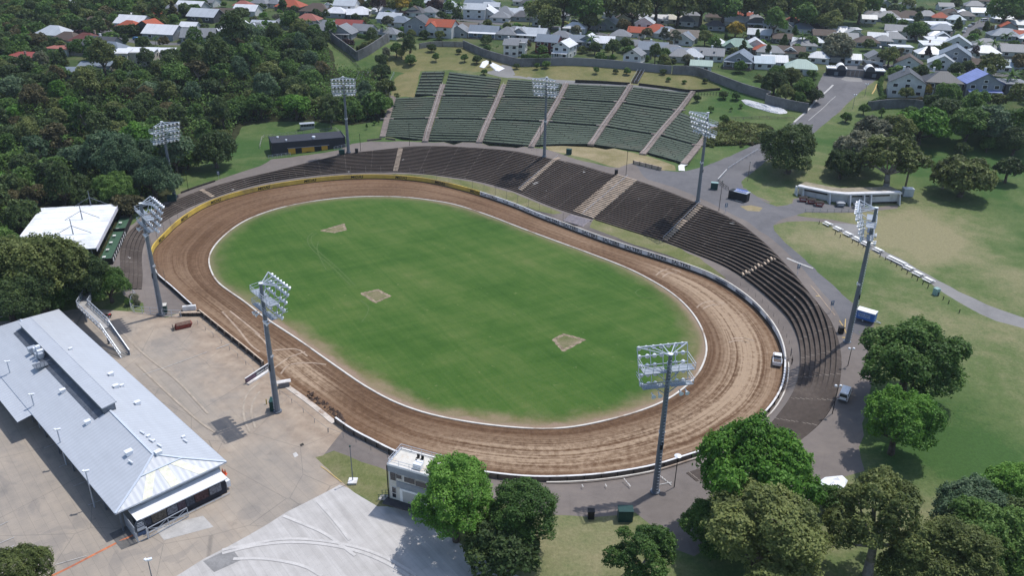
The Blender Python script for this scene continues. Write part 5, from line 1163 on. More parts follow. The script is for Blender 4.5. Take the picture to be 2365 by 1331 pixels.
cabinet(2161,681,1.1,1.1,1.6,.3,m_teal,'pale green bin at the lower end of the picnic tables','bin','litter_bin')
for px, py, l in ((1364.5,1197,'black twin bin in the shade left of the large green cabinet'),(1423,403,'black bin at the head of the widest stair'),(824,353,'black bin between tower and post by the black block'),(1941,770,'black and white bin beside the right tower')):
    cabinet(px, py, 1.0,.9,1.5,0,m_black,l,'bin','litter_bin')
for px, py in ((616,934),(626.5,945)):
    mb = MB(); mb.tube((0,0,0),(0,0,1.1),.12,n=10); mb.lathe((0,0,1.1),[(.12,0),(.08,.06),(0,.08)],10); o = mb.build('bollard', M('bollard_yellow',(.42,.32,.08),.5), None, at(px,py)); tag(o,'short yellow bollard guarding the green cabinet in the yard, '+('left' if px < 620 else 'right')+' one','bollard','bollards in the yard')
# bunker with buttresses
bw = empty('buttressed_store', (0,0,0), 0, 'white buttressed store built into the grass bank with dark slot windows', 'building')
BP = [(1838,455),(1857,459.5),(1913,471),(1950,475),(2077,471)]; bz = 9.0; BW = [Vector((*flat(x, y, bz), bz)) for x, y in BP]
Hb = 3.6; tops = []
m_store = M('store_render', (.60,.60,.61), .75, var=.08, dirt=(.33,.32,.31), dirt_scale=.6, dirt_amt=.5)
_C = resample(np.array([(v.x, v.y) for v in BW]), 1.0); _N = smooth(np.stack([-np.gradient(_C[:, 1]), np.gradient(_C[:, 0])], 1), 6, False); _N /= np.linalg.norm(_N, axis=1)[:, None]
def lb(name, mat_, sec, i0=0, i1=None):
    mb = MB(); C, N_ = _C[i0:i1], _N[i0:i1]; m_ = len(sec)
    mb.add([(c[0]+n_[0]*o, c[1]+n_[1]*o, bz+z) for c, n_ in zip(C, N_) for o, z in sec], [(i*m_+k, i*m_+(k+1)%m_, (i+1)*m_+(k+1)%m_, (i+1)*m_+k) for i in range(len(C)-1) for k in range(m_)]+[tuple(range(m_)), tuple((len(C)-1)*m_+k for k in range(m_-1, -1, -1))]); return recalc(mb.build(name, mat_, bw))
lb('wall', m_store, [(1.2,-1.2),(1.2,Hb-.3),(1.7,Hb-.3),(1.7,-1.2)]); lb('fascia', m_store, [(-.3,Hb-.4),(-.3,Hb+.1),(1.6,Hb+.1),(1.6,Hb-.4)]); lb('roof_slab', M('store_roof', (.26,.225,.16), .9, var=.3, scale=.5), [(1.65,Hb-.3),(1.65,Hb+.02),(6,Hb-.1),(6,-.5)])
lb('base_course', m_dark, [(1.1,-.2),(1.1,.4),(1.3,.4),(1.3,-.2)]); nC = len(_C)
lb('slot_window', m_glass, [(1.08,Hb-1.4),(1.08,Hb-.5),(1.3,Hb-.5),(1.3,Hb-1.4)], 1, int(nC*.31)); lb('slot_window', m_glass, [(1.08,Hb-1.4),(1.08,Hb-.5),(1.3,Hb-.5),(1.3,Hb-1.4)], int(nC*.53), nC-3)
for i, (px, py) in enumerate([(1838,455),(1853,458),(1914,472),(1961,476.5),(1993,475),(2009,474.5),(2075,470)]):
    g = Vector((*flat(px, py, bz), bz)); mb = MB(); dx = Vector((.18,0,0)); q_ = [Vector((0,-1.2,-.5)),Vector((0,1.4,-.5)),Vector((0,1.4,Hb-.4)),Vector((0,.2,Hb-.4))]
    mb.add([g-dx+v_ for v_ in q_]+[g+dx+v_ for v_ in q_],[(0,1,2,3),(7,6,5,4),(0,4,5,1),(1,5,6,2),(2,6,7,3),(3,7,4,0)]); mb.build('buttress', m_store, bw)
tp_ = [(*flat(x, y-21, bz+Hb)[:2],) for x, y in BP]
def skip(px, py, rz, mat_, label, name='skip_bin', cat='skip', cage=False, grp=None):
    p = at(px, py); e = empty(name, p, rz, label, cat, grp); mb = MB()
    lo = [(-.9,-.75,.15),(.9,-.75,.15),(.9,.75,.15),(-.9,.75,.15)]; hi = [(-1.35,-.85,1.25),(1.35,-.85,1.25),(1.35,.85,1.25),(-1.35,.85,1.25)]
    mb.add(lo+hi, [(3,2,1,0),(0,1,5,4),(1,2,6,5),(2,3,7,6),(3,0,4,7)]); mb.build('body', mat_, e)
    mb = MB(); mb.add([(-1.3,-.85,1.26),(1.3,-.85,1.26),(1.3,.85,1.26),(-1.3,.85,1.26),(-.7,-.3,1.6),(.7,-.3,1.6),(.7,.3,1.6),(-.7,.3,1.6)],[(0,1,5,4),(1,2,6,5),(2,3,7,6),(3,0,4,7),(4,5,6,7)]); mb.build('lid', m_dark if not cage else m_steel, e)
    mb = MB(); mb.box((0,-.88,.8),(1.6,.05,.18)); mb.build('stripe', m_white if not cage else m_galv, e)
for (px, py), l in zip(((1854,465),(1873,470),(1891,476)),('leftmost','middle','rightmost')): skip(px, py, -.2, m_red, f'{l} of three red skip bins in front of the white store', grp='red skips')
skip(1940,477,-.1,m_steel,'grey empty skip before the white store, right of the red ones',cage=True); skip(1980,481,-.1,m_steel,'grey empty skip partly behind the right tower head',cage=True)
rail_fence([tuple(at(*p_)[:2]) for p_ in tile(3,1,[(372,625),(560,628),(890,628)])], 'rail_fence', 'white rail fence along the track in front of the store', 1.1, 2.2, m_conc2, (1.0,.5), .1)
rail_fence([tuple(at(*p_)[:2]) for p_ in tile(3,1,[(360,395),(560,430),(760,460),(920,450),(1230,460)])], 'wire_fence', 'thin wire fence along the roof edge of the white store', 1.2, 2.8, m_timber, (1.0,.5), .05)
# mobile mast
p = at(2090.5,434); hs = np.linspace(5,25,500); Hm = hs[int(np.argmin([abs(ppx((p.x,p.y,p.z+h))[1]-353) for h in hs]))]
ms = empty('antenna_mast', p, 0, 'slim grey mast with white panel antennas above the white store', 'mast'); mb = MB(); mb.tube((0,0,0),(0,0,Hm),.32,.2,10); mb.build('pole', m_timber, ms)
for z, a in ((Hm-.8,0),(Hm-.8,2.1),(Hm-.8,4.2),(Hm-2.4,1),(Hm-2.4,3.2),(Hm-5.2,.3),(Hm-5.2,2.8)): mb = MB(); mb.box((.55*math.cos(a),.55*math.sin(a),z),(.3,.3,1.4),a); mb.build('antenna', m_lampw, ms)
cabinet(2094.5,452,3.0,2.2,2.4,-.1,m_galv,'large pale equipment cabinet at the foot of the antenna mast',top=m_lampw)
# picnic tables
def table(px, py, L, rz, label):
    p = at(px, py); e = empty('picnic_table', p, rz, label, 'picnic table', 'picnic tables along the footpath'); mb = MB(); mb.box((0,0,.76),(L,.9,.07)); mb.build('table_top', m_whitewall, e)
    for s in (-1,1): mb = MB(); mb.box((0,s*.85,.46),(L,.32,.06)); mb.build('bench_seat', m_whitewall, e)
    for x in ((-L*.38, L*.38) if L < 4 else (-L*.4,-L*.13,L*.13,L*.4)): mb = MB(); mb.bar((x,-.8,.42),(x,.8,.42),.08); mb.bar((x,-.6,0),(x,-.2,.74),.09); mb.bar((x,.6,0),(x,.2,.74),.09); mb.build('trestle', m_galv, e)
TBL = [(572,745),(665,790),(757,838),(840,883),(920,926),(1028,983),(1197,1080),(1305,1145),(1390,1200),(1485,1256)]
ordn = ['first','second','third','fourth','fifth','sixth','seventh','eighth','ninth','last']
for i, (x, y) in enumerate(TBL):
    px, py = tile(3,1,[(x,y)])[0]; a, b = at(*tile(3,1,[(572,745)])[0]), at(*tile(3,1,[(1485,1256)])[0])
    table(px, py, 5.6 if i == 6 else 2.4, math.atan2(b.y-a.y, b.x-a.x)+R(2), f'white picnic table on the path edge, {ordn[i]} from the top'+(', extra long' if i == 6 else ''))
for i, (x, y) in enumerate([(495,735),(640,830),(685,858),(795,905),(848,930),(895,950),(1045,1033),(1095,1060),(1145,1090),(1195,1120),(1243,1152),(1290,1188),(1335,1218),(1383,1250),(1432,1282),(1478,1315)]):
    mb = MB(); mb.box((0,0,.4),(.14,.14,.9)); mb.box((0,0,.88),(.18,.18,.06)); o = mb.build('path_bollard', m_dark, None, at(*tile(3,1,[(x,y)])[0])); tag(o, 'stubby dark post in the row beside the picnic tables', 'bollard', 'dark posts beside the picnic tables')
for x, y in [(1572,95),(1617,128),(1665,165),(1762,248)]:
    mb = MB(); mb.box((0,0,.4),(.14,.14,.9)); mb.box((0,0,.88),(.18,.18,.06)); o = mb.build('path_bollard', m_dark, None, at(*tile(3,2,[(x,y)])[0])); tag(o, 'stubby dark post on the grass below the last picnic table', 'bollard', 'dark posts below the last picnic table')
# ------------------------------------------------------------------ vehicles
def paint(name, c): return M(name, c, .28, var=.04, spec=.6)
m_carwhite = paint('car_white', (.78,.78,.78))
def side(mb, prof, w, taper=.86, zt=.92):
    n = len(prof); L = [(x, -w*(taper if z > zt else 1), z) for x, z in prof]; Rr = [(x, w*(taper if z > zt else 1), z) for x, z in prof]
    mb.add(L+Rr, [tuple(range(n)), tuple(range(2*n-1, n-1, -1))]+[(i, n+i, n+(i+1) % n, (i+1) % n) for i in range(n)])
def wheel(parent, x, y, r=.32, far=False):
    mb = MB(); mb.tube((x,y-.1,r),(x,y+.1,r),r,n=12); o = mb.build('wheel', m_rubber, parent)
    if not far: mb = MB(); s = 1 if y > 0 else -1; mb.tube((x,y+.09*s,r),(x,y+.125*s,r),r*.6,n=10); mb.build('rim', m_galv, o)
CARP = {'hatch': dict(body=[(-2.0,.3),(-2.08,.62),(-2.0,.9),(1.0,.95),(1.85,.8),(2.05,.6),(2.02,.3)], cab=[(-1.95,.88),(-1.6,1.4),(.15,1.45),(1.05,.93)], w=.86, L=4.1),
        'sedan': dict(body=[(-2.25,.3),(-2.3,.6),(-2.2,.93),(1.05,.96),(2.1,.8),(2.25,.58),(2.2,.3)], cab=[(-1.75,.92),(-1.1,1.38),(.2,1.42),(1.1,.94)], w=.88, L=4.5),
        'van': dict(body=[(-2.3,.35),(-2.35,.7),(-2.28,1.02),(1.5,1.05),(2.15,.9),(2.35,.65),(2.3,.35)], cab=[(-2.26,1.0),(-2.05,1.85),(1.0,1.9),(1.75,1.02)], w=.88, L=4.7)}
def car(loc, rz, kind, mat_, label, group='cars parked in the streets', cat='car', far=True):
    s = CARP[kind]; e = empty('parked_'+('van' if kind == 'van' else 'car'), loc, rz, label, 'van' if kind == 'van' else cat, group); w = s['w']
    mb = MB(); side(mb, s['body'], w, .97, .85); c = s['cab']; zt = c[1][1]
    g = MB(); side(g, c, w*.95, .86, c[0][1]+.1); 
    mb.build('body', mat_, e); g.build('pillars', mat_, e); q2 = MB(); zl, zh = c[0][1]+.1, zt-.14; wl_, wh_ = w*.95*.93, w*.95*.86+.01
    fr = lambda a, b, z: a[0]+(b[0]-a[0])*(z-a[1])/(b[1]-a[1])
    xs_ = [fr(c[0],c[1],zl)+.18, fr(c[3],c[2],zl)-.2]; xt_ = [fr(c[0],c[1],zh)+.12, fr(c[3],c[2],zh)-.12]; nb = 3 if kind == 'van' else 2
    for sy in (-1,1):
        for k in range(nb):
            f0, f1 = k/nb+.02, (k+1)/nb-.02; L_ = lambda a, f: a[0]+(a[1]-a[0])*f
            q2.quad((L_(xs_,f0),sy*(w*.955),zl),(L_(xs_,f1),sy*(w*.955),zl),(L_(xt_,f1),sy*(w*.955*.88+.02),zh),(L_(xt_,f0),sy*(w*.955*.88+.02),zh))
    for a, b, s_ in ((c[0],c[1],-1),(c[3],c[2],1)):
        q2.quad((fr(a,b,zl)+s_*.03,-w*.82,zl),(fr(a,b,zl)+s_*.03,w*.82,zl),(fr(a,b,zh)+s_*.03,w*.72,zh),(fr(a,b,zh)+s_*.03,-w*.72,zh))
    q2.build('windows', m_glass, e)
    mb = MB(); mb.box(((c[1][0]+c[2][0])/2,0,zt+.03),(c[2][0]-c[1][0]+.1, w*1.68, .07))
    mb.build('roof', mat_, e)
    for x in (-s['L']*.31, s['L']*.31):
        for sy in (-1,1): wheel(e, x, sy*(w-.08), .32, far)
    if not far:
        for sy in (-1,1):
            mb = MB(); mb.box((s['L']/2+.0,sy*w*.7,.72),(.1,.34,.16)); mb.build('headlight', m_glass, e)
            mb = MB(); mb.box((-s['L']/2-.0,sy*w*.82,.95),(.1,.16,.4)); mb.build('tail_light', m_red, e)
        mb = MB(); mb.box((-s['L']/2-.03,0,.5),(.1,w*1.7,.16)); mb.build('bumper', m_steel, e)
    return e
p = at(1950,917); q_ = at(1961,889); car(p, math.atan2(q_.y-p.y, q_.x-p.x), 'van', m_carwhite, 'white van parked in tree shade at the edge of the right terrace', None, far=False)
# pickup on the track
p = at(1794,836); pk = empty('pickup_truck', p, R(73), 'white pickup with a brown soil load on the clay by the right wall', 'pickup')
mb = MB(); side(mb, [(-2.6,.45),(-2.6,.95),(1.2,1.0),(2.3,.92),(2.5,.7),(2.45,.45)], .92, 1, 2); mb.build('body', m_carwhite, pk)
mb = MB(); side(mb, [(-.55,.98),(-.4,1.7),(.8,1.75),(1.45,1.0)], .86, .86, 1.2); mb.build('windows', m_glass, pk)
mb = MB(); mb.box((.2,0,1.77),(1.35,1.5,.08)); mb.build('cab_roof', m_carwhite, pk)
mb = MB(); mb.box((-1.6,0,1.0),(1.85,1.6,.12)); mb.build('load', M('soil_load', (.11,.085,.07), .95, var=.5, scale=4), pk)
mb = MB()
for a, b in (((-2.6,-.92),(-.6,-.92)),((-2.6,.92),(-.6,.92)),((-2.6,-.92),(-2.6,.92)),((-.62,-.92),(-.62,.92))): mb.bar((*a,1.08),(*b,1.08),.1,.35)
mb.build('tray_sides', m_lampw, pk)
for x in (-1.6,1.55):
    for sy in (-1,1): wheel(pk, x, sy*.84, .38)
# trailer
p = at(1998,741); q_ = at(2016,738); tr = empty('box_trailer', p, R(-38), 'blue sided box trailer with a white roof on the road edge', 'trailer')
m_tblue = M('trailer_blue', (.035,.13,.42), .45, var=.15, scale=2)
mb = MB(); mb.box((0,0,1.55),(4.0,2.1,1.9)); mb.build('body', m_tblue, tr); mb = MB(); mb.box((0,0,2.56),(4.1,2.2,.12)); mb.build('roof', m_whitewall, tr)
mb = MB(); mb.box((-.2,-1.06,1.6),(2.6,.03,1.0)); mb.build('side_panel', M('panel_pale_blue', (.20,.28,.48), .5, var=.6, scale=4), tr)
mb = MB(); mb.bar((2.0,-.5,.55),(3.3,0,.5),.1); mb.bar((2.0,.5,.55),(3.3,0,.5),.1); mb.bar((3.2,0,.5),(3.2,0,0),.08); mb.build('tow_bar', m_galv, tr)
for sy in (-1,1): wheel(tr, -.3, sy*.95, .33)
# quad bike
p = at(248,733); qb = empty('quad_bike', p, R(15), 'small black and red quad bike in the shade beside the footbridge', 'quad bike')
mb = MB(); mb.box((0,0,.55),(1.3,.5,.3)); mb.box((-.2,0,.78),(.7,.34,.16)); mb.build('body', m_black, qb)
mb = MB(); mb.box((.55,0,.68),(.5,.8,.12)); mb.box((-.6,0,.68),(.45,.85,.12)); mb.build('mudguards', M('bike_red', (.35,.03,.03), .4), qb)
mb = MB(); mb.bar((.45,-.4,1.0),(.45,.4,1.0),.06); mb.bar((.45,0,.7),(.4,0,1.0),.07); mb.build('handlebar', m_steel, qb)
for x in (-.6,.6):
    for sy in (-1,1): wheel(qb, x, sy*.5, .33)
# dirt filled tilted box (red cart)
p = at(421,757); rc = empty('dirt_sled', p, R(32), 'rusty red dirt sled with tyres on its nose in the pit yard', 'sled')
mb = MB(); mb.add([(-1.6,-.8,.1),(1.8,-.8,.1),(1.8,.8,.1),(-1.6,.8,.1),(-1.3,-.9,.9),(2.2,-.9,1.0),(2.2,.9,1.0),(-1.3,.9,.9)], [(3,2,1,0),(4,5,6,7),(0,1,5,4),(1,2,6,5),(2,3,7,6),(3,0,4,7)]); mb.build('body', M('rust_red', (.22,.05,.035), .8, var=.3, scale=3), rc)
mb = MB(); mb.box((.4,0,1.0),(3.2,1.7,.12)); mb.build('deck', M('rust_brown', (.13,.08,.06), .9, var=.4, scale=3), rc)
for y in (-.6,0,.6):
    for z in (.3,.75): mb = MB(); mb.tube((-1.75-.1*z,y,z),(-1.95-.1*z,y,z),.27,n=10); mb.build('tyre', M('dusty_tyre', (.15,.125,.10), .9), rc)
# leaning board barrier with lettering
p0, p1 = at(568,888), at(625,850); bb = empty('gate_board', p0, math.atan2(p1.y-p0.y, p1.x-p0.x), 'long white edged board with dark lettered face across the pit gate', 'barrier'); Lb = (p1-p0).length
mb = MB(); mb.box((Lb/2,-.55,.16),(Lb,.7,.32)); mb.build('foot', m_white, bb); mb = MB(); mb.box((Lb/2,.05,1.32),(Lb,.22,.12)); mb.build('top_rail', m_white, bb)
mb = MB(); mb.box((Lb*.2,0,.75),(Lb*.4,.16,1.05)); mb.build('board', M('board_mauve', (.085,.05,.075), .6), bb); mb = MB(); mb.box((Lb*.7,0,.75),(Lb*.6,.16,1.05)); mb.build('board', M('board_slate', (.04,.045,.06), .6), bb)
V, Ft = textmesh('Andrew', 1.0, .2, .0); k = max(v[0] for v in V); mb = MB(); mb.add([(Lb*.2+x*Lb*.17/k,-.1,.5+y*.75) for x, y in V], Ft); mb.build('lettering', M('letter_mauve', (.25,.16,.22), .6), bb)
V, Ft = textmesh('Simms.com', 1.0, .2, .02); k = max(v[0] for v in V); mb = MB(); mb.add([(Lb*.69+x*Lb*.28/k,-.1,.48+y*.8) for x, y in V], Ft); mb.build('lettering', m_white, bb)
def slab(px, py, sx, sy, sz, rz, mat_, label, cat, name, lift_=0):
    p = at(px, py); e = empty(name, p, rz, label, cat); mb = MB(); mb.box((0,0,sz/2+lift_),(sx,sy,sz)); mb.build('block', mat_, e); return e
e = slab(656,893,2.2,1.1,1.1,R(20),M('barrier_grey',(.17,.17,.18),.7),'grey barrier block with a white cap behind the pit yard tower','barrier','barrier_block'); mb = MB(); mb.box((0,0,1.16),(2.9,1.2,.12)); mb.build('cap', m_white, e)
e = slab(438,716,3.0,.8,1.1,R(15),m_whitewall,'white padded barrier end at the pit entrance','barrier','barrier_block'); mb = MB(); mb.box((0,0,1.14),(2.6,.5,.1)); mb.build('cap', m_white, e)
e = slab(441,730,5.2,.3,.5,R(3),m_dark,'dark slatted barrier with a white top in the pit entrance','barrier','slat_barrier',.1); mb = MB(); mb.box((0,0,.75),(5.3,.3,.16)); mb.box((0,0,.95),(5.3,.5,.08)); mb.build('cap', m_tan, e)
for i in range(6): mb = MB(); mb.box((-2.5+i,0,.45),(.15,.4,.9)); mb.build('stake', m_dark, e)
# churned soil ridge beside the sill
mb = MB()
for i in range(90):
    t = random.random(); px, py = 712+t*85, 910+t*62+random.uniform(-8,8)
    g = at(px, py); s = random.uniform(.15,.5); mb.add([(g.x+random.uniform(-s,s), g.y+random.uniform(-s,s), g.z-.02+(.28*s/.5 if k_ == 4 else 0)*1.6) if k_ == 4 else (g.x+s*math.cos(k_*1.57), g.y+s*math.sin(k_*1.57), g.z-.05) for k_ in range(5)], [(0,1,4),(1,2,4),(2,3,4),(3,0,4)])
o = mb.build('churned_soil', M('churned_clay', (.075,.05,.038), .95, var=.4, scale=2)); tag(o, kind='stuff'); o['label'] = 'churned dark clods of clay along the pit gate sill'
# traffic cones by the annexe
for i, (px, py) in enumerate(((515,1094),(519,1100),(521,1096))):
    p = at(px, py); e = empty('traffic_cone', p, 0, 'orange traffic cone at the right end of the white roofed annexe', 'traffic cone', 'cones by the annexe'); mb = MB(); mb.lathe((0,0,.05),[(.2,0),(.12,.5),(.03,1.0),(0,1.0)],8); mb.build('cone', M('cone_orange', (.62,.10,.03), .5), e); mb = MB(); mb.box((0,0,.03),(.5,.5,.06)); mb.build('base', M('cone_orange', (.62,.10,.03), .5), e)
# orange drain line
_rc = [0]
def ribbon(pts, w, mat_, name, dz=.03):
    _rc[0] += 1; dz = .012+.0022*_rc[0]
    C = resample(np.array([tuple(at(*p)[:2]) for p in pts]), 1.5); Nn = normals(C); zs = heights(C); mb = MB()
    vs = [(*(c+n_*w/2), z+dz) for c, n_, z in zip(C, Nn, zs)]+[(*(c-n_*w/2), z+dz) for c, n_, z in zip(C, Nn, zs)]; n = len(C)
    mb.add(vs, [(i, i+1, n+i+1, n+i) for i in range(n-1)]); o = mb.build(name, mat_); o['kind'] = 'structure'; return o
m_orange = M('orange_line', (.50,.17,.08), .8, var=.25, dirt=(.2,.09,.07), dirt_scale=.4, dirt_amt=.7)
ribbon(tile(0,3,[(1215,958),(1050,1035),(800,1165),(630,1255),(470,1331),(300,1410)]), .42, m_orange, 'painted_line')
m_tyremark = M('dust_tracks', (.36,.275,.205), .95, var=.3, scale=.5)
m_tread2 = M('faint_turf_tracks', (.072,.122,.034), .95, var=.2)
for pts in (tile(1,2,[(0,430),(60,480),(110,540)]), tile(0,2,[(2010,235),(2150,390),(2260,530),(2349,600)]), tile(0,2,[(2080,230),(2230,350),(2349,450)]), tile(2,2,[(1680,200),(1730,160),(1830,140),(1940,165)]), tile(2,2,[(1740,210),(1790,180),(1880,172)]), tile(2,2,[(1970,515),(2060,495),(2150,520)]), tile(2,2,[(1990,480),(2100,475),(2200,500)]), tile(2,1,[(1310,1200),(1350,1165),(1450,1140),(1540,1170)]), tile(2,1,[(1370,1215),(1420,1180),(1500,1175)]), tile(1,2,[(150,760),(260,680),(330,640),(450,600)]), tile(1,2,[(230,800),(300,720),(480,700),(640,715)]), tile(1,2,[(160,590),(280,575),(390,580),(470,640)])):
    ribbon(catmull([np.array(p) for p in pts], step=8), .42, m_tyremark, 'tyre_track', .012)
for pts in (tile(1,1,[(520,810),(475,850),(480,920),(560,1010),(700,1130),(860,1290)]), tile(1,1,[(555,815),(505,850),(515,920),(600,1010),(740,1130),(900,1290)]), tile(1,1,[(570,890),(555,950),(570,1010),(640,1150)]), tile(1,2,[(940,130),(1020,190),(1010,260),(960,330)]), tile(2,2,[(1180,30),(1120,60),(1160,105),(1290,120)])):
    ribbon(catmull([np.array(p) for p in pts], step=8), .3, m_tread2, 'turf_track', .012)
m_apmark = M('apron_tyre_dust', (.495,.475,.455), .85, var=.12, scale=.6)
for pts in (tile(1,3,[(-300,1100),(0,1040),(250,1000),(560,1010),(900,1070),(1200,1180),(1450,1330)]), tile(1,3,[(-300,1130),(0,1060),(300,1030),(600,1045),(920,1110),(1180,1215),(1380,1335)]), tile(1,3,[(-200,1180),(100,1180),(420,1240),(600,1335)]), tile(1,3,[(250,790),(420,860),(640,960),(900,1150)]), tile(1,3,[(560,660),(720,840),(850,1010)])):
    ribbon(catmull([np.array(p) for p in pts], step=8), .55, m_apmark, 'tyre_track', .012)
m_pitmark = M('yard_dust_track', (.355,.30,.24), .9, var=.2, scale=.5)
for pts in (tile(0,2,[(2349,880),(2280,930),(2220,1010),(2200,1120),(2215,1230),(2260,1330)]), tile(0,2,[(2349,960),(2320,1000),(2280,1080),(2275,1180),(2310,1290)]), tile(0,2,[(1230,700),(1500,960),(1800,1230),(1950,1331)]), tile(0,2,[(1090,410),(1300,620),(1600,860),(1880,1160)])):
    ribbon(catmull([np.array(p) for p in pts], step=8), .4, m_pitmark, 'tyre_track', .012)
m_patch = M('asphalt_patch', (.23,.225,.22), .88, var=.2, scale=.5)
def flatzone(pts, mat_, name, dz=.015):
    P = [at(*p) for p in pts]; mb = MB(); mb.add([(v.x, v.y, v.z+dz) for v in P], [tuple(range(len(P)))]); o = mb.build(name, mat_); o['kind'] = 'structure'
    if o.data.polygons[0].normal.z < 0: o.data.flip_normals()
flatzone(tile(0,3,[(1830,1200),(2085,1078),(2172,1190),(1930,1300)]), m_patch, 'paving_patch'); flatzone(tile(1,3,[(398,148),(428,132),(440,150),(408,166)]), m_dark, 'drain_cover'); flatzone(tile(1,3,[(335,230),(365,215),(388,245),(355,265)]), m_apmark, 'concrete_pad')
flatzone(tile(0,3,[(1390,900),(1830,790),(1925,890),(1480,1010)]), M('pale_patch', (.40,.385,.365), .88, var=.12, scale=.5), 'paving_patch'); flatzone(tile(0,3,[(985,955),(1140,880),(1240,1040),(1095,1098),(1050,1040)]), M('dark_patch', (.12,.115,.11), .88, var=.2), 'paving_patch', .02)
m_paint = M('road_paint', (.48,.47,.45), .8, var=.15, dirt=(.15,.14,.14), dirt_scale=1.2, dirt_amt=.7)
m_ypaint = M('yellow_road_paint', (.50,.36,.14), .8, var=.2)
for pts, mt, w in ((tile(3,0,[(622,768),(540,845),(450,930),(390,1000),(270,1105)]), m_paint, .8), (tile(3,0,[(645,872),(560,950),(470,1030),(400,1090)]), m_paint, .22), (tile(3,1,[(205,1045),(310,1090),(440,1138)]), m_paint, .7), (tile(3,2,[(420,0),(500,95),(580,200),(640,270)]), m_tyremark, .2), (tile(3,2,[(680,320),(720,380),(740,435)]), m_ypaint, .2), (tile(3,2,[(735,305),(730,380)]), m_ypaint, .2), (tile(3,2,[(700,470),(735,475)]), m_ypaint, .5), (tile(3,2,[(462,95),(500,98)]), m_ypaint, .35), (tile(1,3,[(590,345),(640,380),(780,492)]), m_ypaint, .15), (tile(3,0,[(1020,760),(1000,810),(975,850)]), m_ypaint, .5), (tile(2,3,[(1330,512),(1450,490)]), m_paint, .15), (tile(0,2,[(1955,575),(2080,530)]), m_paint, .2), (tile(0,2,[(1290,810),(1560,720),(1870,605)]), m_paint, .12),
    (tile(0,3,[(0,880),(75,845)]), m_paint, .12), (tile(0,3,[(0,1040),(130,985)]), m_paint, .12), (tile(0,3,[(0,1130),(130,1060)]), m_paint, .12), (tile(0,3,[(500,1235),(780,1155)]), m_paint, .1)):
    ribbon(pts, w, mt, 'road_marking', .02)
for i, (a, b) in enumerate(((( 410,545),(490,535)),((520,585),(700,562)))): pass
for i in range(7):   # parking bay lines on the yard behind the long shed
    ribbon([(0+i*34, 905+i*44), (50+i*34, 885+i*44)], .12, m_paint, 'road_marking', .02)
for k_, (cx_, cy_, s_) in enumerate(((1541,1127,9),(1650,1100,9))): pass
def zigzag(base, dx, dy, n, seg):
    for i in range(n): ribbon([(base[0]+dx*i, base[1]+dy*i), (base[0]+dx*i+seg[0], base[1]+dy*i+seg[1])], .16, m_paint, 'road_marking', .02)
zigzag((1344,1121),54,-1,3,(3,6)); zigzag((1441,1107),4,5,4,(3,4)); zigzag((1522,1098),6,5,5,(4,5))
# white slab foot path at the bank, retaining timbers
ribbon(tile(2,1,[(1575,195),(1540,210),(1545,255)]), 2.0, M('fresh_concrete', (.66,.66,.64), .8, var=.06), 'concrete_path', .04)
def wallrun(pts, h, th, mat_, label, name='boundary_wall', cat='wall', cap=None, posts=None, step=2.0, drop=.4):
    C = resample(catmull([np.array(tuple(at(*p)[:2])) for p in pts], step=2), step); Nn = normals(C); zs = heights(C); e = empty(name, (C[0][0], C[0][1], zs[0]), 0, label, cat); o0 = np.array((C[0][0], C[0][1], zs[0])); mb = MB(); n = len(C); vs = []
    for c, n_, z in zip(C, Nn, zs):
        for o, zz in ((-th/2,-drop),(-th/2,h),(th/2,h),(th/2,-drop)): vs.append(np.array((*(c+n_*o), z+zz))-o0)
    fs = [(i*4+k, i*4+(k+1)%4, (i+1)*4+(k+1)%4, (i+1)*4+k) for i in range(n-1) for k in range(4)]+[(0,1,2,3),((n-1)*4+3,(n-1)*4+2,(n-1)*4+1,(n-1)*4)]
    mb.add(vs, fs); recalc(mb.build('panel', mat_, e))
    if posts:
        for c, n_, z in list(zip(C, Nn, zs))[::posts]: mb = MB(); v = np.array((*(c-n_*(th/2+.1)), z+h/2))-o0; mb.box(tuple(v), (.3,.3,h+.2)); mb.build('post', m_timber, e)
    return e
m_wallc2 = M('newer_concrete', (.205,.21,.22), .9, var=.12, scale=.3, dirt=(.14,.14,.14), dirt_scale=.15, dirt_amt=.6)
wallrun(tile(1,0,[(560,250),(690,370),(800,455),(920,548)]), 4.2,.5,m_wallc,'tall dark stained wall stepping down the hill beside the bush')
wallrun(tile(1,0,[(925,548),(1020,500),(1110,440),(1210,375)]), 4.5,.5,m_wallc,'tall stained wall carrying a hedge below a walled garden')
wallrun(tile(1,0,[(1480,440),(1640,420),(1880,425)]), 2.6,.3,M('paling_grey',(.25,.235,.21),.9,var=.2,scale=1.2),'pale plank fence along the back gardens above the bank','plank_fence','fence',posts=3)
wallrun(tile(1,0,[(1880,430),(2000,485),(2120,530),(2349,595)])+tile(2,0,[(90,600),(350,595)]), 3.6,.5,m_wallc,'long dark stained boundary wall above the white tarpaulin')
wallrun(tile(2,0,[(355,592),(620,592),(1000,620),(1450,665)]), 3.5,.5,m_wallc2,'pale grey newer boundary wall behind the steep timber steps')
wallrun(tile(2,0,[(1455,668),(1660,680),(1850,745),(2100,840),(2349,915)])+tile(3,0,[(0,935),(200,985),(390,1020)]), 3.8,.5,m_wallc,'long stained boundary wall curving down to the entrance road')
wallrun(tile(3,0,[(930,1000),(1130,978),(1350,980),(1470,1010),(1570,1040)]), 3.6,.5,m_wallc,'curved grey garden wall below the big white house on the right')
wallrun(tile(2,1,[(1110,190),(1220,215),(1360,250)]), 1.2,.4,m_tan,'low timber retaining wall behind the asphalt junction','retaining_wall','wall',posts=2,step=1.2)
wallrun(tile(2,0,[(580,740),(820,750),(1075,765)]), 1.0,.3,m_dark,'low dark retaining boards left of the steep timber steps','retaining_wall','wall')
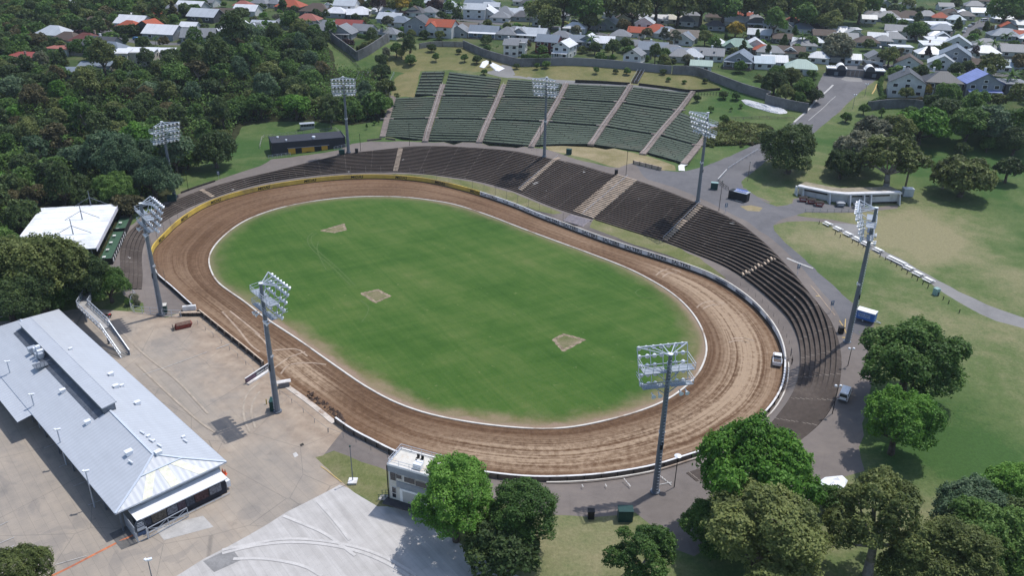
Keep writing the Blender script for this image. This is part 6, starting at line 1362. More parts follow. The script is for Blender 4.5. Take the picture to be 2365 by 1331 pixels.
wallrun(tile(2,0,[(1155,770),(1400,800),(1620,830),(1890,815)]), 1.0,.3,m_dark,'low dark retaining boards right of the steep timber steps','retaining_wall','wall')
wallrun(tile(0,2,[(-200,350),(0,290),(200,235),(388,185)]), 2.1,.1,M('paling_fence',(.30,.30,.295),.85,var=.25,scale=2.5),'weathered grey paling fence behind the long shed','paling_fence','fence')
wallrun(tile(0,1,[(1640,455),(1790,400),(1945,350)]), .5,.4,m_dark,'low dark kerb wall between left lawn and terrace walk','retaining_wall','wall')
wallrun(tile(1,0,[(1010,1275),(1140,1262)]), .6,.3,m_timber,'short timber edging left of the white slab below bank','retaining_wall','wall'); wallrun(tile(1,0,[(1180,1258),(1265,1268)]), .6,.3,m_timber,'short timber edging right of the white slab below bank','retaining_wall','wall')
rail_fence(P2(tile(2,0,[(1640,860),(1760,865),(1990,855)])), 'plank_fence', 'dark picket fence along the top right corner of the bank', 1.3, 1.2, m_dark, (1.0,.5), .1, .07)
rail_fence(P2(tile(2,0,[(1960,1085),(2349,1068)])+tile(3,0,[(0,1075),(270,1085)])), 'rail_fence', 'low timber rail fence below the white tarpaulin on the right', 1.0, 3.0, m_timber, (1.0,.5), .12)
rail_fence(P2(tile(1,0,[(700,430),(830,520),(945,625)])), 'rail_fence', 'dark rail fence down the slope beside the stained wall', 1.1, 2.5, m_dark, (1.0,.5), .1)
rail_fence(P2(tile(1,0,[(1255,670),(1215,760),(1215,860)])), 'wire_fence', 'thin fence beside the worn clay patch on the bank', 1.2, 2.5, m_galv, (1.0,), .06)
rail_fence(P2(tile(0,2,[(1130,80),(1250,100),(1180,180),(1190,240),(1440,265)])), 'chain_fence', 'chain link fence around shrubs at the end of the left terrace', 1.8, 2.2, m_galv, (1.0,.5,.05), .05)
rail_fence(P2(tile(0,2,[(1470,275),(1640,285)])), 'swing_gate', 'wide mesh gate between left tower and pit wall', 1.8, 3.0, m_galv, (1.0,.5,.1), .06)
# steep timber steps on the upper bank and on the left slope
b0, b1 = at(*tile(2,0,[(1115,755)])[0]), at(*tile(2,0,[(1178,645)])[0]); stair(b0, b1, 3.0, 22, 'timber_steps', 'steep dark timber steps with three pale rails up to the boundary wall', m_dark, .3, [-1.5,0,1.5], .7)
b0, b1 = at(*tile(1,0,[(915,840)])[0]), at(*tile(1,0,[(980,665)])[0]); stair(b0, b1, 4.2, 24, 'timber_steps', 'dark timber steps under trees on the slope left of bench bank', M('old_step',(.085,.06,.055),.9,var=.3), .3, [-2.1,0,2.1], .75)
# footbridge with stair beside the shed
fb = empty('footbridge', (0,0,0), 0, 'grey steel footbridge with truss rails and stairs down beside the long shed', 'footbridge')
zd = 4.3; A_, B_, C_ = [Vector((*flat(x, y, zd), zd)) for x, y in ((212,657),(191,706),(243,755))]; D_ = at(291,824); A_.z = 3.2
for a, b in ((A_,B_),(B_,C_)):
    d = (b-a); d.z = 0; d.normalize(); nx = Vector((-d.y, d.x, 0))*1.15; mb = MB(); mb.add([a-nx-d*.6,b-nx+d*.6,b+nx+d*.6,a+nx-d*.6]+[v_-Vector((0,0,.25)) for v_ in (a-nx-d*.6,b-nx+d*.6,b+nx+d*.6,a+nx-d*.6)], [(0,1,2,3),(7,6,5,4),(0,4,5,1),(1,5,6,2),(2,6,7,3),(3,7,4,0)]); mb.build('deck', m_conc2, fb)
    for s in (-1,1):
        mb = MB(); n = max(3, int((b-a).length/1.6)); u = Vector((0,0,1.25))
        mb.bar(a+nx*s+u, b+nx*s+u, .14); mb.bar(a+nx*s+u*.1, b+nx*s+u*.1, .14)
        for k in range(n): q0, q1 = a.lerp(b, k/n)+nx*s, a.lerp(b, (k+1)/n)+nx*s; mb.bar(q0+u*.1, q1+u, .1); mb.bar(q0+u*.1, q0+u, .1)
        mb.build('truss_rail', m_galv, fb)
d = (D_-C_); dh = Vector((d.x,d.y,0)); L = dh.length; dh.normalize(); an = math.atan2(dh.y, dh.x); mb = MB(); N_ = 22
for k in range(N_): c = C_+d*((k+.5)/N_); mb.box(tuple(c), (L/N_*.7,1.7,.08), an)
mb.build('stair_treads', m_conc2, fb); nx = Vector((-dh.y,dh.x,0))
for s in (-1,1):
    mb = MB(); o_ = nx*s*.95; u = Vector((0,0,1.2)); mb.bar(C_+o_+u, D_+o_+u, .16); mb.bar(C_+o_-Vector((0,0,.1)), D_+o_-Vector((0,0,.1)), .12,.3); 
    for k in range(0,12): c = C_+d*(k/11)+o_; mb.bar(c, c+u, .08)
    mb.build('stair_rail', m_galv, fb)
    mb = MB(); mb.add([C_+o_, D_+o_, D_+o_+u*.9, C_+o_+u*.9], [(0,1,2,3)]); 
    if s == 1: mb.build('stair_panel', m_steel, fb)
for p_ in (A_,B_,C_): mb = MB(); mb.box((p_.x,p_.y,p_.z/2-.3),(.35,.35,p_.z)); mb.build('column', m_steel, fb)
# tarpaulins
def tarp(pts, label, amp=.35, mat_=None):
    P = P2(pts); n = len(P); c = P.mean(0); mb = MB(); rings = 6; vs = [(c[0], c[1], H1(*c)+amp+.15)]
    for k in range(1, rings+1):
        for p_ in P:
            w_ = c+(p_-c)*k/rings; vs.append((w_[0], w_[1], H1(*w_)+.1+(amp*random.uniform(.2,1.0) if k < rings else 0)))
    fs = [(0, 1+i, 1+(i+1) % n) for i in range(n)]+[(1+(k-1)*n+i, 1+k*n+i, 1+k*n+(i+1) % n, 1+(k-1)*n+(i+1) % n) for k in range(1, rings) for i in range(n)]
    mb.add(vs, fs); o = recalc(mb.build('tarpaulin', mat_ or M('white_tarp', (.76,.77,.79), .5, var=.06, scale=2), smooth_=False)); tag(o, label, 'tarpaulin')
tarp(tile(1,0,[(2025,605),(2050,560),(2090,545),(2120,560),(2075,610),(2060,615)]), 'small crumpled white tarpaulin left of the shrub on the bank top')
tarp(tile(1,0,[(2115,590),(2140,565),(2200,590),(2255,620),(2200,645),(2170,640)]), 'larger white tarpaulin right of the shrub on the bank top')
tarp(tile(2,0,[(2080,905),(2120,900),(2200,918),(2300,948),(2430,978),(2500,1012),(2495,1026),(2430,1032),(2340,1016),(2200,975),(2120,945)]), 'long grey white tarpaulin over a heap below the right boundary wall', .7, M('grey_tarp', (.50,.51,.53), .55, var=.45, scale=2.5))
tarp([(1885,1118),(1905,1104),(1945,1100),(1958,1112),(1950,1128),(1925,1135),(1895,1140)], 'white canvas sheet on the ground half hidden by foreground trees', .5)
# gatehouse
gb0, gb1 = at(1908,173), at(2040,184); zg = (gb0.z+gb1.z)/2; Fg = Fr(gb0, gb1, zg); gl = (gb1-gb0); wg = math.hypot(gl.x, gl.y)
gh = empty('gatehouse', Fg.o, Fg.a, 'navy gatehouse with two barrel vaults and pale canopies flanking brown gates', 'gatehouse')
for x0_, x1_, vx_ in ((0, wg*.34, wg*.24), (wg*.66, wg, wg*.745)):
    mb = MB(); mb.box(((x0_+x1_)/2, 2.2, 1.6), (x1_-x0_, 4.4, 3.2)); mb.build('wall', m_navy, gh)
    mb = MB(); mb.box(((x0_+x1_)/2, 1.9, 3.4), (x1_-x0_+.4, 5.4, .4)); mb.build('canopy', m_whitewall, gh)
    rv = 2.0; mb = MB(); vs = []
    for y in (-1.0, 5.2):
        for t in np.linspace(0, math.pi, 13): vs.append((vx_-rv*math.cos(t), y, 2.9+rv*1.15*math.sin(t)))
    n = 13; mb.add(vs, [(i, n+i, n+i+1, i+1) for i in range(n-1)]); mb.build('vault_roof', m_whitewall, gh)
    mb = MB(); mb.add([(vx_-rv*.97*math.cos(t), y, 2.9+rv*1.1*math.sin(t)) for y in (-.85, 5.0) for t in np.linspace(0, math.pi, 13)], [tuple(range(12,-1,-1)), tuple(range(13,26))]); mb.build('vault_end', M('vault_grey', (.07,.075,.085), .6), gh)
    for k in range(3): mb = MB(); mb.box((x0_+.8+k*1.1 if x0_ == 0 else x1_-.8-k*1.1, 3.2, 3.8), (.8,.8,.4)); mb.build('skylight', m_lampw, gh)
    mb = MB(); mb.box(((x0_+x1_)/2, -.04, 1.2), (1.6,.12,1.6)); mb.build('shutter', m_steel, gh)
mb = MB(); mb.box((wg*.5,1.0,.1),(wg*.32,.3,.2)); 
for k in range(5): mb.box((wg*.35+k*wg*.075,1.0,1.5),(.22,.22,3.0))
mb.box((wg*.5,1.0,2.95),(wg*.32,.25,.25)); mb.build('gate_frame', m_steel, gh)
for k in range(4): mb = MB(); mb.box((wg*.35+(k+.5)*wg*.075,1.05,1.5),(wg*.075-.35,.1,2.6)); mb.build('gate_leaf', M('gate_brown', (.20,.165,.15), .8, var=.15), gh)
# small signs
for px, py, tx, ty, l in ((1841,636,1847,605,'small blue sign on a thin post beside the right walkway'),(1918,722,1924,697,'small blue sign on a post above the blue trailer'),(1817,1025,1818,1014,'small blue sign standing on the lowest terrace steps'),(506,415,506,403,'small pale sign on the left lawn under a dark tree'),(1675,492,1676,474,'square number sign on a thin post near the kiosk')):
    p = at(px, py); h = 2.3; e = empty('small_sign', p, .3, l, 'sign'); mb = MB(); mb.bar((0,0,0),(0,0,h),.07); mb.build('post', m_galv, e); mb = MB(); mb.box((0,-.06,h+.1),(.85,.06,1.2)); mb.build('plate', M('sign_slate', (.10,.14,.22), .5), e); mb = MB(); mb.box((0,-.1,h+.3),(.4,.03,.5)); mb.box((0,-.1,h-.25),(.55,.03,.15)); mb.build('symbol', m_white, e)
# people at the rail of the right bend
def person(px, py, rz, label, shirt, trousers):
    p = at(px, py); e = empty('person', p, rz, label, 'person', 'people at the track rail')
    J = {'pel':(0,0,.95,.15,.12),'waist':(0,.01,1.12,.14,.105),'chest':(0,.02,1.32,.17,.12),'neck':(0,.01,1.5,.06,.06),'head':(0,.03,1.62,.095,.11),'top':(0,.03,1.72,.075,.085)}
    bones = [('pel','waist'),('waist','chest'),('chest','neck'),('neck','head'),('head','top')]
    for s, k in ((-1,'l'),(1,'r')):
        J['hip'+k] = (s*.1,0,.88,.095,.1); J['kn'+k] = (s*.11,.04 if s < 0 else -.02,.5,.065,.065); J['an'+k] = (s*.12,0 if s < 0 else -.08,.09,.045,.05); J['toe'+k] = (s*.13,.17 if s < 0 else .09,.04,.04,.03)
        J['sh'+k] = (s*.19,.01,1.43,.06,.06); J['el'+k] = (s*.25,.02,1.16,.045,.045); J['wr'+k] = (s*.22,.2,1.02,.03,.03); J['ha'+k] = (s*.2,.3,1.02,.035,.02)
        bones += [('pel','hip'+k),('hip'+k,'kn'+k),('kn'+k,'an'+k),('an'+k,'toe'+k),('chest','sh'+k),('sh'+k,'el'+k),('el'+k,'wr'+k),('wr'+k,'ha'+k)]
        for f_, (dx, ln) in enumerate(((-.03,.07),(-.01,.085),(.01,.09),(.03,.075))):
            J[f'f{f_}{k}'] = (s*.2+dx,.3+ln,1.0,.009,.009); bones.append(('ha'+k, f'f{f_}{k}'))
        J['th'+k] = (s*.2-s*.06,.33,1.02,.01,.01); bones.append(('ha'+k,'th'+k))
    ks = list(J); me = bpy.data.meshes.new('body'); me.from_pydata([J[k][:3] for k in ks], [(ks.index(a), ks.index(b)) for a, b in bones], [])
    o = bpy.data.objects.new('body', me); col.objects.link(o); md = o.modifiers.new('s', 'SKIN'); sv = me.skin_vertices[0].data
    for i, k in enumerate(ks): sv[i].radius = J[k][3:]; sv[i].use_root = (k == 'pel')
    o.modifiers.new('u', 'SUBSURF').levels = 1
    dg = bpy.context.evaluated_depsgraph_get(); m2 = bpy.data.meshes.new_from_object(o.evaluated_get(dg)); bpy.data.objects.remove(o); bpy.data.meshes.remove(me)
    m2.name = 'body'; b = bpy.data.objects.new('body', m2); col.objects.link(b); b.parent = e
    m2.materials.clear()
    for mt in (M('skin', (.42,.26,.19), .6), shirt, trousers, m_black): m2.materials.append(mt)
    for f in m2.polygons:
        c = f.center; f.material_index = 3 if c.z < .1 else 2 if c.z < 1.0 and abs(c.x) < .19 and c.y < .16 else 1 if 1.0 <= c.z < 1.49 and (abs(c.x) < .24 and c.y < .12) else 0; f.use_smooth = True
    mb = MB(); mb.lathe((0,.015,1.64),[(.112,.0),(.11,.06),(.07,.12),(0,.135)],10); mb.build('hair', m_dark, e)
    mb = MB(); mb.box((0,.145,1.62),(.03,.04,.05)); mb.build('nose', M('skin', (.42,.26,.19), .6), e)
person(1826,823,R(70),'person in dark clothes standing behind the right bend rail, further one',M('shirt_grey',(.12,.12,.13),.8),m_navy); person(1828,843,R(110),'person in black clothes behind the right bend rail, nearer one',m_black,M('trousers_dark',(.05,.05,.055),.8))
# ------------------------------------------------------------------ houses
RC = {'white':(.66,.67,.69),'lgrey':(.46,.49,.52),'grey':(.19,.20,.215),'dgrey':(.075,.078,.086),'bluegrey':(.17,.205,.25),'blue':(.10,.15,.26),'orange':(.42,.10,.05),'red':(.30,.065,.055),'salmon':(.36,.13,.10),'brown':(.115,.085,.068),'tan':(.22,.185,.15),'green':(.22,.33,.27),'pale green':(.36,.46,.40),'pale blue':(.42,.50,.55),'cream':(.60,.57,.48),'darkred':(.16,.05,.042),'violet':(.20,.25,.50)}
RN = {'lgrey':'light grey','dgrey':'dark grey','bluegrey':'blue grey','darkred':'dark red','violet':'bright blue'}
WC = {'white':(.58,.58,.57),'grey':(.27,.29,.31),'cream':(.52,.49,.42),'blue':(.20,.28,.40),'olive':(.12,.125,.095),'darkred':(.14,.028,.025),'green':(.26,.30,.27),'brown':(.14,.11,.09),'dgrey':(.07,.075,.08),'pink':(.48,.36,.33)}
WN = {'dgrey':'dark grey','darkred':'dark red'}
m_wframe = M('window_frame', (.70,.70,.68), .5, var=.04)
def roofm(k): return tile_mat('roof_'+k, RC[k]) if k in ('orange','red','salmon','brown','darkred','tan') else roof_mat('roof_'+k.replace(' ','_'), RC[k], .8, .22, .45 if k in ('white','lgrey') else .6, .35, .1)
def wallm(k): return board_mat('wall_'+k, WC[k], .35)
HOUSES = []
def house(c, r, x, y, wpx, style, rk, wk, rot=0, d=None, st=1, ver=False, extra=None):
    px, py = tile(c, r, [(x, y)])[0]; hh = 2.7*st+1.4; g = at(px, py, hh); z0 = H1(g.x, g.y); p = Vector((g.x, g.y, z0))
    w = wpx/3.915*mpp(g)*.96; d = d or max(6.5, min(12.5, w*.72)); HOUSES.append(dict(p=p, w=w, d=d, style=style, rk=rk, wk=wk, rot=R(rot), st=st, ver=ver, px=px, py=py, extra=extra, far=py < 70))
SN = {'gable':'gabled','front':'front gabled','hip':'hipped','mono':'low pitched','flat':'flat roofed'}
def build_house(h, label):
    e = empty('house', h['p'], h['rot'], label, 'house', 'houses on the streets beyond the bank'); w, d, st = h['w'], h['d'], h['st']; s = h['style']; hw = 2.75*st-.1; x, y = w/2, d/2; ov = .5
    rm, wm = roofm(h['rk']), wallm(h['wk']); W_ = MB(); Rf = MB(); t = .16
    if s == 'front': ridge_x = False
    else: ridge_x = True
    if s in ('gable', 'front'):
        half = y if ridge_x else x; ln = x if ridge_x else y; rise = half*.58
        sw = (lambda a, b, c_: (a, b, c_)) if ridge_x else (lambda a, b, c_: (b, a, c_))
        prof = [(-half, -1.2), (half, -1.2), (half, hw), (0, hw+rise), (-half, hw)]
        W_.add([sw(-ln, q0, z) for q0, z in prof]+[sw(ln, q0, z) for q0, z in prof], [(0,1,2,3,4),(9,8,7,6,5)]+[(i,5+i,5+(i+1)%5,(i+1)%5) for i in (1,4)])
        o = half+ov; dz = rise*(o/half); L = ln+ov
        rp = [(-o, hw+rise-dz), (0, hw+rise+.02), (o, hw+rise-dz), (o, hw+rise-dz+t), (0, hw+rise+.02+t), (-o, hw+rise-dz+t)]
        Rf.add([sw(-L, q0, z) for q0, z in rp]+[sw(L, q0, z) for q0, z in rp], [tuple(range(6)), tuple(range(11, 5, -1))]+[(i, 6+i, 6+(i+1) % 6, (i+1) % 6) for i in range(6)]); top = hw+rise
    elif s == 'hip':
        rise = min(x, y)*.6; W_.prism([(-x,-y),(x,-y),(x,y),(-x,y)], -1.2, hw); X, Y = x+ov, y+ov; m_ = min(X, Y)*.97
        a = (X-m_, 0) if X >= Y else (0, Y-m_); zb = hw-.1; zt = hw+rise+.25
        vs = [(-X,-Y,zb),(X,-Y,zb),(X,Y,zb),(-X,Y,zb),(-a[0],-a[1],zt),(a[0],a[1],zt)]
        if X >= Y: fs = [(0,1,5,4),(1,2,5),(2,3,4,5),(3,0,4)]
        else: fs = [(0,1,4),(1,2,5,4),(2,3,5),(3,0,4,5)]
        Rf.add(vs, fs+[(3,2,1,0)]); top = zt
    else:
        W_.prism([(-x,-y),(x,-y),(x,y),(-x,y)], -1.2, hw+(.6 if s == 'mono' else .2)); X, Y = x+ov, y+ov; zf, zk = (hw+.25, hw+1.3) if s == 'mono' else (hw+.35, hw+.4)
        Rf.add([(-X,-Y,zf),(X,-Y,zf),(X,Y,zk),(-X,Y,zk),(-X,-Y,zf+t),(X,-Y,zf+t),(X,Y,zk+t),(-X,Y,zk+t)], [(3,2,1,0),(4,5,6,7),(0,1,5,4),(1,2,6,5),(2,3,7,6),(3,0,4,7)]); top = zk
        if s == 'mono': W_.add([(-x,-y,hw+.1),(x,-y,hw+.1),(x,y,hw+1.2),(-x,y,hw+1.2)],[(0,1,2,3)])
    recalc(W_.build('wall', wm, e)); ro = recalc(Rf.build('roof', rm, e))
    def win(cx_, cy_, z, wd, hh, nx, ny):
        f = MB(); f.box((cx_+nx*.03, cy_+ny*.03, z), (wd+.3 if ny else .14, wd+.3 if nx else .14, hh+.3)); fo = f.build('window', m_wframe, e); g = MB()
        g.box((cx_+nx*.08, cy_+ny*.08, z), ((wd-.06)/1 if ny else .1, (wd-.06) if nx else .1, hh)); g.build('pane', m_glass, fo)
    nw = 2 if h['far'] else max(2, min(5, int(w/3.4)))
    for lv in range(st):
        for k in range(nw): win(-x+(k+.5)*w/nw, -y, 1.4+2.75*lv, min(1.7, w/nw*.5), 1.25, 0, -1)
        if not h['far']:
            for sx in (-1, 1):
                for k in range(2): win(sx*x, -y+(k+.5)*d/2, 1.4+2.75*lv, 1.3, 1.2, sx, 0)
    if s == 'front' and w > 7 and not h['far']: win(0, -y, hw+.9, 1.4, .9, 0, -1)
    if h['ver']:
        mb = MB(); mb.add([(-x*.95,-y-2.6,2.45),(x*.95,-y-2.6,2.45),(x*.95,-y,2.85),(-x*.95,-y,2.85),(-x*.95,-y-2.6,2.55),(x*.95,-y-2.6,2.55),(x*.95,-y,2.95),(-x*.95,-y,2.95)], [(3,2,1,0),(4,5,6,7),(0,1,5,4),(1,2,6,5),(2,3,7,6),(3,0,4,7)]); mb.build('verandah_roof', roofm('white') if h['rk'] == 'white' or random.random() < .5 else rm, e)
        for k in range(4): mb = MB(); mb.box((-x*.92+k*x*1.84/3,-y-2.5,1.0),(.16,.16,2.9)); mb.build('verandah_post', m_wframe, e)
        mb = MB(); mb.box((0,-y-1.4,-.2),(x*1.9,2.8,.9)); mb.build('deck', M('deck_boards',(.17,.14,.12),.85), e)
    if not h['far'] and random.random() < .5:
        mb = MB(); cx_ = random.uniform(-.3,.3)*w; mb.box((cx_, y*.3, top+.1), (.7,.7,1.7)); mb.box((cx_, y*.3, top+1.0), (.85,.85,.15)); mb.build('chimney', M('chimney_brick',(.30,.22,.18),.9) if random.random() < .5 else m_whitewall, ro)
    if h['extra'] == 'lights':
        for k in (-1, 1): mb = MB(); o_ = y+ov; zz = top-(o_*.55)*.5+.28; mb.box((k*w*.2, -o_*.55, zz), (.9,1.2,.1)); mb.build('skylight', m_glass, ro)
    if h['extra'] == 'gables':
        mb = MB(); gw = w*.36; gx = -w*.25; mb.add([(gx-gw/2,-y-1.6,-1),(gx+gw/2,-y-1.6,-1),(gx+gw/2,-y-1.6,hw),(gx,-y-1.6,hw+gw*.4),(gx-gw/2,-y-1.6,hw),(gx-gw/2,0,-1),(gx+gw/2,0,-1),(gx+gw/2,0,hw),(gx,0,hw+gw*.4),(gx-gw/2,0,hw)], [(0,1,2,3,4),(9,8,7,6,5),(1,6,7,2),(0,4,9,5)]); recalc(mb.build('bay_wall', wm, e))
        mb = MB(); a = gw/2+.35; zz = hw+gw*.4+.05
        for sg in (-1, 1): mb.add([(gx, -y-2.0, zz),(gx+sg*a, -y-2.0, zz-a*.8),(gx+sg*a, 0, zz-a*.8),(gx, 0, zz),(gx, -y-2.0, zz+.12),(gx+sg*a, -y-2.0, zz-a*.8+.12),(gx+sg*a, 0, zz-a*.8+.12),(gx, 0, zz+.12)], [(0,1,2,3),(7,6,5,4),(0,4,5,1),(1,5,6,2),(2,6,7,3)])
        recalc(mb.build('bay_roof', rm, e)); win(gx, -y-1.6, 1.6, gw*.5, 1.3, 0, -1)
    return e
A = house
for a in [(500,270,260,'hip','lgrey','white',-12),(620,315,220,'hip','brown','cream',-12),(790,330,240,'hip','darkred','white',-12),(545,405,190,'flat','salmon','white',-10),(930,365,270,'gable','dgrey','grey',-14),(1020,405,230,'hip','bluegrey','grey',-14),(1210,170,250,'gable','white','white',-14),(1175,205,190,'hip','orange','cream',-14),(1350,222,220,'front','orange','dgrey',-14),(1480,260,280,'gable','white','grey',-12),(1800,290,270,'gable','grey','grey',8),(1715,205,140,'gable','white','white',-8),(1860,110,250,'gable','lgrey','dgrey',-14),(1735,38,230,'gable','white','grey',-12),(2235,62,200,'gable','white','white',-10),(2030,92,190,'gable','brown','cream',-10),(1570,62,190,'hip','grey','grey',-10),(1400,85,200,'hip','orange','white',-10),(1170,105,140,'flat','white','white',-5),(2200,18,150,'hip','salmon','white',-8),(640,8,110,'hip','white','white',0),(215,482,210,'mono','red','brown',-8),(850,172,190,'hip','brown','brown',15)]: A(0,0,*a)
A(0,0,1105,448,110,'mono','white','cream',2,7,2); A(0,0,1265,440,240,'mono','white','cream',2,8,2); A(0,0,1450,440,210,'mono','white','cream',2,7)
A(0,0,650,615,250,'mono','bluegrey','grey',8,6,1,False,'lights'); A(0,0,860,562,240,'mono','bluegrey','grey',8,6,1,False,'lights')
for a in [(80,205,210,'gable','lgrey','white',-10,None,1,False,'gables'),(285,180,240,'hip','grey','grey',-8),(480,145,200,'hip','salmon','cream',-8),(640,235,200,'gable','grey','grey',-12),(790,260,220,'front','grey','grey',-10,11,1,True),(855,205,240,'gable','red','grey',-10),(320,25,230,'hip','orange','brown',-10),(560,65,260,'hip','brown','dgrey',-10),(735,82,190,'hip','white','grey',-8),(925,95,180,'gable','white','dgrey',5),(820,15,190,'gable','lgrey','white',-8,None,2),(1225,135,210,'gable','lgrey','grey',-15),(1315,165,200,'hip','bluegrey','white',-15),(1480,180,220,'front','dgrey','grey',-15,11,2),(1690,200,240,'gable','orange','white',-18,10,2,False,'gables'),(1900,225,230,'gable','tan','grey',-18),(2075,255,260,'gable','bluegrey','blue',-12,10,1,True),(2280,270,190,'hip','grey','grey',-15,10),(1990,50,200,'gable','lgrey','white',-10,None,2),(2085,90,220,'front','white','white',-15),(2140,28,140,'gable','lgrey','white',-10),(2260,105,180,'hip','grey','white',-15),(2320,365,130,'gable','grey','white',-10,7,2)]: A(1,0,*a)
for a in [(120,100,260,'hip','lgrey','white',-12,None,1,True),(30,80,140,'gable','lgrey','grey',-12),(280,160,150,'front','lgrey','white',-15),(40,245,150,'hip','grey','grey',-15),(190,275,280,'gable','lgrey','white',-18,10,1,True),(60,355,160,'mono','grey','white',-10,7,2),(460,295,190,'hip','grey','darkred',-20),(345,335,200,'gable','bluegrey','darkred',-20,9,2),(490,375,150,'front','white','white',-22,12,2,True),(640,335,210,'gable','bluegrey','grey',-12),(825,345,220,'gable','white','white',-10),(890,185,190,'front','lgrey','green',-20,12),(1180,135,150,'hip','white','white',-15),(1330,145,170,'gable','white','white',-10),(1445,140,140,'hip','cream','white',-10),(1610,155,170,'gable','cream','white',-8),(1215,175,160,'front','lgrey','white',-15,9,2),(1320,250,230,'hip','orange','white',-14,11,1),(1570,295,240,'gable','tan','green',-12),(1865,122,190,'hip','brown','cream',-8),(1850,200,160,'hip','dgrey','grey',-8),(2045,160,190,'gable','white','white',-12),(2150,108,140,'mono','white','white',-5),(2235,180,190,'hip','grey','green',-12,None,1,True),(2250,275,190,'gable','lgrey','grey',-16),(1130,372,180,'hip','grey','white',-16),(1290,405,250,'gable','bluegrey','grey',-14),(1120,455,160,'front','grey','white',-24,8,2),(1560,440,200,'mono','red','cream',-4),(1785,455,270,'gable','grey','white',-14,9,1,False,'lights'),(1880,355,120,'hip','white','white',-10),(2055,378,250,'hip','green','green',-16,None,1,False,'gables'),(2280,412,150,'hip','orange','brown',-16),(1725,550,180,'gable','pale green','white',-14,6),(2080,505,250,'front','bluegrey','grey',-22,13,1,True),(2290,525,160,'gable','pale blue','white',-8,8)]: A(2,0,*a)
for a in [(240,435,140,'front','lgrey','white',-18),(90,515,210,'gable','lgrey','white',-8,8),(335,570,260,'hip','pale green','white',-16,10),(350,225,190,'hip','bluegrey','white',-12),(165,312,160,'gable','brown','dgrey',-8),(475,345,120,'hip','lgrey','white',-14),(30,195,70,'gable','lgrey','white',-10),(200,205,110,'gable','white','white',-20),(540,282,180,'gable','brown','dgrey',-8),(735,315,190,'gable','grey','cream',-8),(930,345,190,'hip','brown','grey',-10),(775,238,160,'flat','white','white',-5),(1040,85,140,'hip','white','white',-10),(1110,125,190,'hip','grey','grey',-10),(950,140,110,'gable','lgrey','white',-10),(1280,158,110,'flat','white','white',-5),(1580,200,170,'mono','white','white',0),(1735,145,130,'hip','pale blue','white',-10),(1820,112,130,'hip','dgrey','cream',-10),(1955,82,140,'gable','lgrey','white',-10),(1240,395,160,'flat','white','white',-8),(1150,290,110,'gable','white','white',25),(1320,282,100,'gable','white','white',20),(1580,340,180,'mono','white','white',-2),(1560,290,130,'hip','white','white',-8),(1530,378,180,'mono','white','white',-5),(1750,360,200,'front','lgrey','white',-25),(1500,445,200,'hip','white','white',-10),(1735,455,220,'front','bluegrey','grey',-25,13,2),(1010,480,140,'front','grey','white',-8,9),(800,495,120,'gable','lgrey','white',-10),(1310,535,210,'front','brown','white',-22,10),(1620,530,210,'front','lgrey','white',-24,11),(1920,540,160,'hip','brown','olive',-8),(2000,435,200,'hip','lgrey','white',-10),(2260,425,210,'gable','grey','white',-10),(2190,560,210,'gable','pale blue','white',-18),(2170,285,210,'hip','bluegrey','grey',-12),(2310,190,130,'gable','lgrey','white',-8),(2345,265,70,'gable','lgrey','white',-8),(1300,15,110,'hip','grey','white',-8),(1900,25,150,'hip','grey','white',-8),(2110,50,150,'gable','dgrey','grey',-8),(1680,95,140,'hip','brown','cream',-8),(1640,30,110,'gable','grey','white',-5),(2290,20,120,'gable','lgrey','white',-8)]: A(3,0,*a)
A(3,0,1300,690,270,'front','dgrey','white',-20,13,2); A(3,0,1615,690,270,'hip','dgrey','olive',-14,11,2); A(3,0,1960,700,270,'front','violet','grey',-6,11,2,True); A(3,0,2260,715,180,'flat','grey','dgrey',-5,10,2)
def house_at(px, py, w, d, style, rk, wk, rot):
    g = at(px, py, 4.0); HOUSES.append(dict(p=Vector((g.x, g.y, H1(g.x, g.y))), w=w, d=d, style=style, rk=rk, wk=wk, rot=R(rot), st=1, ver=False, px=px, py=py, extra=None, far=True))
_st = np.vstack([resample(s, 3, True) for s in Z_STREETS]); nf = 0
for _ in range(9000):
    if nf >= 120: break
    px, py = (random.uniform(480, 1260), random.uniform(-6, 70)) if random.random() < .35 else (random.uniform(1260, 2380), random.uniform(22, 130)) if random.random() < .75 else (random.uniform(1980, 2380), random.uniform(-6, 90))
    p = at(px, py); w = random.uniform(8.5, 13)
    if not inside(np.array([(p.x, p.y)]), Z_SUBURB)[0] or any(math.hypot(h['p'].x-p.x, h['p'].y-p.y) < .5*(max(h['w'], h['d'])+w)+.3 for h in HOUSES): continue
    if np.hypot(*(_st-np.array((p.x, p.y))).T).min() < w*.5+2: continue
    house_at(px, py, w, random.uniform(7, 9.5), random.choice(['gable','hip','hip','front']), random.choice(['lgrey','grey','bluegrey','white','grey','dgrey','grey','lgrey','brown','orange' if random.random() < .4 else 'grey']), random.choice(['white','white','grey','cream']), random.choice([-14,-16,-10,-20])); nf += 1
hs_ = sorted(HOUSES, key=lambda h: h['px'])
def rname(k): return RN.get(k, k)
used = set()
def where(h):
    c = 'left hill' if h['px'] < 590 else 'left of centre' if h['px'] < 1180 else 'central streets' if h['px'] < 1780 else 'right hand streets'
    return c
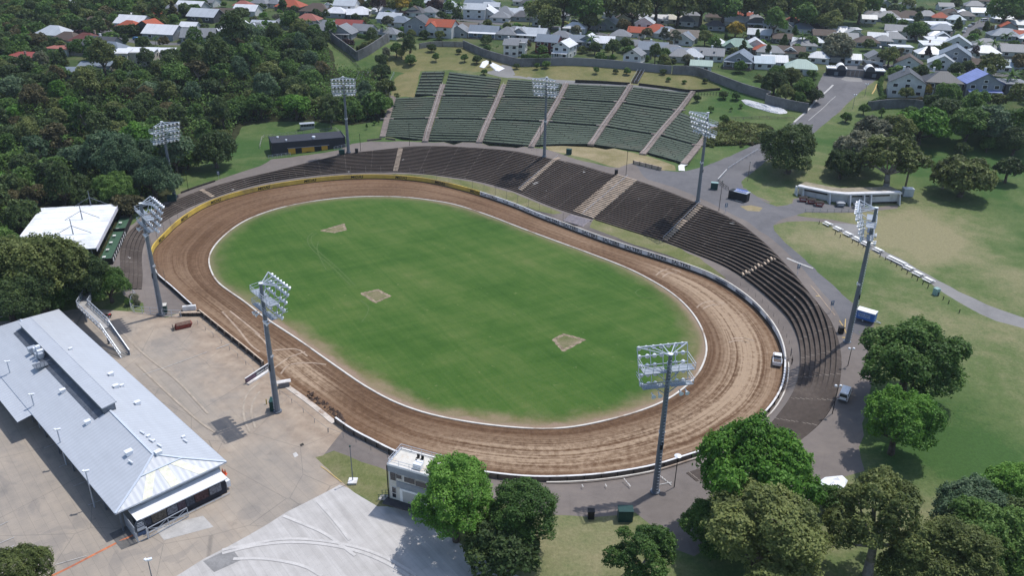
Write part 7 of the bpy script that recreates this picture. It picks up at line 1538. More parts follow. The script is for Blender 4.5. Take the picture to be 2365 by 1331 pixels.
for h in HOUSES:
    o = sorted([k for k in HOUSES if k is not h], key=lambda k: math.hypot((k['px']-h['px']), (k['py']-h['py'])*2.5))
    l = [k for k in o if k['px'] < h['px']-8][:1]; r = [k for k in o if k['px'] > h['px']+8][:1]
    st = {1:'',2:'two storey ',3:'tall '}[h['st']]
    base = f"{st}{rname(h['rk'])} {SN[h['style']]} house, {WN.get(h['wk'],h['wk'])} walls"
    if h['ver']: base += ', verandah'
    opts = [base+f", {where(h)}"]
    if l and r: opts += [base+f", between {rname(l[0]['rk'])} and {rname(r[0]['rk'])} roofs"]
    if l: opts += [base+f", right of a {rname(l[0]['rk'])} {SN[l[0]['style']]} roof, {where(h)}"]
    if r: opts += [base+f", left of a {rname(r[0]['rk'])} {SN[r[0]['style']]} roof, {where(h)}"]
    opts += [base+f", {a} row, {where(h)}" for a in ('far' if h['py'] < 60 else 'middle' if h['py'] < 110 else 'front',)]
    same = [k for k in HOUSES if k['rk'] == h['rk'] and k['style'] == h['style'] and k['wk'] == h['wk'] and k['st'] == h['st'] and where(k) == where(h)]
    lab = next((q0 for q0 in opts if q0 not in used and (q0 is not opts[0] or len(same) == 1)), None) or opts[-1]+' again'
    used.add(lab); h['label'] = lab; h['short'] = f"{rname(h['rk'])} {SN[h['style']]} house"; build_house(h, lab)
# parked cars in the streets
CC = {'white':m_carwhite,'silver':paint('car_silver',(.42,.44,.46)),'grey':paint('car_grey',(.12,.13,.14)),'black':paint('car_black',(.02,.022,.025)),'blue':paint('car_blue',(.12,.25,.45)),'yellow':paint('car_yellow',(.42,.33,.06)),'red':paint('car_red',(.3,.03,.03))}
for c, x, y, cl, k, rz, w_ in [(0,845,268,'white','hatch',-10,'at the street bend by a brown roof'),(0,1005,312,'silver','sedan',-25,'on the left hill street above a blue grey roof'),(0,1240,360,'blue','hatch',-15,'on the left hill street'),(1,305,248,'white','sedan',5,'in front of the white house at bush edge'),(1,465,258,'white','hatch',5,'in front of the salmon roofed house'),(1,1585,152,'silver','hatch',-20,'left of the orange gabled house'),(1,1758,122,'white','van',-10,'in the street beyond the orange gabled house'),(1,1150,85,'silver','sedan',-5,'under trees left of the palm'),(1,660,45,'white','sedan',0,'by the far white roofs left of centre'),(2,495,218,'yellow','hatch',-10,'in deep shade under the tree belt'),(2,575,195,'grey','sedan',-10,'in deep shade beside a yellow car'),(2,1455,432,'white','hatch',-15,'beside the low red roof'),(2,1960,450,'white','hatch',-20,'before the green hipped house'),(2,1040,328,'black','sedan',-10,'on the central street'),(2,1955,212,'white','sedan',30,'above the yellow leaved tree'),(3,1860,240,'silver','sedan',50,'on the right uphill street, third up'),(3,1885,222,'grey','hatch',50,'on the right uphill street, highest of four'),(3,1815,266,'white','hatch',60,'on the right uphill street, second up'),(3,1802,292,'silver','sedan',65,'on the right uphill street, lowest of four'),(3,1990,192,'white','van',10,'across the top of the right uphill street'),(3,1725,636,'grey','hatch',-8,'behind the olive walled house'),(3,1800,640,'black','sedan',-8,'behind the bright blue roof, left end'),(3,1910,645,'silver','sedan',-8,'behind the bright blue roof, right end'),(3,2180,652,'silver','van',-5,'on the right street beyond the bright blue roof'),(3,2120,752,'white','hatch',80,'in a drive right of the bright blue roof'),(3,740,578,'black','sedan',-10,'behind the left gatehouse vault'),(3,985,597,'black','sedan',-12,'behind the right gatehouse vault'),(3,1025,430,'white','hatch',-60,'in a drive under trees beyond the gatehouse')]:
    p = at(*tile(c,0,[(x,y)])[0]); car(p, R(rz), k, CC[cl], f'{cl} {"van" if k == "van" else "car"} parked {w_}')
wallrun(tile(3,0,[(860,570),(930,578),(1070,600)]), 1.8,.25,m_whitewall,'white garden wall between the gatehouse vaults','garden_wall','wall')
wallrun(tile(3,0,[(1160,600),(1320,612),(1480,628)]), 1.8,.25,m_whitewall,'white garden wall before a brown front gabled house','garden_wall','wall')
wallrun(tile(3,0,[(2010,735),(2080,640)]), .3,.2,m_galv,'low edge beside the drive of the bright blue roof','garden_wall','wall')

# garden fences and power poles
m_paling = M('garden_paling', (.20,.18,.155), .9, var=.3, scale=1.5); kf = 0
for h in HOUSES:
    if h['far'] or kf >= 46 or random.random() < .35: continue
    sd_ = random.choice((-1, 1)); w, d = h['w'], h['d']; pts = []
    for lx, ly in ((sd_*(w/2+2.2), d/2+3), (sd_*(w/2+2.2), -d/2-7), (sd_*(w/2+2.2)-sd_*w*.7, -d/2-7.5)):
        o = rot2(lx, ly, h['rot']); pts.append((h['p'].x+o[0], h['p'].y+o[1]))
    if not inside(np.array(pts), Z_SUBURB).all() or np.hypot(*(_st[:, None]-np.array(pts)).reshape(-1, 2).T).min() < 2: continue
    e = empty('garden_fence', (0,0,0), 0, f"plank garden fence {'right' if sd_ > 0 else 'left'} of the {h['short']}, {where(h)}", 'fence', 'garden fences'); C = resample(np.array(pts), 2.4); zs = heights(C); mb = MB(); mt_ = random.choice((m_paling, m_paling, m_whitewall, m_dark))
    for i in range(len(C)-1): a, b = C[i], C[i+1]; mb.add([(a[0],a[1],zs[i]-.2),(b[0],b[1],zs[i+1]-.2),(b[0],b[1],zs[i+1]+1.6),(a[0],a[1],zs[i]+1.6)], [(0,1,2,3)])
    mb.build('palings', mt_, e)
    for p_, z in zip(C, zs): mb = MB(); mb.box((p_[0],p_[1],z+.75),(.14,.14,1.9)); mb.build('post', mt_, e)
    kf += 1
for c, x, y, w_ in [(0,840,260,'at the left hill street bend'),(0,1075,330,'on the left hill street'),(0,1410,300,'before the long white hill roof'),(0,1860,300,'by the dark clipped hedge'),(1,430,250,'by the salmon roofed house'),(1,860,160,'behind the red gabled house'),(1,1215,90,'under the trees left of centre'),(1,1720,120,'by the purple crowned tree'),(2,740,290,'on the central street'),(2,1070,330,'before the orange hipped house'),(2,620,270,'at the shaded street corner'),(2,1870,300,'by the yellow tree'),(3,1660,620,'before the pale front gabled house'),(3,500,560,'left of the gatehouse'),(3,1800,300,'on the uphill street, lower'),(3,1930,210,'on the uphill street, upper')]:
    px, py = tile(c,0,[(x,y)])[0]; post_lamp((px,py),(px,py-22),'grey power pole '+w_,'stub',m_timber,'power poles','power_pole',.14)
for i, (px, py) in enumerate([(108,328),(152,268),(206,246)]): post_lamp((px,py+8),(px-2,py-12),('lowest','middle','highest')[i]+' pale street lamp poking out of the bush at left','disc',m_galv,'street lamps in the bush','street_lamp',.1)
# ------------------------------------------------------------------ trees
def leaf_mat(name, lo, mid, hi, trans=.36):
    lo, mid, hi = [(c[0]*1.72, c[1]*1.6, c[2]*1.5) for c in (lo, mid, hi)]
    t = NT(name); a = t.attr('tint'); oi = t.n('ShaderNodeObjectInfo').outputs['Random']
    f = t.math('ADD', a, t.math('MULTIPLY_ADD', oi, .34, -.17), clamp=True)
    c = t.ramp(f, [(.12, lo), (.5, mid), (.88, hi)])
    d = t.n('ShaderNodeBsdfPrincipled'); t.l(c, d.inputs['Base Color']); d.inputs['Roughness'].default_value = .55; d.inputs['Specular IOR Level'].default_value = .22
    tr = t.n('ShaderNodeBsdfTranslucent'); t.l(c, tr.inputs[0]); mx = t.n('ShaderNodeMixShader'); mx.inputs[0].default_value = trans
    t.l(d.outputs[0], mx.inputs[1]); t.l(tr.outputs[0], mx.inputs[2]); t.l(mx.outputs[0], t.out.inputs[0]); return t.m
LEAF = {'dark':leaf_mat('leaves_dark',(.018,.036,.012),(.040,.070,.025),(.075,.112,.038)),'mid':leaf_mat('leaves_mid',(.024,.058,.014),(.054,.110,.026),(.10,.175,.045)),
 'olive':leaf_mat('leaves_olive',(.036,.054,.016),(.076,.104,.033),(.138,.168,.058)),'brown':leaf_mat('leaves_brown',(.034,.037,.018),(.066,.066,.031),(.115,.105,.05)),
 'bright':leaf_mat('leaves_bright',(.026,.072,.012),(.060,.150,.022),(.115,.23,.042)),'blue':leaf_mat('leaves_blue_green',(.024,.054,.028),(.056,.102,.055),(.105,.155,.09)),
 'grey':leaf_mat('leaves_grey_green',(.048,.06,.04),(.10,.115,.078),(.175,.185,.13)),'yellow':leaf_mat('leaves_yellow',(.11,.09,.015),(.24,.19,.03),(.38,.31,.06)),'purple':leaf_mat('leaves_purple',(.018,.012,.014),(.04,.025,.028),(.07,.05,.05))}
TONE = {'dark':'dark green','mid':'mid green','olive':'olive green','brown':'brownish green','bright':'bright green','blue':'blue green','grey':'grey green','yellow':'yellow leaved','purple':'purple brown'}
m_bark = M('bark', (.085,.07,.058), .9, var=.35, scale=2); m_palebark = M('pale_bark', (.24,.22,.20), .85, var=.25, scale=2)
SHAPES = {'round':dict(zc=1.05,ay=1.0,az=.92,nl=34,lr=(.24,.40)),'spread':dict(zc=.98,ay=1.0,az=.60,nl=38,lr=(.22,.36)),'tall':dict(zc=1.75,ay=1.0,az=1.55,nl=46,lr=(.26,.44)),'dome':dict(zc=.72,ay=1.0,az=.80,nl=34,lr=(.24,.40)),'shrub':dict(zc=.62,ay=1.0,az=.72,nl=16,lr=(.3,.48)),'cone':dict(zc=1.7,ay=1.0,az=1.65,nl=44,lr=(.18,.36)),'open':dict(zc=1.25,ay=1.0,az=1.05,nl=30,lr=(.16,.30))}
def crown(shape, seed, nleaf, ls):
    S = SHAPES[shape]; g = np.random.default_rng(seed); nl = S['nl']; L = []; rl = []
    while len(L) < nl:
        d = g.normal(0, 1, 3); d /= np.linalg.norm(d)
        if d[2] < -.45: continue
        rr = g.uniform(*S['lr']); k = g.uniform(.25, 1.0)**.45*(1-rr*.78)
        c = np.array((d[0]*k, d[1]*k, d[2]*k*S['az']))
        if shape == 'cone': tz = (c[2]/S['az']+1)/2; c[:2] *= max(.12, 1.08-tz*1.05); rr *= 1.1-.55*tz
        c[:2] *= 1+.12*g.normal(0, 1, 2)
        L.append(c); rl.append(rr)
    L = np.array(L); rl = np.array(rl); lt = g.uniform(-.2, .2, nl)
    p = rl**2/np.sum(rl**2); m_ = int(nleaf*1.5); li = g.choice(nl, m_, p=p); d = g.normal(0, 1, (m_, 3)); d /= np.linalg.norm(d, axis=1)[:, None]; d[:, 2] = np.where(d[:, 2] < -.35, -d[:, 2], d[:, 2])
    bump = .1*np.sin(d[:, 0]*7+li)+.1*np.sin(d[:, 1]*8+li*2)+.08*np.sin(d[:, 2]*9)
    pos = L[li]+d*(rl[li]*(.86+bump+g.normal(0, .09, m_)))[:, None]
    dd = np.linalg.norm(pos[:, None, :]-L[None], axis=2)/rl[None]; dd[np.arange(m_), li] = 9; keep = dd.min(1) > .72
    k = np.where(keep)[0][:nleaf]; pos, d, li = pos[k], d[k], li[k]; n = len(k)
    nr = d*.62+g.normal(0, .42, (n, 3))+np.array((0, 0, .28)); nr /= np.linalg.norm(nr, axis=1)[:, None]
    u = np.cross(nr, g.normal(0, 1, (n, 3))); u /= np.linalg.norm(u, axis=1)[:, None]; v = np.cross(nr, u)
    s = ls*g.uniform(.65, 1.35, n)[:, None]; a = u*s; b = v*s*.62
    V = np.empty((n, 4, 3)); V[:, 0] = pos-a; V[:, 1] = pos+b*.9-a*.1+nr*s*.12; V[:, 2] = pos+a-nr*s*.15; V[:, 3] = pos-b*.9-a*.1+nr*s*.12
    V[:, :, 2] += S['zc']
    tint = np.clip(.5+lt[li]+g.normal(0, .15, n), 0, 1)
    return V.reshape(-1, 3), tint, L+np.array((0, 0, S['zc'])), rl
def quads_mesh(name, V, tint, mat_):
    n = len(V)//4; me = bpy.data.meshes.new(name); me.vertices.add(len(V)); me.vertices.foreach_set('co', V.astype(np.float32).ravel()); me.loops.add(len(V)); me.loops.foreach_set('vertex_index', np.arange(len(V), dtype=np.int32))
    me.polygons.add(n); me.polygons.foreach_set('loop_start', np.arange(0, len(V), 4, dtype=np.int32)); me.update(calc_edges=True)
    me.attributes.new('tint', 'FLOAT', 'FACE').data.foreach_set('value', tint.astype(np.float32)); me.materials.append(mat_); return me
def trunk_mesh(shape, L, seed, thick=.075, mat_=None):
    g = random.Random(seed); mb = MB(); zc = SHAPES[shape]['zc']; zf = max(.12, zc-SHAPES[shape]['az']*.55); bend = (g.uniform(-.06,.06), g.uniform(-.06,.06))
    p0 = Vector((0,0,-.12)); p1 = Vector((bend[0]*.5, bend[1]*.5, zf*.5)); p2 = Vector((bend[0], bend[1], zf)); mb.tube(p0, p1, thick*1.25, thick*.95, 8); mb.tube(p1, p2, thick*.95, thick*.8, 8)
    idx = list(range(len(L))); g.shuffle(idx)
    for i in idx[:9]:
        e = Vector(L[i]); m_ = p2.lerp(e, .5)+Vector((0,0,-.06)); mb.tube(p2, m_, thick*.5, thick*.3, 6); mb.tube(m_, e, thick*.3, thick*.1, 5)
    me_o = mb.build('trunk', mat_ or m_bark, smooth_=True); me = me_o.data; bpy.data.objects.remove(me_o); return me
_cr = {}
def proto(shape, var, tone, detail=0):
    k = (shape, var, detail)
    if k not in _cr:
        nleaf, ls = ((5200,.085),(14000,.052),(42000,.030))[detail]
        if shape == 'shrub': nleaf = int(nleaf*.55); ls *= 1.25
        if shape == 'open': nleaf = int(nleaf*.45)
        V, t_, L, rl = crown(shape, 100*var+list(SHAPES).index(shape)*7+detail, nleaf, ls); _cr[k] = (V, t_, trunk_mesh(shape, L, var, .085 if shape != 'shrub' else .04, m_palebark if shape == 'open' else None), {})
    V, t_, tm, d = _cr[k]
    if tone not in d: d[tone] = quads_mesh('crown', V, t_, LEAF[tone])
    return d[tone], tm
NTREE = 0
OCC = []
def tree_at(p, Rr, shape, tone, label, group=None, detail=0, sz=1.0, name=None, cat=None):
    global NTREE
    cm, tm = proto(shape, NTREE % (4 if detail == 0 else 3), tone, detail); NTREE += 1
    sh = shape == 'shrub'; e = empty(name or ('shrub' if sh else 'tree'), p, random.uniform(0, 6.28), label, cat or ('shrub' if sh else 'tree'), group); e.scale = (Rr*random.uniform(.92,1.08), Rr*random.uniform(.92,1.08), Rr*sz)
    for nm, me in (('trunk', tm), ('crown', cm)): o = bpy.data.objects.new(nm, me); col.objects.link(o); o.parent = e
    OCC.append((p[0], p[1], Rr)); return e
REST = []
def rest_tree(p, Rr, shape, tone, sz, n): REST.append((p, Rr, shape, tone, sz, n))
def build_rest(name, label, tones=None):
    VV, TT_, MI = [], [], []; tl_ = list(LEAF); g = RNG
    for p, Rr, shape, tone, sz, n in REST:
        proto(shape, 0, tone, 0); k = (shape, int(g.integers(0, 4)), 0)
        if k not in _cr: proto(shape, k[1], tone, 0)
        V, t_, _, _ = _cr[k]; V = V.reshape(-1, 4, 3); i = g.choice(len(V), min(n, len(V)), replace=False); Q = V[i]; c = Q.mean(1, keepdims=True); Q = c+(Q-c)*math.sqrt(len(V)/len(i))*.9
        a = g.uniform(0, 6.28); x = Q[..., 0]*math.cos(a)-Q[..., 1]*math.sin(a); y = Q[..., 0]*math.sin(a)+Q[..., 1]*math.cos(a)
        VV.append(np.stack([x*Rr+p[0], y*Rr+p[1], Q[..., 2]*Rr*sz+p[2]], -1)); TT_.append(np.clip(t_[i]+g.uniform(-.17, .17), 0, 1)); MI.append(np.full(len(i), tl_.index(tone), np.int32))
    V = np.concatenate(VV).reshape(-1, 3); me = quads_mesh(name, V, np.concatenate(TT_), LEAF[tl_[0]]); me.materials.clear()
    for t_ in tl_: me.materials.append(LEAF[t_])
    me.polygons.foreach_set('material_index', np.concatenate(MI)); me.update()
    o = bpy.data.objects.new(name, me); col.objects.link(o); o['kind'] = 'stuff'; o['label'] = label; REST.clear()
def tree(px, py, wpx, shape, tone, label, group=None, detail=0, sz=1.0, **k):
    """crown centre and width in photo pixels"""
    S = SHAPES[shape]; Rr = 4.0
    for _ in range(3): g = at(px, py, S['zc']*Rr*sz); Rr = wpx/2*mpp(g)*.97
    return tree_at((g.x, g.y, H1(g.x, g.y)), Rr, shape, tone, label, group, detail, sz, **k)
# foreground
for a in [(1052,1150,205,'tall','bright','big bright green leafy tree beside the cream control tower',2,.72),(1205,1190,172,'tall','mid','darker rounded tree right of the bright tree by control tower',2,.72),(1160,1272,190,'dome','dark','low shadowy tree below the bright tree at the apron edge',1,.9),
  (2102,836,232,'round','mid','big round crowned tree on the right lawn by the blue trailer',2,.82),(2078,972,165,'round','bright','smaller round tree on the right lawn below the big one',2,1.0),
  (1740,1105,285,'spread','bright','broad bright topped tree overhanging the lowest terrace steps',2,1.2),(1760,1245,280,'tall','olive','tall brownish olive tree at the bottom right of the ground',2,.62),(1640,1215,150,'dome','mid','mid green leafy tree left of the tall olive tree',2,1.0),
  (2035,1215,250,'open','olive','open olive tree with gaps beside the white canvas',2,.9),(1925,1160,90,'shrub','mid','dark shrubby tree by the white canvas sheet',1,1.0),(1480,1290,190,'open','mid','sparse pale limbed tree at the bottom edge, right of centre',2,.8),
  (2238,1185,160,'round','blue','blue green rounded tree at the lower right edge',2,.95),(2300,1270,200,'round','mid','large mid green tree in the lower right corner',2,1.0),(2350,1130,130,'round','bright','bright dark tree top at the right edge above the corner trees',2,.9),(2215,1300,190,'tall','olive','olive toned tree in the lower right corner, lowest one',2,.7),(2390,1240,170,'round','dark','dark tree cut off by the right edge',2,1),(2130,1330,180,'round','olive','olive tree cut off by the bottom edge, right of the open tree',2,.9),
  (78,628,205,'round','olive','big olive topped tree over the left end of the white stand',2,.85),(185,640,120,'round','dark','dark tree between the big olive tree and white stand boxes',2,1.0),(20,690,150,'round','dark','dark tree at the left edge above the paling fence',2,.9),(125,675,110,'dome','mid','mid green tree behind the paling fence',2,1),(-10,600,140,'round','mid','leafy tree cut off by the left edge beside the olive one',2,1),
  (252,662,84,'dome','mid','compact round tree between footbridge and curved terrace',2,1.15),(50,1322,125,'round','olive','leafy tree top poking in at the bottom left corner',2,.9),
  (292,378,125,'round','blue','big blue green tree at the bush foot above the white stand',2,1.0),(352,415,120,'dome','blue','blue green tree behind the left end floodlight head',2,1.0),(268,440,95,'dome','mid','leafy tree touching the far corner of the white stand roof',2,1.0),(330,330,90,'round','mid','leafy tree below the bush floodlight, left side',1,1.0),(255,360,120,'round','blue','blue green tree on the bush edge, higher up',1,1.0),(497,350,95,'dome','dark','dense dark tree alone on the left lawn',1,1.1),(430,365,70,'dome','mid','bright rounded tree between bush and the lone lawn tree',1,1.0),
  (1826,350,165,'dome','dark','broad dark pine between the entrance road and the store',2,.85),(1945,383,82,'dome','dark','dark low tree above the white buttressed store',1,1.0),(1990,352,118,'dome','grey','grey olive tree behind the white store, left of the mast',1,.95),(2062,368,145,'open','olive','wide open limbed tree with thick trunk left of antenna mast',1,.8),(2225,414,118,'dome','olive','wide dark crowned tree alone on the right lawn',1,.9),(2185,400,60,'open','dark','thin twiggy tree leaning beside the wide lawn tree',1,.9),
  (2130,296,108,'dome','bright','dense rounded green tree on the right hill',1,.9),(2105,268,46,'dome','mid','small round tree above the dense one on the right hill',0,1),(2135,270,26,'shrub','mid','small bush right of the small round hill tree',0,1),(2008,300,70,'shrub','grey','pale grey scrubby tree on the right hill slope',1,1.0),(2035,310,70,'open','grey','thin grey tree mixed with the pale scrub on the hill',0,.9),(2070,305,80,'round','olive','olive tree left of the dense rounded hill tree',1,1),(2186,262,74,'tall','dark','dark grey green tree below the garden wall on the right',1,.7),(2238,285,72,'tall','mid','tall green tree on the right hill below the olive house',1,.75),(2189,222,60,'dome','mid','round tree in front of the olive walled house',1,1.1),(2252,245,66,'round','mid','leafy tree before the bright blue roof',1,1.1),(2292,292,105,'dome','blue','big blue green tree on the right hill, near the edge',1,.9),(2350,290,75,'round','mid','tree at the right edge of the hill below the palms',1,1.0),(2345,330,70,'dome','dark','dark tree at the right edge above the lawn',1,1),(2222,345,36,'dome','dark','small dark tree above the wide lawn tree',0,1),(2282,335,38,'dome','mid','small round tree on the lawn slope near right edge',0,1.1),(2330,390,60,'spread','dark','low dark tree on the lawn at right edge',0,1.0),(2150,240,40,'dome','dark','dark tree under the curved garden wall',0,1.2),
  (1954,272,26,'dome','mid','small round shrub tree on the verge by entrance road',0,1.1),(1996,252,25,'round','mid','little tree with a clear trunk on the verge grass',0,1.0),(2038,258,22,'cone','mid','young tree near the curved garden wall on the grass',0,.6),
  (2140,207,28,'dome','yellow','small lime yellow tree beside the big white house',0,1.3),(2095,215,34,'spread','olive','small spreading tree below the big white house',0,1),(1852,1240,90,'dome','brown','brown green undergrowth tree between the big foreground trees',1,1)]:
    px, py, w_, sh, tn, lab, dt, sz = a; tree(px, py, w_, sh, tn, lab, None, dt, sz)
for i, (px, py, w_) in enumerate([(1795,168,40),(1790,190,55),(1828,180,52),(1858,205,52),(1878,222,42),(1815,215,44),(1845,228,40),(1772,205,34)]): tree(px, py, w_, ('dome','round')[i % 2], ('mid','dark','olive')[i % 3], ('rounded','tall','bushy')[i % 3]+f' {TONE[("mid","dark","olive")[i % 3]]} tree in the thicket beside the pale green roof', 'trees in the thicket by the entrance road', 1)
# upper bank
def T1(c, L, lab, grp):
    for i, (x, y, w_, sh, tn) in enumerate(L):
        px, py = tile(c, 0, [(x, y)])[0]; tree(px, py, w_/3.915, sh, tn, lab(i, px, py, sh, tn), grp, 0, 1.0)
def banklab(i, px, py, sh, tn):
    s = 'small shrub' if sh == 'shrub' else 'slender tree' if sh in ('tall','cone') else 'rounded tree'
    r_ = 'above the leftmost bench blocks' if px < 1040 else 'near the white tarpaulins' if px < 1190 else 'below the pale boundary wall' if px < 1460 else 'right of the steep timber steps' if px < 1640 else 'on the green corner by the grey tarpaulin'
    return f'{TONE[tn]} {s} on the bank, {r_}'
T1(1, [(1390,420,140,'tall','dark'),(1590,435,90,'dome','dark'),(1630,515,75,'round','mid'),(1275,445,130,'round','mid'),(1400,545,120,'dome','mid'),(1130,545,125,'dome','dark'),(1140,650,165,'dome','dark'),(1160,780,92,'dome','dark'),(1840,465,64,'dome','dark'),(1890,520,74,'round','mid'),(2005,540,92,'dome','dark'),(2065,650,64,'dome','mid'),(2120,565,44,'cone','dark'),(1180,480,110,'open','grey'),(1320,480,100,'round','olive')], banklab, 'shrubs and trees on the upper bank')
T1(2, [(55,600,64,'dome','dark'),(235,595,60,'round','mid'),(320,585,82,'dome','mid'),(770,635,62,'round','mid'),(950,645,54,'dome','dark'),(1050,645,82,'dome','mid'),(1380,650,66,'dome','dark'),(1425,720,50,'shrub','mid'),(1570,740,48,'shrub','mid'),(1755,730,58,'dome','dark'),(1685,890,78,'dome','dark'),(1925,860,86,'dome','dark'),(2040,870,86,'dome','mid'),(1810,985,56,'round','mid'),(2080,955,42,'round','mid'),(1990,985,34,'open','mid'),(1930,1075,88,'round','mid')], banklab, 'shrubs and trees on the upper bank')
T1(1, [(1000,935,150,'dome','dark'),(900,965,120,'dome','mid'),(1050,745,80,'dome','olive'),(1130,905,110,'dome','brown'),(1120,1010,90,'shrub','brown'),(940,1065,64,'round','mid'),(978,1060,56,'round','mid'),(1005,1140,36,'cone','mid'),(1075,1110,36,'round','mid'),(885,1095,36,'cone','dark'),(680,1060,110,'tall','dark'),(1115,1100,26,'cone','olive'),(850,1010,70,'shrub','dark')], lambda i, px, py, sh, tn: f'{TONE[tn]} {"slender" if sh in ("cone","tall") else "bushy"} tree {"on the lawn" if py > 265 else "on the slope"} left of the bench bank'+(', by the far tower' if px < 815 else ''), 'trees left of the bench bank')
# tussock and flax beside the bank
for i in range(26):
    x, y = random.uniform(1690, 2349), random.uniform(1130, 1320)
    if y < 1130+max(0, (1820-x))*.8: continue
    px, py = tile(2, 0, [(x, y)])[0]; tree(px, py, random.uniform(9, 20), 'shrub', random.choice(['olive','brown','olive','dark']), 'tussocky '+random.choice(['olive','brownish'])+' shrub in the planted bed right of bench bank', 'shrubs in the planted bed', 0, .8)
for x, y, w_ in ((1215,110,90),(1165,150,70),(1240,160,60)): px, py = tile(0,2,[(x,y)])[0]; tree(px, py, w_/3.9, 'shrub', 'grey' if x > 1200 else 'mid', 'low shrub behind the chain link fence at the curved terrace end', 'shrubs by the curved terrace', 1)
# palms
def palm_mesh(seed):
    g = np.random.default_rng(seed); V = []; T_ = []
    for k in range(22):
        a = g.uniform(0, 6.28); el = g.uniform(-.2, 1.2); c = np.array((0, 0, 2.0)); d = np.array((math.cos(a)*math.cos(el), math.sin(a)*math.cos(el), math.sin(el))); s = np.array((-math.sin(a), math.cos(a), 0))
        for j in range(7):
            d = d+np.array((0, 0, -.17)); d /= np.linalg.norm(d); n_ = c+d*.17; w0 = .14*(1-j/8); w1 = .14*(1-(j+1)/8)
            for sg in (-1, 1): dr = np.array((0, 0, -.06)); V += [c, c+s*sg*w0+dr, n_+s*sg*w1+dr, n_]; T_.append(g.uniform(.2, .8))
            c = n_
    return np.array(V), np.array(T_)
PV = [palm_mesh(i) for i in range(2)]; PM = [quads_mesh('fronds', v, t_, LEAF['mid']) for v, t_ in PV]
pt_ = MB(); pt_.tube((0,0,-.1),(.03,0,1.0),.09,.07,8); pt_.tube((.03,0,1.0),(0,0,2.02),.07,.06,8); po = pt_.build('trunk', m_palebark, smooth_=True); ptm = po.data; bpy.data.objects.remove(po)
for i, (c, x, y, w_) in enumerate([(1,1840,40,110),(1,325,180,90),(1,405,185,70),(2,170,140,80),(2,765,190,90),(2,800,200,80),(2,730,350,110),(2,1150,150,70),(3,2235,680,150),(3,1950,390,90),(3,2080,390,90),(3,2195,320,90),(2,2060,140,70),(1,1150,240,100),(1,480,190,60),(3,440,190,60),(3,350,320,110),(0,1400,340,60)]):
    px, py = tile(c, 0, [(x, y)])[0]; Rr = 3.0
    for _ in range(3): g = at(px, py, 2.0*Rr); Rr = w_/3.915/2*mpp(g)
    e = empty('palm_tree', (g.x, g.y, H1(g.x, g.y)), random.uniform(0,6), 'palm tree with drooping fronds in the gardens, '+('left of centre' if px < 1180 else 'central streets' if px < 1780 else 'right hand streets'), 'palm tree', 'palms in the gardens'); e.scale = (Rr*1.1,Rr*1.1,Rr)
    for nm, me in (('trunk', ptm), ('fronds', PM[i % 2])): o = bpy.data.objects.new(nm, me); col.objects.link(o); o.parent = e
# belt of large street trees along the top
for i, (px, py, w_) in enumerate([(1250,25,70),(1300,18,84),(1352,22,84),(1410,14,90),(1462,18,84),(1515,8,90),(1568,14,84),(1622,8,90),(1672,16,84),(1722,8,86),(1775,14,88),(1835,12,86),(1890,18,84),(1945,22,86),(1990,12,70),(1270,48,60),(1330,-25,90),(1440,-25,90),(1560,-28,90),(1690,-28,90),(1830,-25,90),(1960,-20,90),(1360,48,44),(1860,38,60),(1920,50,54)]):
    tree(px, py, w_, 'round', ('olive','olive','mid')[i % 3], f'big {TONE[("olive","olive","mid")[i % 3]]} street tree in the dense belt along the top', 'street trees in the top belt', 0, 1.05)
# named garden trees
for c, x, y, w_, sh, tn, lab in [(2,2030,270,170,'dome','yellow','golden yellow tree in the gardens above the green hipped house'),(1,1310,30,190,'round','yellow','yellowing tree among dark trees at top left of centre'),(1,1240,55,150,'round','olive','olive tree left of the yellowing tree'),(1,1460,45,150,'round','mid','round green tree right of the yellowing tree'),(1,1630,60,160,'dome','purple','dark purple crowned tree by the palm at the top'),(1,1110,30,130,'tall','purple','dark purple tree at the top, left of the yellowing tree'),(3,660,440,300,'dome','grey','wide grey green tree above the left gatehouse vault'),(3,1135,505,170,'round','olive','olive tree above the right gatehouse vault'),(3,1385,290,190,'dome','mid','dense round tree in the right gardens'),(0,1425,90,150,'tall','dark','tall dark conifer-like tree by the orange roofs'),(0,2105,275,230,'tall','dark','tall dark tree on top of the bush, right of hill houses'),(0,2180,130,150,'dome','dark','dark trees edge right of the hill houses'),(2,925,430,150,'round','dark','dark tree clump behind the pale boundary wall'),(2,1040,400,130,'round','dark','second dark tree behind the pale boundary wall'),(2,760,430,120,'round','dark','dark garden tree left of the clump behind pale wall'),(2,1310,470,120,'tall','dark','dark conifer behind the boundary wall'),(2,1390,490,110,'round','mid','green tree right of the dark conifer behind wall'),(2,1010,230,130,'round','brown','brown green tree by the grey green front gabled house'),(2,1390,310,120,'open','grey','pale grey tree before the tan gabled house'),(2,1490,330,120,'open','grey','second pale grey tree before the tan gabled house'),(2,1760,340,130,'round','olive','olive tree left of the small white hipped house'),(2,1600,540,110,'round','grey','grey green tree left of the pale green shed'),(3,2180,90,260,'round','mid','very large tree at the top right corner'),(3,2310,120,180,'round','olive','large olive tree at the right edge near the top'),(3,105,190,180,'tall','mid','tall green tree right of centre by the white roofs'),(3,600,200,180,'round','olive','olive tree above brown roofs on the right'),(3,420,390,140,'dome','mid','leafy round tree left of the gatehouse'),(3,2060,575,180,'round','olive','olive street tree above the bright blue roof'),(3,2310,570,140,'round','brown','brown green street tree at the right edge')]:
    px, py = tile(c, 0, [(x, y)])[0]; tree(px, py, w_/3.915, sh, tn, lab, None, 0, 1.0)
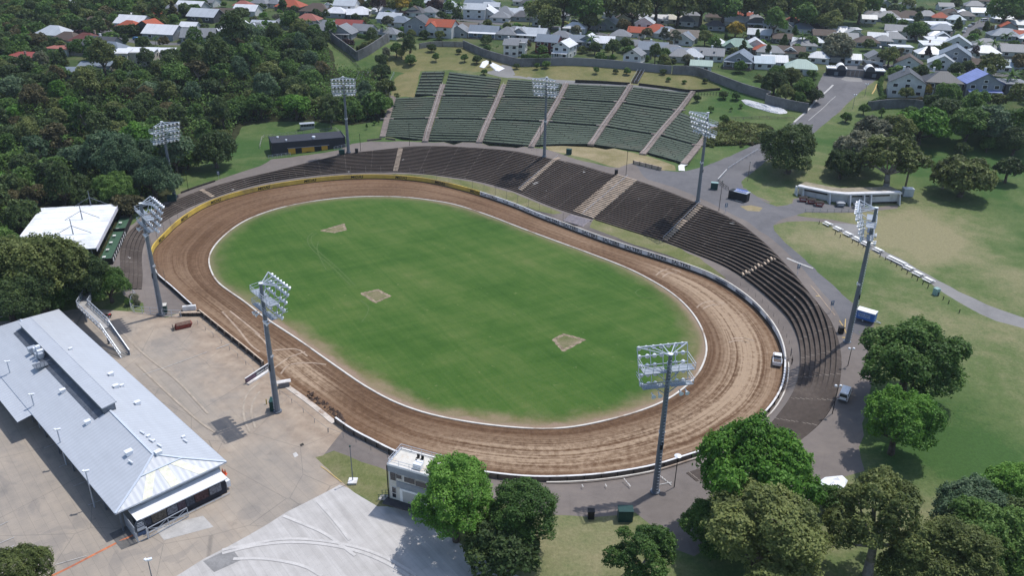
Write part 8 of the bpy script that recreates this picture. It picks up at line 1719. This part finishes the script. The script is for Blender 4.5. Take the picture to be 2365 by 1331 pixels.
# hedges
def hedge(pts, h, wd, tone, label):
    C = resample(np.array([tuple(at(*p)[:2]) for p in pts]), .5); Nn = normals(C); zs = heights(C); e = empty('hedge', (0,0,0), 0, label, 'hedge'); n = int(len(C)*70); g = RNG; i = g.integers(0, len(C), n); a = g.uniform(0, math.pi, n)
    pos = np.stack([C[i, 0]+Nn[i, 0]*np.cos(a)*wd/2+g.normal(0,.1,n), C[i, 1]+Nn[i, 1]*np.cos(a)*wd/2+g.normal(0,.1,n), zs[i]+h*np.minimum(1, .15+np.sin(a)*1.1*g.uniform(.5,1,n))], 1)
    nr = np.stack([Nn[i, 0]*np.cos(a), Nn[i, 1]*np.cos(a), np.sin(a)], 1)+g.normal(0,.4,(n,3)); nr /= np.linalg.norm(nr, axis=1)[:, None]; u = np.cross(nr, g.normal(0,1,(n,3))); u /= np.linalg.norm(u, axis=1)[:, None]; v = np.cross(nr, u); s = .3
    V = np.empty((n,4,3)); V[:,0] = pos-u*s; V[:,1] = pos+v*s*.7; V[:,2] = pos+u*s; V[:,3] = pos-v*s*.7
    o = bpy.data.objects.new('leaves', quads_mesh('leaves', V.reshape(-1,3), g.uniform(.2,.8,n), LEAF[tone])); col.objects.link(o); o.parent = e
    mb = MB(); 
    for k in range(0, len(C)-3, 3): mb.bar((*C[k], zs[k]+h*.4), (*C[min(len(C)-1,k+3)], zs[min(len(C)-1,k+3)]+h*.4), wd*.7, h*.8)
    mb.build('stems', m_bush, e)
hedge(tile(0,0,[(1450,345),(1640,345),(1800,330),(1880,330)]), 3.2, 2.4, 'dark', 'long dark clipped hedge below the grey gabled hill house')
hedge(tile(1,0,[(620,140),(720,150),(830,160)]), 2.4, 1.6, 'dark', 'dark hedge before the white roofs left of centre')
hedge(tile(1,0,[(870,120),(1010,130)]), 2.4, 1.6, 'dark', 'short dark hedge beside a white gabled roof')
hedge(tile(1,0,[(925,455),(1020,410),(1110,360),(1200,330)]), 2.0, 1.6, 'olive', 'hedge trailing along the top of the walled garden wall')
hedge(tile(1,0,[(930,335),(1010,350),(1110,380)]), 1.8, 1.3, 'mid', 'low hedge inside the walled garden')
hedge(tile(2,0,[(100,530),(250,545),(330,525)]), 2.2, 1.8, 'mid', 'creeper hedge over the boundary wall by red house')
hedge(tile(3,0,[(940,960),(1080,900),(1040,780),(1080,680)]), 1.8, 1.5, 'mid', 'hedge along the drive of the big white house')
hedge(tile(0,0,[(200,430),(330,405)]), 2.0, 1.5, 'mid', 'hedge beside a lawn on the left hill')
# bush on the left hillside
HXY = np.array([(h['p'].x, h['p'].y, math.cos(h['rot']), math.sin(h['rot']), h['w'], h['d']) for h in HOUSES])
def blocked_many(P, r_):
    out = np.zeros(len(P), bool)
    for hx, hy, c_, s_, w_, d_ in HXY:
        X, Y = P[:, 0]-hx, P[:, 1]-hy; dx, dy = X*c_+Y*s_, -X*s_+Y*c_; out |= (np.abs(dx) < w_/2+r_*.55) & (dy > -d_/2-r_*.9) & (dy < d_/2+r_*.45)
    return out
def blocked(x, y, r_):
    for i_ in np.where(np.abs(HXY[:, 0]-x)+np.abs(HXY[:, 1]-y) < 40)[0]:
        h = HOUSES[i_]
        dx, dy = rot2(x-h['p'].x, y-h['p'].y, -h['rot'])
        if abs(dx) < h['w']/2+r_*.55 and -h['d']/2-r_*.9 < dy < h['d']/2+r_*.45: return True
    return False
STRP = np.vstack([resample(s, 3, True) for s in Z_STREETS])
xs = []
for _ in range(9000):
    px, py = random.uniform(-90, 905), random.uniform(60, 560); p = at(px, py)
    if not inside(np.array([(p.x, p.y)]), Z_BUSH)[0] or py > 500 and px > 60: continue
    Rr = random.uniform(3.2, 6.2)*(1 if py > 150 else .85)
    if any((p.x-a)**2+(p.y-b)**2 < (.78*(Rr+c))**2 for a, b, c in xs) or any((p.x-a)**2+(p.y-b)**2 < (.7*(Rr+c))**2 for a, b, c in OCC[:60]) or blocked(p.x, p.y, Rr): continue
    if 745 < px < 905 and 105 < py < 235: continue
    xs.append((p.x, p.y, Rr))
    if len(xs) > 420: break
CAND = []
for i, (x, y, Rr) in enumerate(xs):
    px, py = ppx((x, y, H1(x, y)))
    tn = random.choices(['dark','mid','olive','brown','blue','bright'], [.30,.30,.16,.10 if py > 200 and px < 480 else .04,.10,.08])[0]
    ar = 'lower bush edge' if py > 380 else 'middle of the bush' if py > 220 else 'upper bush near the hill houses'
    sd = 'left part' if px < 250 else 'middle part' if px < 520 else 'right part'
    CAND.append((Rr/math.hypot(x, y)*1.0, (x, y, H1(x, y)-.4), Rr, random.choice(['dome','dome','round','spread','tall','open']), tn, f'{TONE[tn]} tree crown packed in the {ar}, {sd}', 'trees packed in the left bush', random.uniform(.85,1.2), 2600))
def scatter(polys, n, tone, name, label, zr=(.3,2.6), ls=.5, reject=None):
    g = RNG; P = []
    for poly in polys:
        mn, mx = poly.min(0), poly.max(0); q0 = g.uniform(mn, mx, (n*3, 2)); P.append(q0[inside(q0, poly)][:n])
    P = np.vstack(P); clump = np.sin(P[:, 0]*.9)*np.cos(P[:, 1]*.8)+np.sin(P[:, 0]*.31+P[:, 1]*.27)
    if reject is not None: k = ~reject(P); P, clump = P[k], clump[k]
    n = len(P); pos = np.c_[P, heights(P)+g.uniform(*zr, n)*(.35+.4*np.clip(clump+.6, 0, 2))]
    nr = g.normal(0, .5, (n, 3))+np.array((0, 0, .8)); nr /= np.linalg.norm(nr, axis=1)[:, None]; u = np.cross(nr, g.normal(0, 1, (n, 3))); u /= np.linalg.norm(u, axis=1)[:, None]; v = np.cross(nr, u); s = ls*g.uniform(.6, 1.4, n)[:, None]
    V = np.empty((n, 4, 3)); V[:, 0] = pos-u*s; V[:, 1] = pos+v*s*.7; V[:, 2] = pos+u*s; V[:, 3] = pos-v*s*.7
    o = bpy.data.objects.new(name, quads_mesh(name, V.reshape(-1, 3), np.clip(.45+.15*clump+g.normal(0, .15, n), 0, 1), LEAF[tone])); col.objects.link(o); o['kind'] = 'stuff'; o['label'] = label
Zb = Z_BUSH
scatter([Zb], 100000, 'mid', 'undergrowth', 'dense dark undergrowth between the bush trees', (.5,6.0), .42, lambda P: (dist_poly(P, Zb) < 2.0) | (np.array([ppx((x, y, 6))[0] for x, y in P]) < -110) | inside(P, P2([(285,455),(325,540),(250,650),(120,640),(30,590),(60,480)])))
_sc = P2(tile(2,0,[(1850,1130),(2000,1110),(2200,1125),(2349,1150),(2400,1230),(2349,1290),(2150,1310),(1950,1320),(1740,1320),(1720,1290)]))
scatter([_sc], 7000, 'olive', 'scrub', 'tussock and flax scrub in the planted bed right of bench bank', (.1,1.8), .42); scatter([_sc], 4000, 'brown', 'scrub', 'brown dry tussock in the planted bed right of bench bank', (.1,1.3), .42)
# gardens: trees between the houses
ng = 0; gl_ = []
def nearest_house(x, y): return min(HOUSES, key=lambda h: (h['p'].x-x)**2+(h['p'].y-y)**2)
for _ in range(14000):
    if ng >= 520: break
    px, py = random.uniform(-60, 2425), random.uniform(-35, 262); p = at(px, py)
    if not inside(np.array([(p.x, p.y)]), Z_SUBURB)[0]: continue
    big = py < 40; Rr = random.uniform(1.5, 3.3)*(1.25 if px < 420 or 1950 < px else 1.0)*(1.2 if big else 1)
    if blocked(p.x, p.y, Rr) or any((p.x-a)**2+(p.y-b)**2 < (.72*(Rr+c))**2 for a, b, c in gl_) or any((p.x-a)**2+(p.y-b)**2 < (.7*(Rr+c))**2 for a, b, c in OCC): continue
    if np.hypot(*(STRP-np.array((p.x, p.y))).T).min() < Rr*.6+1.5: continue
    if 880 < px < 1075 and 95 < py or 1890 < px < 2050 and py > 140: continue
    gl_.append((p.x, p.y, Rr)); ng += 1
    tn = random.choices(['dark','mid','olive','brown','grey','bright','purple'], [.38,.26,.12,.08,.06,.06,.04])[0]; sh = random.choices(['dome','round','shrub','tall','cone'], [.4,.28,.14,.1,.08])[0]
    h = nearest_house(p.x, p.y); rel = 'behind' if p.y > h['p'].y+3 else 'in front of' if p.y < h['p'].y-3 else 'beside'
    sz_ = 'small' if Rr < 2.2 else 'large' if Rr > 3.3 else 'bushy'
    CAND.append((Rr/math.hypot(p.x, p.y)*(.55 if sh == 'shrub' else 1), (p.x, p.y, H1(p.x, p.y)-.15), Rr, sh, tn, f'{sz_} {TONE[tn]} {"shrub" if sh == "shrub" else "tree"} {rel} the {h["short"]}, {where(h)}', 'garden trees between the houses', random.uniform(.85,1.15), 1100))
# far wooded slope at the top left corner
for _ in range(2500):
    px, py = random.uniform(-80, 470), random.uniform(-30, 200)
    if py > 175-px*.28 and px > 140: continue
    p = at(px, py); Rr = random.uniform(3.0, 5.5)
    if blocked(p.x, p.y, Rr*.8) or any((p.x-a)**2+(p.y-b)**2 < (.62*(Rr+c))**2 for a, b, c in gl_) or np.hypot(*(STRP-np.array((p.x, p.y))).T).min() < Rr*.5: continue
    gl_.append((p.x, p.y, Rr)); tn = random.choices(['dark','mid','olive','brown','yellow'], [.34,.36,.2,.08,.02])[0]
    CAND.append((Rr/math.hypot(p.x, p.y), (p.x, p.y, H1(p.x, p.y)-.3), Rr, 'dome', tn, f'{TONE[tn]} tree on the far wooded slope, top left corner', 'trees on the far wooded slope', random.uniform(.9,1.2), 1300))
CAND.sort(key=lambda c: -c[0])
room = max(20, 292-sum(1 for o in bpy.data.objects if o.parent is None and o.get('category') == 'tree'))
for k_, (sc_, p, Rr, sh, tn, lab, grp, sz, n) in enumerate(CAND):
    if k_ < room and sh != 'shrub': tree_at(p, Rr, sh, tn, lab, grp, 0, sz)
    else: rest_tree(p, Rr, sh, tn, sz, n)
build_rest('distant_trees', 'massed trees and garden greenery filling the bush and the far suburb')
scatter([Z_SUBURB], 30000, 'mid', 'garden_planting', 'low garden planting between the far houses', (.1,1.5), .5, lambda P: blocked_many(P, 1.2) | (np.sin(P[:,0]*.21)*np.cos(P[:,1]*.17)+np.sin(P[:,0]*.07+P[:,1]*.05) < .15) | (dist_poly(P, STRP, False) < 2))
# ------------------------------------------------------------------ light
SUN_EL, SUN_AZ = R(66), R(38)           # azimuth measured from +x towards +y
sd = bpy.data.lights.new('sun', 'SUN'); sd.energy = 3.0; sd.angle = R(.6); sd.color = (1.0, .965, .92)
so = bpy.data.objects.new('sun', sd); col.objects.link(so)
dirv = Vector((math.cos(SUN_EL)*math.cos(SUN_AZ), math.cos(SUN_EL)*math.sin(SUN_AZ), math.sin(SUN_EL)))
so.rotation_euler = dirv.to_track_quat('Z', 'Y').to_euler(); so.location = dirv*600
w = bpy.data.worlds.new('World'); scene.world = w; w.use_nodes = True; nt = w.node_tree; nt.nodes.clear()
sky = nt.nodes.new('ShaderNodeTexSky'); sky.sky_type = 'NISHITA'; sky.sun_disc = False; sky.sun_elevation = SUN_EL; sky.sun_rotation = math.pi/2-SUN_AZ
sky.altitude = 50; sky.air_density = 1.0; sky.dust_density = 1.2
bg = nt.nodes.new('ShaderNodeBackground'); bg.inputs[1].default_value = .15
ow = nt.nodes.new('ShaderNodeOutputWorld'); nt.links.new(sky.outputs[0], bg.inputs[0]); nt.links.new(bg.outputs[0], ow.inputs[0])
vs_ = scene.view_settings; vs_.view_transform = 'Standard'; vs_.look = 'None'; vs_.exposure = 0.28; vs_.gamma = 1.0
scene.cycles.max_bounces = 5; scene.cycles.diffuse_bounces = 3; scene.cycles.glossy_bounces = 2; scene.cycles.transmission_bounces = 3; scene.cycles.transparent_max_bounces = 6
scene.cycles.caustics_reflective = False; scene.cycles.caustics_refractive = False

# thin summer haze over the far suburb
hb = MB(); hb.box((0, 2250, 47), (8300, 7800, 98)); hz_ = NT('haze_air'); pv = hz_.n('ShaderNodeVolumePrincipled'); pv.inputs['Color'].default_value = (.80,.88,1,1); pv.inputs['Density'].default_value = .000085; pv.inputs['Anisotropy'].default_value = .2
hz_.l(pv.outputs[0], hz_.out.inputs['Volume']); ho = hb.build('haze', hz_.m); ho['kind'] = 'stuff'; ho['label'] = 'thin pale haze over the whole scene'
scene.cycles.volume_bounces = 0; scene.cycles.volume_step_rate = 4
